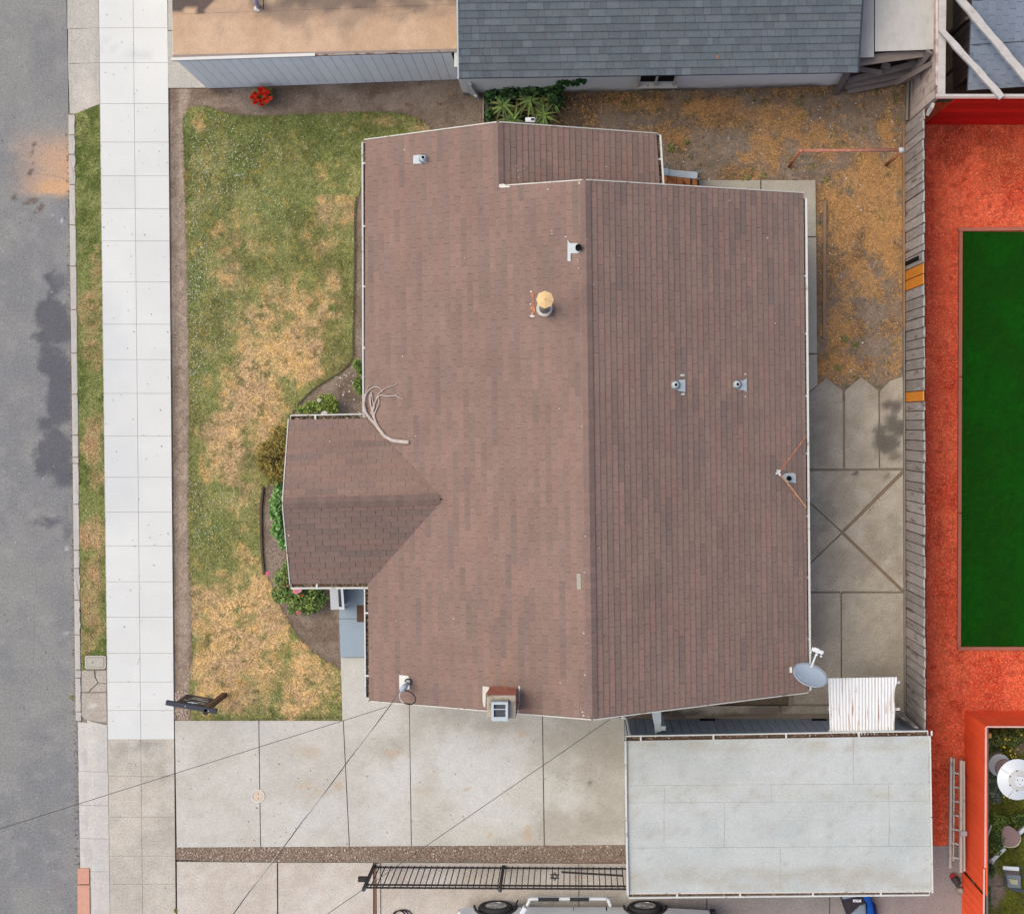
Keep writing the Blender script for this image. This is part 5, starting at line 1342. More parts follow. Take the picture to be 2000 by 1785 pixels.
# ================================================================== NEIGHBOUR: TAN ROOF + GREY SHINGLES
nb = thing('neighbour_garage', 'neighbouring low building with a stained tan flat roof and pale grey vertical boards', 'building', P(640, 60, 0))
def c_tan(px, py):
    n = fbm(px, py, 50, 4, 85); n2 = fbm(px * .6, py, 20, 4, 86)
    c = mixc(S(218, 185, 154), S(208, 174, 143), sst(.35, .65, n))
    d = blobs_soft(px, py, [(590, 28, 70, 26, .9), (680, 34, 90, 22, .6), (540, 20, 50, 20, .9), (760, 24, 90, 16, .6), (860, 22, 50, 14, .5), (600, 60, 14, 26, .35), (670, 62, 12, 34, .5), (450, 30, 60, 8, .4), (430, 60, 6, 20, .3)], .7, 15)
    c = mixc(c, S(140, 122, 108), np.clip(d, 0, 1) * .7)
    c = mixc(c, S(112, 100, 94), blobs(px, py, [(640, -4, 190, 26, 1), (800, -4, 100, 24, .8)], .4, 16) * .8)
    c = mixc(c, S(100, 88, 84), (blobs(px, py, [(350, 2, 50, 26, 1), (375, -20, 60, 50, 1)], .35, 17) > .5) * .95)
    return c * (.95 + .1 * n2)[..., None]
m_tanr = M('tan_roofing', None, .95, (30, .16), (5, .08), bump=(60, .3, .008), fine2=(70, .22))
TZ = 2.66
mb = MB(); tpts = [P(335, -360, TZ - .03), P(892, -360, TZ - .03), P(893, 100, TZ - .03), P(337, 117, TZ - .03)]; mb.slabpoly(tpts, .14); nr = mb.build('roof', m_whitew, nb)
for (a, b, c, d, l) in (((336.5, 26), (892, 6), (893, 96), (338, 108), 0), ((336, -160), (891.5, -160), (892, 8.5), (336.5, 28.5), .008), ((335, -360), (891, -360), (891.5, -158), (336, -158), .016)):
    q = [tuple(P(x, y, TZ)[:2]) for x, y in (a, b, c, d)]
    sheet('roofing_sheet', None, TZ - .012 + l, lambda px, py: c_tan(*topx((px - NX) / PPM, -(py - NY) / PPM, TZ)), m_tanr, .09, .02, nr, world_poly=q)
m_band = M('edge_band', S(166, 150, 142), .9, (40, .1), (6, .12))
mb = MB(); mb.slabpoly([P(337, 107.6, TZ), P(893, 95.5, TZ), P(893, 99.5, TZ), P(337, 114, TZ)], .02); mb.build('edge_strip', m_band, nr)
pbar('fascia', nb, P(336, 117, TZ - .03), P(616, 108, TZ - .03), .06, .1, m_white)
pbar('fascia', nb, P(617, 108, TZ - .04), P(893, 100, TZ - .04), .035, .08, M('peeling_fascia', S(196, 180, 164), .9, (30, .15), (7, .15), mot=(S(150, 110, 84), 8, .5, .62)))
m_pboard = M('pale_siding', (.80, .80, .80), .8, (30, .03), (2.5, .05), objrand=.03)
mb = MB(); mb.prism([P(406, 170)[:2], P(896, 153)[:2], P(893, -330)[:2], P(400, -330)[:2]], -.05, 2.55); mb.build('wall', M('siding_gap', S(96, 100, 108), .9, None, None), nb)
nB_ = 27; pa = P(405.5, 172.3); pb = P(898.5, 154.6); dd = (pb - pa) / nB_; nn_ = Vector((dd.y, -dd.x, 0)).normalized()
for i in range(nB_):
    c = pa + dd * (i + .5); piece('siding_board', nb, c + Vector((0, 0, 1.275)) + nn_ * .0, dd * .955, nn_ * .03, Vector((0, 0, 2.5)), m_pboard)
pa2 = P(405.5, 172.3); pb2 = P(398, -330); dd = (pb2 - pa2) / 30; nn2 = Vector((-1, 0, 0))
for i in range(30): piece('siding_board', nb, pa2 + dd * (i + .5) + Vector((0, 0, 1.275)) + nn2 * .01, dd * .955, nn2 * .03, Vector((0, 0, 2.5)), m_pboard)
# pipe seen at the very top
vp = thing('leaning_pipe', 'silvery pipe on a pale foot with a thin black rod on the tan roof', 'pipe', P(503, 19, TZ))
m_sil = M('silver_pipe', S(186, 188, 212), .4, (30, .05), (9, .08))
mb = MB(); mb.tube([P(505, 15, TZ + .02), P(499, 2, TZ + .35), P(494, -12, TZ + .7)], .045, 14); mb.build('pipe', m_sil, vp, smooth=True)
mb = MB(); mb.lathe(P(502.5, 18, TZ), [(.075, -.01), (.07, .015), (.05, .03)], 16); mb.build('foot', m_whitew, vp)
mb = MB(); mb.tube([P(514.5, 19, TZ + .01), P(514, -6, TZ + .7)], .009, 8); mb.build('rod', m_black, vp)
# the grey shingled neighbour house
nh = thing('neighbour_house', 'neighbouring house with a slate grey shingle roof and cream wall', 'house', P(1290, 20, 0))
GE = 2.75
gA, gB = P(897, 152.5, GE), P(1674.5, 141.5, GE)
up_ = Vector((0, 1, 0)); slope_g = .36
pl_G = plane3(gA, gB, (gA + gB) / 2 + up_ * 3 + Vector((0, 0, 3 * slope_g)))
LW = 3.9
gT0 = gA + Vector((.05, LW, 0)); gT0.z = pl_G[0] + pl_G[1] * gT0.x + pl_G[2] * gT0.y
gT1 = gB + Vector((.0, LW, 0)); gT1.z = pl_G[0] + pl_G[1] * gT1.x + pl_G[2] * gT1.y
GC = [S(134, 144, 156), S(124, 134, 146), S(144, 154, 164), S(118, 126, 138), S(130, 142, 152), S(128, 132, 140), S(152, 162, 172), S(112, 120, 132), S(138, 146, 154), S(120, 122, 130)]
_m = S(120, 130, 142); GC = [(_m + (c - _m) * .42) * np.array([.70, .69, .65]) for c in GC]
GW = [3, 3, 1.6, 2, 3, 2, .5, 1.4, 2, 1]
polyw = [gA, gB, gT1, gT0]
nroof = deck(nh, pl_G, None, m_gunder, .1, 'roof', polyw=polyw)
shingle_slope(nroof, pl_G, None, gB - gA, GC, 290, tab=.2, exp_=.148, gap=.004, lift=.03, seed=40, strip=1, laminated=True, weights=GW, polyw=polyw)
b0 = gT0 + Vector((0, LW, -LW * slope_g)); b1 = gT1 + Vector((0, LW, -LW * slope_g))
mb = MB(); mb.slabpoly([gT0, gT1, b1, b0], .1); mb.build('roof_deck', M('slate_far', S(126, 134, 146), .95, (30, .1), (6, .1)), nroof)
pbar('rake_trim', nh, gA + Vector((-.02, 0, -.03)), gT0 + Vector((-.02, 0, -.03)), .03, .1, m_gpost)
pbar('rake_trim', nh, gB + Vector((.02, 0, -.03)), gT1 + Vector((.02, 0, -.03)), .03, .1, m_gunder)
m_stucco = M('cream_stucco', None, .95, (40, .06), (3, .06), bump=(60, .2, .004))
w0, w1 = P(905, 186), P(1636, 168.5)
# wall with dirt rising from the ground (stain of its own)
W = (w1 - w0); nx = 120; vs = []; fs = []; cs_ = []
zs = [-.05, .06, .14, .24, .36, .55, 1.0, 1.6, 2.6]
for j, z in enumerate(zs):
    for i in range(nx + 1):
        p = w0 + W * i / nx; vs.append((p.x, p.y, z))
for j in range(len(zs) - 1):
    for i in range(nx): a = j * (nx + 1) + i; fs.append((a, a + 1, a + nx + 2, a + nx + 1))
arr = np.array(vs); nz = fbm(arr[:, 0] * 60, arr[:, 2] * 60, 26, 4, 88)
t = 1 - sst(.02, .42, arr[:, 2] + (nz - .5) * .5)
cst = mixc(np.tile(np.array([.74, .74, .73]), (len(arr), 1)), np.tile(S(120, 106, 88), (len(arr), 1)), t * .9)
wo_ = fast('wall', arr, np.array(fs), m_stucco, cst, nh)
mb = MB(); mb.col = tuple(S(226, 226, 224)); mb.prism([(w0.x, w0.y + .02), (w1.x, w1.y + .02), (w1.x, w1.y + 7), (w0.x, w0.y + 7)], -.05, 2.6); mb.build('wall_body', m_stucco, nh)
# window in that wall
wx0, wx1, wy = P(1243, 0)[0], P(1309, 0)[0], None
def onw(px_, z, out=.0):
    t = (P(px_, 0)[0] - w0.x) / W.x; p = w0 + W * t; return Vector((p.x, p.y - out, z))
wn_ = piece('window', nh, (onw(1243, 1.3) + onw(1312, 1.3)) / 2 + Vector((0, -.02, .35)), (onw(1312, 0) - onw(1243, 0)), Vector((0, .05, 0)), Vector((0, 0, 1.15)), m_hole2)
piece('window_sill', nh, (onw(1236, .75) + onw(1318, .75)) / 2 + Vector((0, -.06, 0)), (onw(1318, 0) - onw(1236, 0)), Vector((0, .12, 0)), Vector((0, 0, .05)), m_whitew)
for px_ in (1243, 1276, 1311): piece('window_frame', nh, onw(px_, 1.35, .05), Vector((.05, 0, 0)), Vector((0, .05, 0)), Vector((0, 0, 1.15)), m_whitew)
mb = MB(); blob = blob_on(pl_G, 1401, 112, 4.5, 4.5, 9, 'rust_spot', nroof, M('rust_spot', S(150, 118, 108), .9, None, (20, .2)), .045, 9)
# short stub of pale fence between the bed and the aloes
sf = thing('fence_stub', 'pale grey board fence stub under the slate roof eave at the bed corner', 'fence', P(935, 175, 0))
pbar('board', sf, P(911, 160, 1.25), P(928, 188, .15), .05, .25, M('fence_grey_pale', S(196, 196, 198), .9, (30, .08), (6, .1)), up=Vector((0, 0, 1)))
pbar('board', sf, P(921, 150, 1.0), P(930, 182, .2), .12, .04, m_gpost)
pbar('post', sf, P(929, 187, -.05), P(929, 187, .5), .06, .06, m_whitew)
pbar('board', sf, P(934, 176, .35), P(934, 152, .35), .16, .8, m_whitew)
# plank edging at the aloe bed
ae = thing('bed_plank', 'grey plank edge between the front soil bed and the aloe bed', 'plank', P(945, 215, 0))
pbar('plank', ae, P(944, 186, .02), P(944, 250, .02), .03, .14, M('pale_plank', S(188, 170, 158), .9, (30, .1), (6, .1)))
pbar('plank', ae, P(950, 200, .0), P(951, 246, .0), .08, .08, M('grey_plank', S(112, 104, 98), .9, (30, .1), (6, .1)))

# ================================================================== GREY WOODEN FENCE ON THE RIGHT
m_wf = M('weathered_board', S(182, 172, 166), .95, (60, .1), (4, .12), objrand=.16, grain=((30, 30, 2.5), .22), mot=(S(208, 202, 196), 1, .58, .74, (9, 9, 1.6)), mot2=(S(138, 126, 120), 1, .56, .7, (5, 7, 1.2)))
m_wfn = M('new_cedar_board', S(246, 156, 60), .85, (40, .1), (6, .12), objrand=.1, grain=((30, 30, 3), .2))
m_redp = M('red_painted_back', S(120, 72, 66), .8, (30, .1), (5, .12))
m_lich = M('lichen', S(214, 212, 204), 1, (40, .1), (20, .1))
fence = thing('board_fence', 'long weathered grey board fence between the dry yard and the red chip ground', 'fence', P(1768, 800, 0))
FX = lambda y: 1766.5 + (y - 250) * .002
y = 246.; k = 0; rr = random.Random(5); FH = 1.86
while y < 1402:
    w = rr.choice((17.5, 18.5, 19.5, 20.5))
    for tgt in (508, 530, 550, 570, 766, 786):
        if y < tgt < y + w + 9 and tgt - y > 3: w = tgt - y; break
    new = (529 < y < 569) or (765 < y < 785)
    if 538 < y + w < 540: pass
    mt = m_wfn if new else m_wf; hh = FH + rr.uniform(-.05, .03) - (.06 if new else 0); tl = rr.uniform(-.012, .012)
    c = P(FX(y), y + w / 2) + Vector((.012 + rr.uniform(-.006, .006), 0, hh / 2 - .02))
    piece('fence_board', fence, c, Vector((.022, tl * .1, 0)), Vector((0, (w - 1.8) / PPM, 0)), Vector((tl, 0, hh)), mt)
    piece('fence_backing', fence, c + Vector((.0185, 0, -.01)), Vector((.012, 0, 0)), Vector((0, (w - .2) / PPM, 0)), Vector((0, 0, hh - .05)), m_redp)
    # flaking top end
    if not new and rr.random() < .75:
        tp = c + Vector((-.004, 0, hh / 2)); mb = MB(); ll = rr.uniform(.03, .09); mb.box(tp.x - .014, tp.x - .0115 + .004, tp.y - w / PPM * rr.uniform(.2, .42), tp.y + w / PPM * rr.uniform(.2, .42), tp.z - ll, tp.z + .004); mb.build('lichen_patch', m_lich, fence)
    y += w; k += 1
m_rail = M('base_rail', S(176, 140, 108), .9, (30, .12), (5, .15)); m_rail2 = M('base_rail_grey', S(150, 142, 134), .9, (30, .12), (5, .15))
pbar('bottom_rail', fence, P(1764.5, 243, .04), P(1765, 640, .04), .03, .12, m_rail); pbar('bottom_rail', fence, P(1765, 641, .04), P(1767, 1402, .04), .03, .12, m_rail2)
for z in (.4, 1.5): pbar('rail', fence, P(1768.5, 246, 0) + Vector((.06, 0, z)), P(1771, 1402, 0) + Vector((.06, 0, z)), .05, .09, m_redp)
# rusty gap (broken board) above the new ones
piece('broken_gap', fence, P(1767.5, 517) + Vector((.001, 0, .75)), Vector((.026, 0, 0)), Vector((0, .1, 0)), Vector((0, 0, 1.3)), m_hole2)
# low return of the fence to the garage
rt = thing('fence_return', 'short brown plank wall slanting from the grey fence end to the garage corner', 'fence', P(1778, 1412, 0))
pbar('plank', rt, P(1752, 1393, .5), P(1768, 1403, .5), .04, .9, m_wf)
pbar('plank', rt, P(1768, 1403.5, .9), P(1775, 1405, .9), .04, 1.8, m_wf)

# taller old fence section at the top right
m_pink = M('pinkish_board', S(222, 204, 194), .95, (50, .1), (4, .12), objrand=.08, grain=((25, 25, 1.6), .22), mot=(S(176, 150, 144), 3, .5, .65))
m_capb = M('cap_board', S(208, 202, 196), .95, (50, .1), (4, .1), objrand=.04, grain=((3, 20, 20), .1), mot=(S(190, 182, 174), 6, .5, .8))
tf2 = thing('tall_fence', 'tall pinkish grey board fence with a pale cap past the dry yard\'s corner', 'fence', P(1775, 150, 0))
y = 236; rr = random.Random(9)
while y > -120:
    w = 17.; hh = 2.6
    c = P(1777, y - w / 2) + Vector((0, 0, hh / 2)); piece('fence_board', tf2, c, Vector((.025, 0, 0)), Vector((0, (w - .7) / PPM, 0)), Vector((0, 0, hh)), m_pink); y -= w
pbar('cap_board', tf2, P(1838.5, 190, 2.62), P(1842, -130, 2.62), .15, .04, m_capb); pbar('cap_board', tf2, P(1829.5, 168, 2.6), P(1829.5, -130, 2.6), .05, .05, m_pink)
pbar('end_board', tf2, P(1776, 240, .1), P(1838, 186, 2.5), .05, .14, m_rail2)
pbar('base_board', tf2, P(1770, 236, .1), P(1773, 160, .1), .05, .12, m_rail2)
# red fence facing the play area, horizontal boards, pale cap
m_redf = M('red_board', (.66, .014, .008), .75, (30, .08), (3, .1), objrand=.16, grain=((1.5, 20, 20), .18)); 
rf_ = thing('red_back_fence', 'deep red horizontal board fence with a pale cap at the top of the chip ground', 'fence', P(1950, 243, 0))
RH = 2.74; nb_ = 14
for i in range(nb_):
    z = RH / nb_ * (i + .5); piece('fence_board', rf_, Vector(((P(1808, 0)[0] + P(2220, 0)[0]) / 2, P(0, 243)[1], z)), Vector(((2220 - 1808) / PPM, 0, 0)), Vector((0, .03, 0)), Vector((0, 0, RH / nb_ - .012)), m_redf)
piece('cap_board', rf_, Vector(((P(1846, 0, RH)[0] + P(2260, 0, RH)[0]) / 2, P(0, 187.3, RH)[1], RH)), Vector(((2260 - 1846) / PPM, 0, 0)), Vector((0, .055, 0)), Vector((0, 0, .05)), m_capb)
piece('cap_board', rf_, Vector(((P(1846, 0, RH)[0] + P(2260, 0, RH)[0]) / 2, P(0, 191.3, RH)[1], RH - .02)), Vector(((2260 - 1846) / PPM, 0, 0)), Vector((0, .035, 0)), Vector((0, 0, .05)), M('cap_pink', S(196, 160, 150), .9, (30, .1), (6, .1)))
mb = MB(); mb.bar(P(1812, 222, 2.2), P(1822, 206, 2.5), .06, .12); mb.build('corner_block', m_capb, rf_)
# orange red fence at the bottom right, L shaped
m_org = M('orange_red_board', (.84, .1, .035), .7, (30, .05), (3, .06), objrand=.05, grain=((14, 14, 1.5), .08))
of = thing('orange_fence', 'bright orange red board fence round the neighbour\'s flower garden', 'fence', P(1884, 1500, 0))
OH = 1.74
y = 1388.
while y < 2200:
    w = 16.5; c = P(1884 - (6 if y > 1698 else 0), y + w / 2) + Vector((.02, 0, OH / 2)); piece('fence_board', of, c, Vector((.025, 0, 0)), Vector((0, (w - (.35 if y < 1650 else .8)) / PPM, 0)), Vector((0, 0, OH)), m_org); y += w
x = 1885.
while x < 2250:
    w = 16.5; c = P(x + w / 2, 1387.5) + Vector((.0, -.02, OH / 2)); piece('fence_board', of, c, Vector(((w - .4) / PPM, 0, 0)), Vector((0, .025, 0)), Vector((0, 0, OH)), m_org); x += w
m_tipw = M('board_tips', S(230, 190, 180), .8, (40, .1), (10, .15))
pbar('top_edge', of, P(1925.5, 1420, OH), P(1924, 1694, OH), .035, .02, m_tipw); pbar('top_edge', of, P(1922, 1697, OH), P(1918, 2250, OH), .035, .02, m_tipw)
pbar('top_edge', of, P(1927, 1419, OH), P(2280, 1420, OH), .03, .02, m_tipw)
for z in (.4, 1.5): pbar('rail', of, P(1892, 1395, 0) + Vector((0, 0, z)), P(1890, 2200, 0) + Vector((0, 0, z)), .05, .08, m_rail2)

# shed, planks and beams at the top right --------------------------------------------------
m_ply = M('weathered_sheet', S(204, 200, 194), .95, (40, .07), (3, .1), mot=(S(190, 187, 182), 4, .5, .8), grain=((20, 3, 3), .08))
fr = thing('lean_to_shed', 'small lean-to with a pale weathered sheet roof between the slate roof and tall fence', 'shed', P(1750, 50, 0))
mb = MB(); mb.slabpoly([P(1709, -120, 2.3), P(1824, -120, 2.3), P(1825, 97, 2.3), P(1709, 101, 2.3)], .03); mb.build('roof_sheet', m_ply, fr)
mb = MB(); mb.slabpoly([P(1679, -120, 2.35), P(1707, -120, 2.35), P(1707, 112, 2.35), P(1678, 113, 2.35)], .03); mb.build('roof_sheet', M('weathered_strip', S(180, 178, 176), .95, (40, .07), (3, .1), grain=((20, 3, 3), .1)), fr)
mb = MB(); mb.prism([P(1672, 120)[:2], P(1770, 118)[:2], P(1770, -100)[:2], P(1672, -100)[:2]], -.1, 2.1); mb.build('wall', M('dark_shed_wall', S(70, 62, 56), .95, (30, .1), (5, .1)), fr)
m_plk = M('old_plank', S(144, 132, 126), .95, (50, .1), (5, .12), objrand=.12, grain=((3, 25, 25), .2))
lm = thing('plank_pile', 'jumble of old grey planks leaning between the slate roofed house and the tall fence', 'planks', P(1720, 150, 0))
for a, b, w, h in ((P(1673, 121, 2.1), P(1822, 100, 2.1), .2, .04), (P(1673, 134, 1.3), P(1722, 143, 1.3), .1, .04), (P(1655, 158, .7), P(1790, 125, 1.2), .13, .04), (P(1650, 168, .3), P(1785, 140, .6), .16, .05),
                  (P(1655, 176, .1), P(1780, 150, .25), .2, .05), (P(1750, 163, .9), P(1822, 123, 2.2), .1, .05), (P(1780, 148, 1.3), P(1817, 102, 2.4), .09, .05), (P(1772, 150, 1.0), P(1812, 100, 2.3), .06, .04),
                  (P(1631, 184, .0), P(1655, 143, 1.5), .12, .05), (P(1722, 127, 1.2), P(1738, 132, 1.2), .12, .1)):
    pbar('plank', lm, a, b, w, h, m_plk if a.x < P(1749, 0)[0] or b.z > 2.25 else m_capb)
# neighbour shed with blue grey shingles
sh = thing('slate_shed', 'blue grey shingled shed roof with a dark plank wall at the top right corner', 'shed', P(1960, 80, 0))
pl_S = (2.35, .0, .0)
sA = P(1890.5, 177, 2.3); sB = P(2150, 160, 2.3)
pl_S = plane3(sA, sB, (sA + sB) / 2 + Vector((0, 3, .5)))
SC = [S(134, 144, 158), S(132, 142, 156), S(136, 146, 160)]
pw = [sA, sB, sB + Vector((0, 3.4, .57)), sA + Vector((.02, 3.4, .57))]
sr = deck(sh, pl_S, None, M('shed_underlay', S(104, 114, 128), .95, (30, .1), (5, .1)), .1, 'roof', polyw=pw)
shingle_slope(sr, pl_S, None, Vector((0, 1, 0)), SC, 0, tab=.3, exp_=.14, gap=.012, lift=.004, seed=50, strip=1, polyw=pw)
for v_ in (.9, 1.78, 2.66): pbar('lap_seam', sr, sA + Vector((.02, v_, v_ * .167 + .022)), sB + Vector((0, v_, v_ * .167 + .022)), .012, .01, m_gunder)
mb = MB()
mb.prism([P(1893, 172)[:2], P(2180, 160)[:2], P(2180, -260)[:2], P(1893, -260)[:2]], -.1, 2.2); mb.build('wall', M('shed_wall_dark', S(96, 88, 82), .95, (30, .1), (4, .1)), sh)
y = 176
m_shb = M('shed_plank', S(124, 114, 108), .95, (40, .1), (4, .1), objrand=.14)
while y > -100:
    w = 9.; piece('wall_board', sh, P(1862, y - w / 2) + Vector((0, 0, 1.1)), Vector((.03, 0, 0)), Vector((0, (w - .9) / PPM, 0)), Vector((0, 0, 2.1)), m_shb); y -= w
for a, b in ((P(1852, 72, .4), P(1892, 35, 1.9)), (P(1852, 145, .4), P(1890, 110, 1.9))): pbar('brace', sh, a, b, .07, .16, M('shed_brace', S(104, 94, 88), .95, (40, .1), (4, .1)))
piece('window', sh, P(1867, 72) + Vector((0, 0, 1.6)), Vector((.05, 0, 0)), Vector((0, .5, 0)), Vector((0, 0, .5)), m_hole2)
piece('window_bar', sh, P(1867, 72) + Vector((-.03, 0, 1.6)), Vector((.03, 0, 0)), Vector((0, .5, 0)), Vector((0, 0, .03)), m_whitew)
for lab, a, b, w in (('pale diagonal timber running off the right edge above the shingled shed', P(1873, -6, 2.95), P(2008, 156, 2.95), .155),
                     ('pale diagonal timber from the tall fence cap down to the red fence cap', P(1838, 57, 2.85), P(1958, 190, 2.85), .12)):
    t = thing('timber_beam', lab, 'timber beam', a, 'diagonal timbers at the top right'); d = (b - a)
    mb = MB(); rr = random.Random(4); s_ = d.cross(Vector((0, 0, 1))).normalized(); L1 = []; L2 = []
    for i in range(13):
        q = a + d * i / 12; L1.append(q + s_ * (w / 2 + rr.uniform(-.01, .01))); L2.append(q - s_ * (w / 2 + rr.uniform(-.01, .01)))
    mb.slabpoly(L1 + L2[::-1], .09); mb.build('beam', m_capb, t)
# ================================================================== PLANTS
m_leaf = M('leaf', None, .6, None, None, spec=.2)
m_stem = M('stem', S(150, 128, 104), .9, (30, .1), (6, .1)); m_petal = M('petal', None, .8, None, None)
def foliage(parent, centers, n, size, pal, seed, flat=.5, aspect=.6, name='foliage', w=None, hollow=.35):
    """centers: (x, y, z, rx, ry, rz) world ellipsoids filled with small folded leaves"""
    r = np.random.default_rng(seed); C = np.array(centers, float); vol = C[:, 3] * C[:, 4]; ci = r.choice(len(C), n, p=vol / vol.sum())
    d = r.normal(size=(n, 3)); d /= np.linalg.norm(d, axis=1)[:, None]; rad = hollow + (1 - hollow) * r.uniform(0, 1, n) ** .6
    clump = vnoise(d[:, 0] * 3 + ci * 7, d[:, 1] * 3 + d[:, 2] * 2, seed); rad = rad * (.6 + .62 * clump)
    p = C[ci, :3] + d * C[ci, 3:] * rad[:, None]; p[:, 2] = np.maximum(p[:, 2], -.02)
    nrm = d * flat + np.array([0, 0, 1.0]) * 1.0 + r.normal(size=(n, 3)) * .45; nrm /= np.linalg.norm(nrm, axis=1)[:, None]
    t = r.normal(size=(n, 3)); t -= nrm * (t * nrm).sum(1)[:, None]; t /= np.linalg.norm(t, axis=1)[:, None]; s = np.cross(nrm, t)
    L = size * r.uniform(.6, 1.3, n)[:, None]; W_ = L * aspect * .5
    v0 = p - t * L * .5; v1 = p + s * W_ + nrm * L * .08; v2 = p + t * L * .5; v3 = p - s * W_ + nrm * L * .08
    V = np.stack([v0, v1, v2, v3], 1).reshape(-1, 3); F = np.arange(4 * n).reshape(n, 4)
    pal = np.array(pal); k = np.clip((clump + r.normal(size=n) * .22) * len(pal), 0, len(pal) - 1).astype(int)
    cc = pal[k] * (1 + r.uniform(-.2, .2, (n, 1)))
    o = fast(name, V, F, m_leaf, np.repeat(np.clip(cc, 0, .85), 4, 0), parent); o['kind'] = 'stuff'; return o
def W3(px, py, z, rx, ry, rz): p = P(px, py, z); return (p.x, p.y, z, rx / PPM, ry / PPM, rz)
def bloom(parent, px, py, z, rad, col, seed, name='flower', petals=9):
    rr = random.Random(seed); c = P(px, py, z); mb = MB(); mb.col = tuple(col)
    for ring, (n, rr_, h) in enumerate(((petals, 1, .0), (6, .62, .012), (4, .3, .02))):
        mb.col = tuple(np.clip(col * (1 - .08 * ring + rr.uniform(-.05, .05)), 0, .85))
        for k in range(n):
            a = 2 * math.pi * k / n + ring * .5 + rr.uniform(-.2, .2); d = Vector((math.cos(a), math.sin(a), 0)); s = Vector((-d.y, d.x, 0)); q = rad * rr_
            b = c + Vector((0, 0, h)); mb.add([b, b + d * q * .6 + s * q * .38 + Vector((0, 0, .01)), b + d * q + Vector((0, 0, .004)), b + d * q * .6 - s * q * .38 + Vector((0, 0, .01))], [(0, 1, 2, 3)])
    return mb.build(name, m_petal, parent)
def stems(parent, base, tips, r=.008, name='stem', mat=None):
    mb = MB()
    for t in tips:
        m_ = (Vector(base) + Vector(t)) / 2 + Vector((RNG.uniform(-.05, .05), RNG.uniform(-.05, .05), .03)); mb.tube([base, m_, t], [r, r * .8, r * .5], 5)
    o = mb.build(name, mat or m_stem, parent); o['kind'] = 'stuff'; return o
GR1 = [S(62, 82, 34), S(88, 110, 46), S(112, 136, 58), S(140, 160, 78)]
GR2 = [S(40, 62, 30), S(58, 84, 40), S(80, 110, 52), S(104, 132, 66)]
# bronze shrub
t = thing('bronze_shrub', 'olive brown shrub with bare pale twigs against the front gable edge', 'shrub', P(535, 890, 0))
foliage(t, [W3(548, 850, .45, 22, 26, .35), W3(530, 885, .5, 32, 34, .4), W3(538, 925, .45, 26, 24, .35), W3(515, 905, .3, 16, 22, .25), W3(556, 890, .5, 20, 50, .4)], 3200, .055, [S(78, 66, 30), S(110, 94, 40), S(142, 116, 50), S(166, 140, 64), S(120, 124, 56)], 201)
stems(t, P(545, 895, .05), [P(x, y, z) for x, y, z in ((522, 900, .88), (515, 905, .75), (530, 915, .85), (540, 870, .95), (535, 880, .95), (519, 890, .8), (548, 925, .8), (550, 860, .9), (528, 930, .7))], .009, 'twigs', M('pale_twig', S(206, 186, 160), .9, None, None))
# green hedge
t = thing('green_hedge', 'dense bright green leafy shrub strip pressed against the front gable wall', 'shrub', P(545, 1005, 0))
foliage(t, [W3(548, 955, .4, 14, 20, .4), W3(541, 990, .4, 17, 30, .4), W3(545, 1030, .4, 16, 30, .4), W3(553, 1058, .35, 10, 18, .35)], 2300, .075, [S(56, 96, 40), S(84, 130, 58), S(116, 160, 82), S(150, 188, 112)], 202, aspect=.55)
# rose bushes
t = thing('rose_bush', 'spreading rose bush with pink blooms below the front gable corner', 'rose bush', P(580, 1165, 0), 'rose bushes around the front gable')
foliage(t, [W3(575, 1160, .35, 34, 24, .3), W3(612, 1166, .35, 30, 24, .3), W3(552, 1128, .3, 18, 20, .3), W3(545, 1160, .25, 16, 18, .22), W3(590, 1190, .25, 34, 12, .2), W3(562, 1105, .3, 12, 14, .3)], 3400, .055, [S(60, 84, 40), S(84, 112, 52), S(110, 138, 64), S(150, 168, 84)], 203)
stems(t, P(575, 1165, 0), [P(x, y, z) for x, y, z in ((540, 1130, .4), (560, 1190, .4), (600, 1195, .4), (630, 1170, .4), (533, 1165, .35), (580, 1150, .6))])
for i, (x, y, z, r_, c) in enumerate([(578, 1154, .66, .075, S(244, 150, 170)), (585, 1152, .66, .06, S(250, 170, 186)), (583, 1196, .4, .06, S(214, 128, 132)), (523, 1120, .35, .055, S(244, 130, 160)), (590, 1163, .6, .035, S(200, 110, 70)), (562, 1144, .5, .03, S(220, 150, 130))]): bloom(t, x, y, z, r_, c, i)
t = thing('rose_bush', 'small rose bush with white blooms just above the front gable gutter', 'rose bush', P(632, 792, 0), 'rose bushes around the front gable')
foliage(t, [W3(635, 788, .45, 24, 20, .3), W3(610, 796, .35, 20, 14, .25), W3(650, 795, .4, 14, 18, .3), W3(590, 800, .3, 14, 8, .2)], 1900, .05, [S(70, 92, 34), S(98, 122, 44), S(132, 154, 62), S(164, 176, 86)], 204)
for i, (x, y, z, r_, c) in enumerate([(623, 782, .8, .045, S(244, 228, 220)), (632, 808, .7, .06, S(250, 236, 240)), (636, 806, .7, .04, S(250, 240, 240))]): bloom(t, x, y, z, r_, c, 20 + i)
for lab, x, y, rx, ry, n, sd_ in (('sparse green shrub beside the front gutter at the lawn\'s lower right curve', 698, 713, 10, 12, 420, 205), ('sparse green shrub under the front gutter just above the dead branch', 699, 750, 12, 16, 520, 206)):
    t = thing('small_shrub', lab, 'shrub', P(x, y, 0), 'small shrubs by the front gutter')
    foliage(t, [W3(x, y, .4, rx, ry, .3), W3(x + 5, y + 12, .5, rx * .7, ry * .7, .3)], n, .05, GR1, sd_)
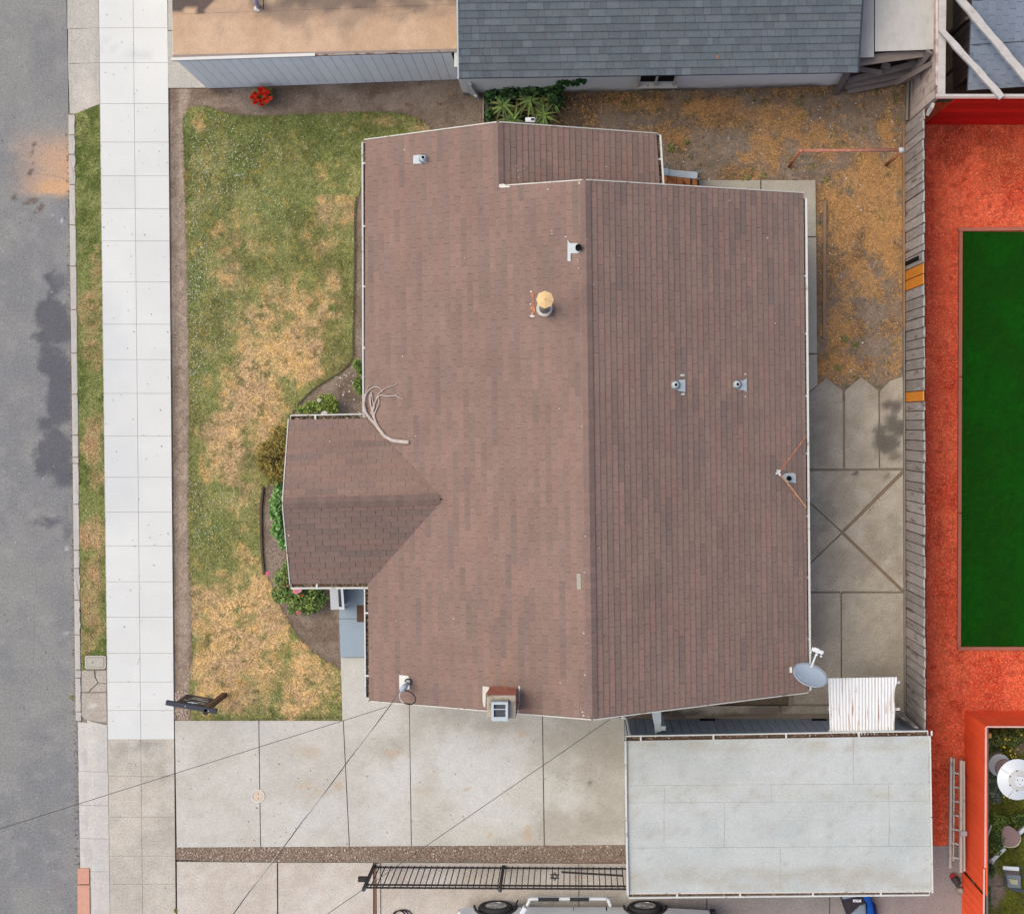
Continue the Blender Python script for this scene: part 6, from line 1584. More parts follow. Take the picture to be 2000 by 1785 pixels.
# red flowers
t = thing('geranium', 'small shrub covered in bright red flowers below the pale boarded wall', 'flowering shrub', P(510, 190, 0))
foliage(t, [W3(512, 188, .22, 20, 17, .16), W3(500, 194, .2, 12, 10, .15), W3(522, 180, .2, 12, 10, .15)], 900, .045, [S(96, 84, 44), S(122, 116, 56), S(150, 140, 70)], 207)
rr = random.Random(8)
for i in range(58):
    a = rr.uniform(0, 6.28); q = rr.uniform(.15, 1) ** .6; x = 509 + math.cos(a) * q * 20; y = 189 + math.sin(a) * q * 17
    bloom(t, x, y, .42 + rr.uniform(-.06, .04), rr.uniform(.03, .052), S(*rr.choice([(236, 44, 30), (214, 30, 24), (246, 70, 44)])), 50 + i, petals=6)
# aloe bed ---------------------------------------------------------------------
def leaf_mesh(L, wd_, droop, col1, col2, seed):
    wd = wd_ * 1.15; n = 7; vs = []; cs = []; fs = []
    for i in range(n + 1):
        t = i / n; x = L * (t - .18 * droop * t * t); z = L * (.55 * t - (.5 + .5 * droop) * t * t * .9); w = wd * (1 - t) ** .7 * .5 * (1 if i < n else 0) + .001
        vs += [(x, -w, z + w * .5), (x, 0, z), (x, w, z + w * .5)]; c = col1 * (1 - t) + col2 * t; cs += [c] * 3
    for i in range(n):
        a = i * 3; fs += [(a, a + 3, a + 4, a + 1), (a + 1, a + 4, a + 5, a + 2)]
    me = bpy.data.meshes.new('leaf'); me.from_pydata(vs, [], fs)
    ar = np.ones((len(vs), 4), np.float32); ar[:, :3] = np.array(cs); me.color_attributes.new('Col', 'FLOAT_COLOR', 'POINT').data.foreach_set('color', ar.ravel()); me.materials.append(m_leaf); return me
LV = [leaf_mesh(.42, .05, .6, S(150, 182, 92), S(150, 150, 92), 1), leaf_mesh(.5, .045, 1.0, S(130, 160, 84), S(168, 150, 104), 2), leaf_mesh(.36, .05, .3, S(160, 190, 104), S(120, 146, 80), 3), leaf_mesh(.46, .04, .9, S(104, 130, 80), S(140, 130, 96), 4)]
for i, (x, y, z, s_, n, lab) in enumerate([(983, 207, .3, .9, 20, 'spiky aloe rosette at the left of the bed nearest the grey plank edge'), (1033, 197, .35, 1.0, 26, 'largest spiky aloe rosette in the middle of the bed below the slate eave'),
        (1003, 234, .3, .95, 18, 'spiky aloe rosette half under the brown gable left of the white security light'), (1062, 226, .25, .9, 24, 'tangled aloe rosette right of the white security light'), (1078, 200, .25, .8, 20, 'dark narrow leaved aloe rosette at the right end of the bed'), (1052, 214, .2, .8, 18, 'low aloe rosette between the largest rosette and the brown gable')]):
    t = thing('aloe_plant', lab, 'aloe', P(x, y, z), 'aloes under the slate eave'); rr = random.Random(i)
    for k in range(n):
        ob = bpy.data.objects.new('leaf', LV[(k + i) % 4]); link(ob, t)
        ob.rotation_euler = (rr.uniform(-.25, .25), rr.uniform(-.35, .45), k * 2.399 + rr.uniform(-.2, .2)); sc_ = s_ * rr.uniform(.9, 1.45); ob.scale = (sc_, sc_, sc_); ob.location = (0, 0, -.05 + .12 * k / n)
    mb = MB(); mb.lathe(P(x, y, -.04), [(.05, 0), (.035, z)], 8); mb.build('stem', m_stem, t)
t = thing('ivy_shrub', 'dark round leaved shrub filling the shade under the slate eave', 'shrub', P(1010, 175, 0))
foliage(t, [W3(965, 168, .35, 22, 22, .35), W3(1000, 168, .45, 30, 22, .35), W3(1040, 168, .45, 30, 20, .35), W3(1078, 172, .4, 22, 22, .35), W3(958, 195, .25, 14, 14, .2), W3(1085, 195, .3, 18, 20, .3), W3(990, 188, .3, 26, 12, .2), W3(955, 225, .15, 8, 14, .15)], 2600, .085, [S(26, 46, 26), S(42, 70, 36), S(62, 98, 48), S(92, 130, 70)], 208, aspect=.85, flat=.2)
foliage(t, [W3(1020, 225, .1, 70, 24, .12)], 1300, .06, [S(46, 60, 28), S(70, 84, 40), S(90, 70, 48)], 209)
mb = MB(); mb.col = (0.02, .02, .015)
t = thing('wall_vine', 'dark green vine climbing the cream wall under the slate eave', 'vine', P(1120, 172, .8))
foliage(t, [W3(1100, 160, 1.1, 16, 4, .25), W3(1118, 163, .95, 16, 4, .18), W3(1134, 158, 1.25, 12, 3, .16), W3(1092, 172, .6, 12, 5, .3), W3(1140, 160, 1.2, 6, 3, .12)], 520, .07, [S(28, 60, 28), S(48, 90, 42), S(70, 112, 56)], 210, aspect=.85)
# weeds in the dry yard
for lab, x, y, r_, n in (('green weed tuft beside the rear gutter in the dry yard', 1311, 288, 10, 150), ('faint weed tuft right of the larger tuft near the rear gutter', 1342, 278, 6, 60), ('green weed in the dry grass nearest the long timber', 1650, 662, 9, 130), ('green weed right of the timber end in the dry yard', 1672, 675, 9, 110),
                         ('small weed by the walk corner under the rusty bar', 1614, 350, 6, 70), ('weed tuft growing from the kerb onto the road', 140, 1362, 5, 60), ('green weed above the back walk left of the pipe post', 1458, 347, 9, 100), ('green weed above the back walk beside the pipe post', 1490, 343, 6, 70),
                         ('olive weed tuft at the foot of the pentagon topped slabs', 1638, 718, 7, 90), ('brown weed in the pavement joint at the drive corner', 342, 1778, 4, 60)):
    t = thing('weed', lab, 'weed', P(x, y, -.03), 'weeds')
    foliage(t, [W3(x, y, .01, r_ * 1.3, r_ * 1.2, .02)], int(n * .6), .05, [S(128, 124, 72), S(148, 148, 88), S(168, 164, 108)], 300 + x, hollow=0)
# dead twiggy stubs in the bed
for x, y, lab in ((793, 202, 'dead twiggy stub in the soil bed, left of two'), (857, 201, 'dead twiggy stub in the soil bed, right of two')):
    t = thing('dead_stub', lab, 'dead plant', P(x, y, -.04), 'dead stubs in the bed')
    stems(t, P(x, y + 4, -.04), [P(x + dx, y + dy, .12) for dx, dy in ((-9, 3), (-5, -3), (6, -2), (9, 2), (2, 5))], .008, 'twigs', M('dead_twig', S(196, 146, 112), .9, None, None))

# ================================================================== PORCH
po = thing('front_porch', 'blue grey painted porch floor and step beside the front gable', 'porch', P(688, 1215, 0))
m_blue = M('blue_grey_paint', None, .7, (40, .02), (4, .04))
sheet('floor_slab', inset([(661.5, 1120), (760, 1120), (760, 1208), (662.5, 1208)], .2), .14, c_bluepaint, m_blue, .1, .2, po)
sheet('floor_slab', inset([(662, 1208.5), (760, 1208.5), (760, 1283), (665, 1283)], .2), .135, c_bluepaint, m_blue, .1, .2, po)
m_rail_w = M('rail_white', S(226, 230, 234), .6, (30, .03), (5, .04))
lw = thing('porch_wall', 'low pale grey capped wall with a white rail between roses and porch', 'low wall', P(655, 1170, 0))
mb = MB(); mb.slabpoly([P(643, 1130, .9), P(659, 1130, .9), P(662, 1190, .9), P(646, 1191, .9)], .06); mb.build('cap', M('pale_cap', S(206, 208, 212), .7, (30, .04), (4, .05)), lw)
q = [P(646, 1130, .84), P(662, 1130, .84), P(664, 1187, .84), P(648, 1188, .84)]
mb = MB(); mb.prism([(p.x, p.y) for p in q], -.05, .83); mb.build('wall', m_wallgrey, lw)
pbar('handrail', lw, P(666.5, 1130, 1.0), P(671, 1190, 1.0), .05, .05, m_rail_w); pbar('rail_bracket', lw, P(662, 1187, .99), P(671.5, 1188, .99), .05, .04, m_rail_w)
pbar('post', lw, P(670, 1187, .1), P(670.5, 1187.5, .98), .04, .04, m_rail_w)
dm = thing('doormat', 'dark brown rectangular doormat on the blue grey porch', 'doormat', P(705, 1198, .14))
mb = MB(); mb.slabpoly([P(697, 1182, .16), P(718, 1182, .16), P(718, 1214.5, .16), P(697, 1214.5, .16)], .02); mb.build('mat', M('coir_mat', S(112, 84, 72), 1, (70, .3), (20, .2), bump=(90, .5, .01)), dm)

# ================================================================== REAR STEPS
st = thing('rear_steps', 'rusty orange wooden steps with a pale grey handrail board behind the wing', 'steps', P(1325, 350, 0))
m_ostep = M('orange_stained_wood', S(222, 142, 92), .85, (40, .12), (8, .2), objrand=.08, grain=((20, 3, 20), .15), mot=(S(150, 84, 56), 7, .52, .66))
for i, (x0, x1) in enumerate(((1293, 1304), (1304.5, 1321), (1321.5, 1334), (1334.5, 1348), (1352, 1362))): piece('tread_board', st, P((x0 + x1) / 2, 362, .5) + Vector((0, 0, 0)), Vector(((x1 - x0 - .8) / PPM, 0, 0)), Vector((0, .42, 0)), Vector((0, 0, .04)), m_ostep)
mb = MB(); mb.box(P(1292, 0)[0], P(1362, 0)[0], P(0, 385)[1], P(0, 345)[1], -.05, .46); mb.build('base', M('step_base', S(104, 92, 84), .95, (30, .1), (5, .1)), st)
mb = MB(); mb.slabpoly([P(1291, 329, 1.2), P(1305, 329, 1.2), P(1306, 333, 1.2), P(1306, 343, 1.2), P(1291, 342.5, 1.2)], .05); mb.build('rail_end', m_gpost, st)
mb = MB(); mb.slabpoly([P(1305.5, 331.5, 1.15), P(1359, 336, 1.1), P(1362.5, 339.5, 1.1), P(1362, 348.5, 1.1), P(1357, 349.5, 1.1), P(1305.5, 343.5, 1.15)], .05); mb.build('handrail', m_gpost, st)
for x, y in ((1298, 346), (1354, 352)): pbar('rail_post', st, P(x, y, 0) + Vector((0, 0, -.05)), P(x, y, 0) + Vector((0, 0, 1.1)), .08, .08, M('post_grey', S(130, 134, 138), .8, (30, .1), (6, .1)))
pbar('bolt', st, P(1361, 350.5, .9), P(1367, 349, .9), .03, .03, m_cream)
# downpipe elbow
# ================================================================== CLOTHESLINE PIPE FRAME, TIMBER
cl = thing('pipe_frame', 'rusty pipe frame of two leaning posts and a crossbar in the dry yard', 'clothes line frame', P(1655, 320, 0))
m_rp = M('rusty_pipe', S(190, 128, 108), .8, (40, .12), (8, .15), mot=(S(220, 160, 128), 11, .56, .7))
mb = MB(); mb.tube([P(1562, 295, 1.75), P(1757, 293.5, 1.75)], .036, 12); mb.build('crossbar', m_rp, cl, smooth=True)
mb = MB(); mb.tube([P(1541, 326, -.05), P(1549, 314, .5), P(1562, 296, 1.72)], .036, 12); mb.build('post', m_rust, cl, smooth=True)
mb = MB(); mb.tube([P(1730, 323, -.05), P(1745, 311, .7), P(1757, 299, 1.7)], .034, 12); mb.build('post', m_rust, cl, smooth=True)
mb = MB(); mb.lathe(P(1564, 295, 1.75), [(.046, -.05), (.05, 0), (.046, .05)], 12, Vector((1, .1, .1))); mb.build('elbow', m_rp, cl, smooth=True)
mb = MB(); mb.lathe(P(1760.5, 293.5, 1.75), [(.055, -.055), (.06, 0), (.055, .055)], 12, Vector((1, 0, 0))); mb.build('coupling', M('zinc', S(200, 200, 198), .5, (30, .05), (8, .1)), cl, smooth=True)
te = thing('edging_timber', 'long narrow weathered timber lying beside the back walk in the dry yard', 'timber', P(1611, 528, 0))
pbar('timber', te, P(1610.5, 394, 0), P(1610, 662, 0), .07, .07, M('brown_timber', S(162, 136, 116), .95, (30, .12), (4, .12), grain=((30, 3, 30), .15)))

# ================================================================== METER BOX, SIGN
mbx = thing('meter_box', 'pale concrete utility box lid with one hole in the verge grass', 'utility box', P(186, 1294, 0))
def rrect(x0, y0, x1, y1, r_, z, n=4):
    out = []
    for cx, cy, a0 in ((x1 - r_, y0 + r_, -90), (x1 - r_, y1 - r_, 0), (x0 + r_, y1 - r_, 90), (x0 + r_, y0 + r_, 180)):
        for k in range(n + 1):
            a = math.radians(a0 + 90 * k / n); out.append(P(cx + math.cos(a) * r_, cy + math.sin(a) * r_, z))
    return out
m_mb = M('meter_concrete', S(206, 200, 188), .9, (45, .08), (8, .08))
mb = MB(); mb.slabpoly(rrect(166, 1280.5, 206.5, 1306.5, 4, .012), .05); mb.build('frame', m_mb, mbx)
mb = MB(); mb.slabpoly(rrect(169, 1283, 203.5, 1304, 2.5, .0165), .01); mb.build('joint', m_dark, mbx)
mb = MB(); mb.slabpoly(rrect(170.2, 1284.2, 202.4, 1303, 2, .022), .01); mb.build('lid', M('meter_lid', S(192, 186, 174), .9, (45, .1), (8, .1)), mbx)
mb = MB(); mb.lathe(P(181, 1293.5, .021), [(.014, 0), (.014, .003)], 10); mb.build('hole', m_hole, mbx)
sg = thing('yard_sign', 'black post and arm sign with a hanging panel by the pavement corner', 'sign', P(440, 1357, 0))
m_sgn = M('sign_black', S(70, 72, 82), .5, (30, .04), (6, .08)); m_sgp = M('sign_post', S(128, 100, 78), .7, (30, .08), (5, .1)); m_sgf = M('sign_face', S(84, 76, 74), .6, None, (6, .05))
m_sgw = M('sign_print', S(250, 240, 226), .6, None, None); m_sgl = M('sign_logo', (.7, .84, .85), .5, None, None)
zs_ = 1.72
pbar('post', sg, P(438, 1357, 0) + Vector((0, 0, -.03)), P(438, 1357, 0) + Vector((0, 0, zs_ - .06)), .1, .1, m_sgp)
topc = P(438, 1357, 0) + Vector((0, 0, zs_)); tpx = topx(*topc)
A1 = P(324.5, 1371.5, zs_); A2 = P(424, 1389, zs_)
mb = MB(); mb.bar(A1, A2, .1, .1); ar = mb.build('arm', m_sgn, sg, bevel=.012)
for x, y in ((362, 1379), (407, 1388)):
    mb = MB(); c = P(x, y, zs_ + .05); mb.lathe(c, [(.014, 0), (.014, .012)], 8); mb.build('eye_bolt', m_sil, sg)
mb = MB(); mb.bar(P(398, 1388, zs_), P(406, 1389.5, zs_), .13, .1); mb.build('post_cap', m_blackmetal, sg, bevel=.01)
# hanging panel (vertical board below the arm, its face towards the house)
ad = (A2 - A1).normalized(); ad.z = 0; ad.normalize()
base_a = A1 + (A2 - A1) * .15; base_b = A1 + (A2 - A1) * .72
ptop = zs_ - .1; pbot = zs_ - 1.1
q = [Vector((base_a.x, base_a.y, ptop)), Vector((base_b.x, base_b.y, ptop)), Vector((base_b.x, base_b.y, pbot)), Vector((base_a.x, base_a.y, pbot))]
nrm_ = Vector((-ad.y, ad.x, 0))
if nrm_.y < 0: nrm_ = -nrm_
mb = MB(); mb.obox((q[0] + q[2]) / 2, (q[1] - q[0]) / 2, nrm_ * .008, Vector((0, 0, (ptop - pbot) / 2))); mb.build('panel', m_sgf, sg)
def on_panel(u, v, out=.011): return q[0].lerp(q[1], u) + Vector((0, 0, -(ptop - pbot) * v)) + nrm_ * out
def strip(u0, u1, v, h, mt, name='lettering'):
    mb = MB(); rr = random.Random(int(u0 * 100 + v * 1000)); u = u0
    while u < u1 - .01:
        w_ = min(rr.uniform(.012, .03), u1 - u); c = (on_panel(u, v) + on_panel(u + w_ * .75, v)) / 2; mb.obox(c, (q[1] - q[0]) * w_ * .37, nrm_ * .0015, Vector((0, 0, h * rr.uniform(.7, 1) / 2))); u += w_
    o = mb.build(name, mt, sg); return o
for (u0, u1, v, h) in ((.12, .32, .42, .03), (.62, .9, .42, .035), (.25, .5, .6, .035), (.5, .92, .62, .06), (.3, .7, .72, .03), (.3, .85, .82, .03), (.6, .95, .30, .03)): strip(u0, u1, v, h, m_sgw)
mb = MB()
for uu, vv, ww, hh in ((.4, .24, .12, .07), (.46, .3, .1, .05), (.52, .22, .08, .07), (.62, .28, .1, .06), (.56, .3, .06, .04)): mb.obox(on_panel(uu, vv), (q[1] - q[0]) * ww / 2, nrm_ * .002, Vector((0, 0, hh / 2)))
mb.build('logo', m_sgl, sg)
for u in (.05, .95): pbar('hanger', sg, on_panel(u, 0, 0), on_panel(u, -.12, 0), .012, .012, m_sil)

# ================================================================== IRON FENCE
ir = thing('iron_fence', 'black iron picket fence with two posts along the side driveway', 'fence', P(975, 1692, 0))
IH = 1.62
def IP(x, z): return P(x, 1690 + (x - 730) * .006, 0) + Vector((0, 0, z))
m_pk = MB(); m_pk.box(-.008, .008, -.008, .008, 0, IH + .02); pk_me = None
x = 742.; first = None
mb0 = MB(); mb0.box(-.009, .009, -.009, .009, .02, IH + .04); protos = mb0.build('picket', m_blackmetal, ir, origin=(0, 0, 0)); protos.location = IP(x, 0) - org(ir)
xs_ = []
while x < 1300:
    x += 11.25
    if abs(x - 983) < 3: continue
    ob = protos.copy(); COL.objects.link(ob); ob.parent = ir; ob.location = IP(x, 0) - org(ir)
for xa, xb in ((733, 981), (986, 1300)):
    for z, h_ in ((.12, .03), (IH - .22, .03), (IH - .02, .03)): pbar('rail', ir, IP(xa, z), IP(xb, z), .03, h_ + .01, m_blackmetal)
for x in (731, 983.5):
    pbar('post', ir, IP(x, -.03), IP(x, IH + .1), .062, .062, m_blackmetal); mb = MB(); mb.lathe(IP(x, IH + .1), [(.038, 0), (.045, .02), (.03, .06), (.008, .08)], 12); mb.build('post_cap', M('cap_grey', S(96, 98, 104), .4, None, None), ir)
mb = MB(); mb.bar(IP(729, 1.0), IP(712, 1.0), .1, .12); mb.build('latch_box', m_blackmetal, ir, bevel=.01)
pbar('diagonal_bar', ir, P(1097, 1702.5, .5), P(1217, 1709.5, .7), .035, .035, m_blackmetal)
# six pointed ornament
oc = P(1083.5, 1711, .7); mb = MB()
for rot in (30, 90):
    pts = [oc + Vector((math.cos(math.radians(rot + a)) * .11, math.sin(math.radians(rot + a)) * .1, math.sin(math.radians(rot + a)) * .04)) for a in (0, 120, 240)]
    for i in range(3): mb.bar(pts[i], pts[(i + 1) % 3], .014, .014)
mb.tube([oc + Vector((math.cos(t / 12 * 6.2832) * .035, math.sin(t / 12 * 6.2832) * .035, math.sin(t / 12 * 6.2832) * .014)) for t in range(13)], .008, 6)
mb.build('star_ornament', m_blackmetal, ir)

# ================================================================== PICKUP TRUCK
m_carw = M('white_car_paint', S(236, 240, 244), .25, None, (1.5, .01), spec=.5); m_tyre = M('tyre', S(72, 72, 74), .85, (50, .08), None); m_rim = M('alloy', S(206, 206, 206), .35, None, None, metal=.4); m_trim = M('black_trim', S(60, 60, 64), .6, (40, .08), None); m_carg = M('car_glass', S(50, 58, 66), .08, None, None, spec=.7)
tr = thing('pickup_truck', 'white pickup truck with a black tread side step cut off by the bottom edge', 'pickup truck', P(1130, 1850, 0))
Y0 = P(0, 1757)[1]            # plane of the near flank
def X(px): return P(px, 0)[0]
def TZ_(z): return z
# body outline in side view (x, z) from nose (left) to tail (right)
def flank(pts, y0, y1, name, mat, bev=.02):
    sl = lambda z: max(0, z - .45) ** 1.2 * .22
    n = len(pts); vs = [(x, y0 - sl(z), z) for x, z in pts] + [(x, y1 + sl(z), z) for x, z in pts]
    A_ = sum(pts[i - 1][0] * pts[i][1] - pts[i][0] * pts[i - 1][1] for i in range(n))
    fs = [list(range(n)), list(range(n, 2 * n))[::-1]] + [(i, n + i, n + (i + 1) % n, (i + 1) % n) for i in range(n)]
    mb = MB(); mb.add(vs, fs); o = mb.build(name, mat, tr, bevel=bev)
    bm = bmesh.new(); bm.from_mesh(o.data); bmesh.ops.recalc_face_normals(bm, faces=bm.faces); bm.to_mesh(o.data); bm.free(); return o
xf, xr = X(970), X(1258); wr = .385
def arch(cx, r_, z0, n=9): return [(cx + math.cos(math.radians(a)) * r_, z0 + math.sin(math.radians(a)) * r_) for a in np.linspace(0, 180, n)]
nose = X(902); tail = X(1385)
low = [(nose + .03, .5), (nose, .62), (nose + .02, .95), (nose + .25, 1.1), (X(1020), 1.16), (X(1183), 1.14), (X(1184), 1.14), (tail - .06, 1.12), (tail - .02, 1.0), (tail - .04, .6), (xr + .52, .5)] + arch(xr, .46, .45) + [(xf + .5, .46)] + arch(xf, .46, .45)
flank(low, Y0, Y0 - 1.9, 'body', m_carw, .05)
flank([(X(1000), 1.15), (X(1055), 1.72), (X(1165), 1.74), (X(1183), 1.16)], Y0 - .12, Y0 - 1.78, 'cab', m_carw, .06)
flank([(X(1015), 1.2), (X(1058), 1.66), (X(1162), 1.67), (X(1176), 1.2)], Y0 - .1, Y0 - 1.8, 'side_window', m_carg, .02)
piece('bed_floor', tr, (X(1282), Y0 - .95, 1.125), Vector((1.9, 0, 0)), Vector((0, 1.5, 0)), Vector((0, 0, .012)), m_trim)
for px_ in (1020, 1120, 1183.5): pbar('door_gap', tr, (X(px_), Y0 + .002, .5), (X(px_), Y0 - .145, 1.14), .012 if px_ < 1180 else .03, .008, m_trim, up=Vector((0, 1, 0)))
piece('belt_line', tr, (X(1098), Y0 - .1, 1.0), Vector((1.85, 0, 0)), Vector((0, .012, 0)), Vector((0, 0, .025)), m_trim)
for px_ in (1100, 1165): piece('door_handle', tr, (X(px_), Y0 - .06, .92), Vector((.16, 0, 0)), Vector((0, .03, 0)), Vector((0, 0, .03)), m_carw)
for cx in (xf, xr):
    for side, yo in ((1, Y0 - .02), (-1, Y0 - 1.88)):
        cc0 = Vector((cx, yo - .1 * side, wr)); ax = Vector((0, side, 0))
        mb = MB(); mb.lathe(cc0, [(.22, -.13), (wr - .03, -.13), (wr, -.1), (wr, .08), (wr - .035, .125), (.25, .13), (.235, .09)], 32, ax); ty = mb.build('wheel', m_tyre, tr, smooth=False)
        mb = MB(); mb.lathe(cc0 + ax * .07, [(.24, .04), (.235, .05), (.22, 0), (.06, .02)], 28, ax)
        o = mb.build('rim', m_rim, ty)
        for k in range(6):
            a = k * math.pi / 3 + .3; d = Vector((math.cos(a), 0, math.sin(a))); s = Vector((-d.z, 0, d.x)); mb = MB()
            for sg_ in (-1, 1): mb.bar(cc0 + ax * .115 + d * .05 + s * .012 * sg_, cc0 + ax * .105 + d * .225 + s * .04 * sg_, .03, .03, ax)
            mb.build('spoke', m_rim, ty)
        mb = MB(); mb.lathe(cc0 + ax * .1, [(.06, 0), (.055, .035), (.03, .04)], 12, ax); mb.build('hub', m_rim, ty)
for cx in (xf, xr):
    mb = MB(); pts = [Vector((x_, Y0 + .012 - max(0, z_ - .45) ** 1.2 * .22, z_)) for x_, z_ in arch(cx, .465, .45, 15)]; mb.tube(pts, .028, 6); mb.build('wheel_arch', m_trim, tr)
sr_ = [Vector((X(1030), Y0 - .02, .42)), Vector((X(1036), Y0 + .12, .40)), Vector((X(1044), Y0 + .15, .40)), Vector((X(1180), Y0 + .15, .40)), Vector((X(1187), Y0 + .12, .40)), Vector((X(1192), Y0 - .02, .42))]
mb = MB(); mb.tube(smoothp(sr_, 3), .042, 10); mb.build('side_step', m_carw, tr, smooth=True)
for a, b in ((1052, 1092), (1113, 1150)): piece('step_tread', tr, ((X(a) + X(b)) / 2, Y0 + .15, .445), Vector((X(b) - X(a), 0, 0)), Vector((0, .08, 0)), Vector((0, 0, .02)), m_trim)
mb = MB(); mb.bar(Vector((X(1022), Y0, 1.18)), Vector((X(1026), Y0 + .12, 1.22)), .05, .04); mb.bar(Vector((X(1022), Y0 + .1, 1.24)), Vector((X(1030), Y0 + .24, 1.24)), .1, .16); mb.build('mirror', m_carw, tr, bevel=.015)
piece('rear_bumper', tr, (tail + .03, Y0 - .95, .55), Vector((.12, 0, 0)), Vector((0, 1.8, 0)), Vector((0, 0, .18)), m_trim)
piece('front_bumper', tr, (nose + .02, Y0 - .95, .5), Vector((.12, 0, 0)), Vector((0, 1.75, 0)), Vector((0, 0, .2)), m_carw)
mb = MB(); mb.bar(Vector((X(1007), Y0 + .0, .5)), Vector((X(1010), Y0 + .06, .34)), .02, .16); mb.build('mud_flap', m_trim, tr)

# coiled hose at the bottom edge
hz = thing('coiled_cable', 'small dark coiled cable on the side drive at the bottom edge', 'cable', P(780, 1785, 0))
for i in range(3):
    mb = MB(); rr = random.Random(i); r0 = .1 + .03 * i; c = P(779 + i * 4, 1786 + i, .02)
    mb.tube([c + Vector((math.cos(t / 18 * 6.2832) * r0 * 1.3, math.sin(t / 18 * 6.2832) * r0 * .9, .015 * i + .01 * math.sin(t + i))) for t in range(19)], .013, 6); mb.build('coil', m_cab, hz, smooth=True)
# bag
bg = thing('sports_bag', 'blue black and grey bag with a white label below the garage gutter', 'bag', P(1675, 1775, 0))
m_bb = M('bag_blue', S(24, 86, 176), .8, (30, .06), (8, .12), bump=(12, .5, .05)); m_bk = M('bag_black', S(66, 60, 68), .8, (30, .08), (8, .12), bump=(12, .5, .05)); m_bgy = M('bag_grey', S(142, 156, 170), .8, (30, .05), (8, .08), bump=(12, .3, .04))
def pillow(name, poly, z0, z1, mat):
    P2 = [P(x, y, z1) for x, y in poly]; c = sum(P2, Vector()) / len(P2); n = len(P2); mb = MB()
    rings = []
    for s_, z in ((1, z0), (1.02, z0 + (z1 - z0) * .5), (.94, z1 - .02), (.7, z1 + .01), (.3, z1 + .02)):
        rings.append([Vector((c.x + (p.x - c.x) * s_, c.y + (p.y - c.y) * s_, z)) for p in P2])
    vs = [p for r_ in rings for p in r_]; fs = []
    for i in range(len(rings) - 1):
        for k in range(n): fs.append((i * n + k, i * n + (k + 1) % n, (i + 1) * n + (k + 1) % n, (i + 1) * n + k))
    fs.append([(len(rings) - 1) * n + k for k in range(n)]); mb.add(vs, fs); o = mb.build(name, mat, bg, smooth=True)
    bm = bmesh.new(); bm.from_mesh(o.data); bmesh.ops.recalc_face_normals(bm, faces=bm.faces); bm.to_mesh(o.data); bm.free(); return o
pillow('bag_body', [(1641, 1742), (1672, 1740), (1694, 1752), (1693, 1785), (1684, 1800), (1660, 1800), (1652, 1778), (1645, 1758)], 0, .34, m_bk)
pillow('flap', [(1643, 1740), (1678, 1738), (1672, 1752), (1657, 1755), (1646, 1757)], .2, .38, m_bgy)
pillow('front_pocket', [(1692, 1764), (1680, 1767), (1668, 1778), (1656, 1790), (1662, 1812), (1694, 1806)], .2, .38, m_bgy)
pillow('side_panel', [(1679, 1742), (1699, 1742), (1706, 1764), (1710, 1784), (1710, 1806), (1693, 1806), (1694, 1768), (1690, 1757)], 0, .37, m_bb)
pillow('side_pouch', [(1705, 1766), (1711, 1769), (1714, 1784), (1712, 1800), (1706, 1800)], 0, .25, M('pouch_navy', S(54, 58, 110), .8, None, (8, .1)))
piece('label', bg, P(1674, 1758.5, .395), (P(1681, 1755, .39) - P(1666.5, 1762, .39)) * 1.0, Vector((.025, .052, 0)), Vector((0, 0, .006)), M('label_white', S(236, 236, 244), .7, None, None))
for dx in (-3.5, .5, 3.5): piece('label_mark', bg, P(1674 + dx, 1758.5 - dx * .45, .4), Vector((.012, .006, 0)), Vector((.008, .02, 0)), Vector((0, 0, .004)), m_hole)

# ================================================================== LADDER, CUPS
ld = thing('ladder', 'pale aluminium ladder lying along the orange red fence', 'ladder', P(1868, 1590, 0))
m_al = M('aluminium', S(214, 206, 196), .6, (40, .05), (6, .08), mot=(S(180, 168, 156), 8, .56, .7))
for (xa, xb, y0, y1) in ((1857, 1855, 1478, 1694), (1862.5, 1861, 1480, 1680)): pbar('side_rail', ld, P(xa, y0, .12), P(xb, y1, .12), .05 if xa < 1860 else .035, .1, m_al)
for (xa, xb, y0, y1) in ((1876.5, 1876, 1484, 1702), (1881.8, 1882.5, 1486, 1700)): pbar('side_rail', ld, P(xa, y0, .3), P(xb, y1, .3), .06 if xa < 1880 else .04, .1, m_al)
y = 1507.
while y < 1680: pbar('rung', ld, P(1858, y, .14), P(1878, y + 5, .32), .035, .03, m_al); y += 27.6
pbar('bracket', ld, P(1876, 1627, .38), P(1888.5, 1627.5, .38), .1, .04, M('bracket_grey', S(196, 190, 200), .6, None, None))
cu = thing('paint_pot', 'small dark pot with a red rim below the ladder', 'pot', P(1868, 1718, 0))
mb = MB(); mb.lathe(P(1863, 1713, .0), [(.075, 0), (.085, .13)], 18, Vector((.25, -.35, 1)).normalized()); mb.build('pot', m_trim, cu)
mb = MB(); ax_ = Vector((.35, -.45, .8)).normalized(); mb.lathe(P(1861, 1711, .05), [(.07, 0), (.078, .05), (.06, .05)], 18, Vector((0, 0, 1))); mb.build('red_rim', M('pot_red', S(176, 50, 46), .5, (30, .05), (10, .1)), cu)
mb = MB(); mb.tube([P(1861, 1712, .07), P(1869, 1722, .1), P(1872, 1727, .1)], .072, 14); mb.build('sleeve', M('dark_sleeve', S(80, 72, 78), .7, (30, .1), None), cu, smooth=True)
c2 = thing('tin_can', 'pale worn metal tin standing beside the dark pot', 'tin', P(1873, 1737, 0))
mb = MB(); mb.lathe(P(1871.5, 1736, 0), [(.072, 0), (.072, .16), (.062, .162), (.06, .12)], 20); mb.build('can', M('tin', S(178, 166, 160), .6, (40, .1), (10, .12)), c2)
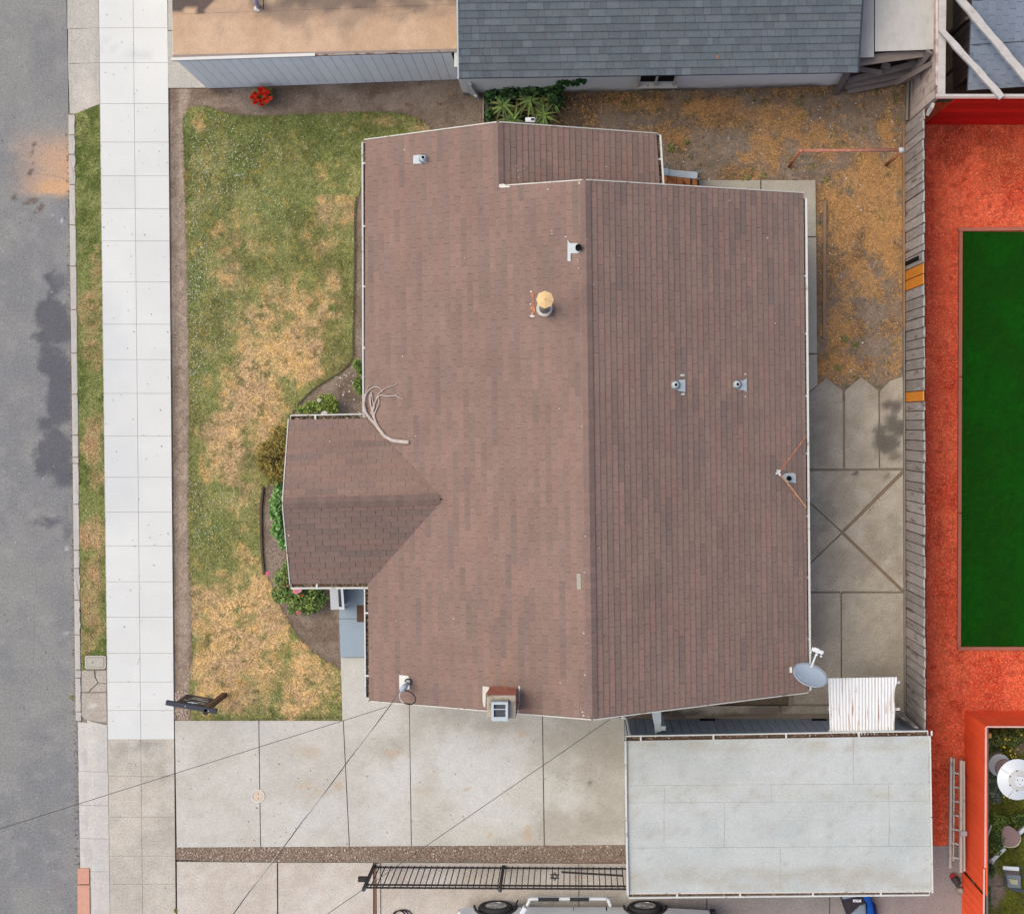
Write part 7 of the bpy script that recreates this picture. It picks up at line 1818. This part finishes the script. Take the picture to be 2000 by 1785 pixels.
# ================================================================== NEIGHBOUR GARDEN, BOTTOM RIGHT
for lab, cs_, n, size, pal, sd_ in (('dark green flowering bush in the corner of the orange red fence', [W3(1950, 1440, .3, 30, 18, .3), W3(1985, 1440, .3, 22, 18, .3), W3(1935, 1465, .25, 20, 26, .3)], 2200, .05, [S(48, 60, 30), S(70, 84, 40), S(96, 110, 52), S(124, 134, 64)], 401),
                                    ('bushy green plant between the fence and the brown stool', [W3(1945, 1640, .3, 24, 26, .3), W3(1950, 1605, .25, 24, 16, .25), W3(1990, 1600, .25, 20, 16, .2)], 1900, .055, [S(44, 58, 28), S(66, 86, 36), S(92, 116, 46), S(120, 140, 60)], 402),
                                    ('grey green strappy plant beside the round white heater top', [W3(1940, 1515, .2, 14, 22, .2), W3(1945, 1545, .15, 16, 24, .15)], 900, .07, [S(66, 78, 56), S(98, 108, 88), S(130, 136, 122)], 403),
                                    ('small leafy plant beside the orange red fence near the photo corner', [W3(1935, 1700, .12, 10, 16, .14), W3(1928, 1750, .12, 8, 24, .12)], 500, .05, GR2, 404)):
    t = thing('garden_bush', lab, 'bush', Vector(cs_[0][:2] + (0,)), 'bushes in the flower garden'); foliage(t, cs_, n, size, pal, sd_)
yf = thing('yellow_flowers', 'cluster of small yellow flowers beside the round white heater top', 'flowers', P(1972, 1460, 0)); rr = random.Random(3)
FY = [(1979, 1476), (1984, 1478), (1976, 1479), (1983, 1471), (1974, 1474), (1980, 1482), (1987, 1482), (1973, 1466), (1976, 1462), (1958, 1475), (1954, 1473), (1959, 1458), (1962, 1459), (1931, 1456), (1929, 1453), (1940, 1448), (1971, 1444), (1964, 1443), (1988, 1463), (1937, 1479), (1961, 1556), (1971, 1559), (1995, 1435)]
for i, (x, y) in enumerate(FY): bloom(yf, x, y, .55, rr.uniform(.016, .03), S(246, 222, 90), 80 + i, petals=6)
yb = thing('yellow_box', 'small yellow box fixed inside the orange red fence corner', 'box', P(1930, 1437, 1.2))
mb = MB(); c = P(1931, 1436, 1.2); mb.box(c.x - .05, c.x + .05, c.y - .05, c.y + .05, 1.1, 1.25); mb.build('box', M('yellow_box', S(240, 180, 96), .7, None, (10, .05)), yb, bevel=.01)
ht = thing('patio_heater', 'round white domed heater top with a raised centre disc', 'patio heater', P(1990, 1520, 0))
hc = P(1990, 1524, 2.05); m_heat = M('heater_white', S(226, 230, 234), .35, None, (4, .02), spec=.4)
sc_h = (CAMH - 2.05) / CAMH / PPM
mb = MB(); R_ = 40 * sc_h; mb.lathe(hc, [(R_, -.1), (R_, -.09), (R_ * .55, .0), (R_ * .53, .005)], 48); mb.build('dome', m_heat, ht, smooth=False)
mb = MB(); mb.lathe(hc, [(R_ * .5, -.02), (R_ * .5, .02), (R_ * .28, .045)], 40); mb.build('ring', M('heater_ring', S(208, 206, 204), .4, None, None), ht)
mb = MB(); mb.lathe(hc, [(R_ * .28, .03), (R_ * .26, .075)], 32); mb.build('centre_disc', m_heat, ht)
mb = MB(); mb.lathe(Vector((hc.x, hc.y, 0)), [(.25, 0), (.24, .6), (.03, .62), (.03, 1.9)], 20); mb.build('stand', m_galv, ht)
for k in range(7):
    a = k / 7 * 6.2832; mb = MB(); mb.lathe(hc + Vector((math.cos(a) * R_ * .49, math.sin(a) * R_ * .49, .0)), [(.014, .0), (.014, .03)], 8); mb.build('screw', m_hole, ht)
for k in range(3):
    a = k / 3 * 6.2832 + .5; mb = MB(); mb.lathe(hc + Vector((math.cos(a) * R_ * .13, math.sin(a) * R_ * .13, .07)), [(.012, .0), (.012, .01)], 8); mb.build('screw', m_hole, ht)
for a_ in (2.55, 4.2): pbar('seam', ht, hc + Vector((math.cos(a_) * R_ * .58, math.sin(a_) * R_ * .58, -.004)), hc + Vector((math.cos(a_) * R_ * .98, math.sin(a_) * R_ * .98, -.084)), .01, .006, M('seam', S(150, 160, 172), .5, None, None))
gt = thing('round_table', 'dull pinkish round table top half hidden by the white heater', 'table', P(1960, 1500, 0))
mb = MB(); mb.lathe(P(1961, 1500, .7), [(.19, -.02), (.2, 0), (.19, .02)], 28); mb.build('top', M('dull_top', S(150, 132, 130), .8, (30, .05), (5, .08)), gt)
mb = MB(); mb.lathe(P(1961, 1500, .0), [(.12, 0), (.02, .03), (.02, .68)], 12); mb.build('leg', m_blackmetal, gt)
so_ = thing('stone_stool', 'dull pinkish rounded triangular stool beside a white plank', 'stool', P(1970, 1634, 0))
m_st = M('stool_top', S(152, 128, 126), .9, (60, .08), (5, .06), bump=(70, .3, .006))
poly = [(1966, 1612), (1972, 1612.5), (1980, 1617), (1988, 1624), (1992.5, 1632), (1992.5, 1641), (1988, 1649), (1980, 1653), (1970, 1653.5), (1960, 1651.5), (1956, 1646), (1956, 1634), (1958, 1622), (1961, 1615)]
mb = MB(); mb.slabpoly([P(x, y, .45) for x, y in poly], .06); mb.build('seat', m_st, so_, bevel=.02)
mb = MB(); mb.slabpoly([P(1974 + (x - 1974) * 1.03 + .8, 1634 + (y - 1634) * 1.03 + 1.2, .39) for x, y in poly], .04); mb.build('seat_edge', M('stool_edge', S(206, 196, 170), .9, (30, .1), (15, .2)), so_)
mb = MB(); mb.lathe(P(1972, 1633, 0), [(.13, 0), (.1, .36)], 12); mb.build('base', m_trim, so_)
wp = thing('white_plank', 'white painted plank running diagonally under the stool', 'plank', P(1970, 1645, .2))
pbar('plank', wp, P(1934, 1683, .25), P(1962, 1655, .25), .08, .09, m_heat); pbar('plank', wp, P(1988, 1628, .25), P(2016, 1604, .25), .08, .09, m_heat)
pbar('foot', wp, P(1933, 1679, .25), P(1940, 1684, .25), .07, .09, m_heat)
gch = thing('garden_chair', 'grey folding garden chair with a pale headrest near the right edge', 'chair', P(1975, 1715, 0))
m_cg = M('chair_grey', S(128, 136, 144), .7, (30, .08), (8, .1)); m_cm = M('chair_metal', S(84, 90, 98), .5, (30, .08), None)
mb = MB(); mb.slabpoly([P(1958, 1691, .95), P(1991, 1693, .95), P(1990.5, 1701, .93), P(1959, 1698, .93)], .05); mb.build('headrest', M('chair_white', S(216, 224, 226), .6, None, (8, .04)), gch, bevel=.01)
mb = MB(); mb.slabpoly([P(1959, 1698.5, .88), P(1991, 1701.5, .88), P(1991, 1709, .7), P(1962, 1706, .7)], .03); mb.build('backrest', M('chair_mesh', S(124, 112, 110), .8, (60, .15), None), gch)
mb = MB(); mb.slabpoly([P(1962, 1706.5, .62), P(1994, 1709, .62), P(1994, 1735, .5), P(1969, 1733, .5)], .04); mb.build('seat', m_cg, gch, bevel=.01)
mb = MB(); mb.slabpoly([P(1970, 1716, .6), P(1988, 1718, .6), P(1989, 1728, .58), P(1975, 1726, .58)], .02); mb.build('cushion', M('chair_cushion', S(182, 178, 150), .8, (30, .15), (12, .2)), gch)
mb = MB(); mb.slabpoly([P(1970, 1733, .45), P(2002, 1738, .45), P(1996, 1743, .42), P(1980, 1741, .42)], .05); mb.build('footrest', m_cm, gch, bevel=.01)
for a, b in (((1957, 1690, .97), (1968, 1726, .5)), ((1991, 1689, .97), (2002, 1722, .5)), ((1963, 1715, .6), (1963, 1729, .5)), ((1945, 1730, .4), (1970, 1729, .5))): pbar('frame_bar', gch, P(*a), P(*b), .02, .02, m_cm)
for x, y in ((1963, 1712), (1990, 1714), (1970, 1734), (1998, 1736)): pbar('leg', gch, P(x, y, .5), P(x, y, 0), .022, .022, m_cm)
pt_ = thing('wooden_stake', 'thin grey stake leaning out from the orange red fence', 'stake', P(1930, 1630, 0)); pbar('stake', pt_, P(1926, 1643, .4), P(1936, 1611, .7), .03, .02, m_capb)
# loose litter on the red chips and turf, one small stone each
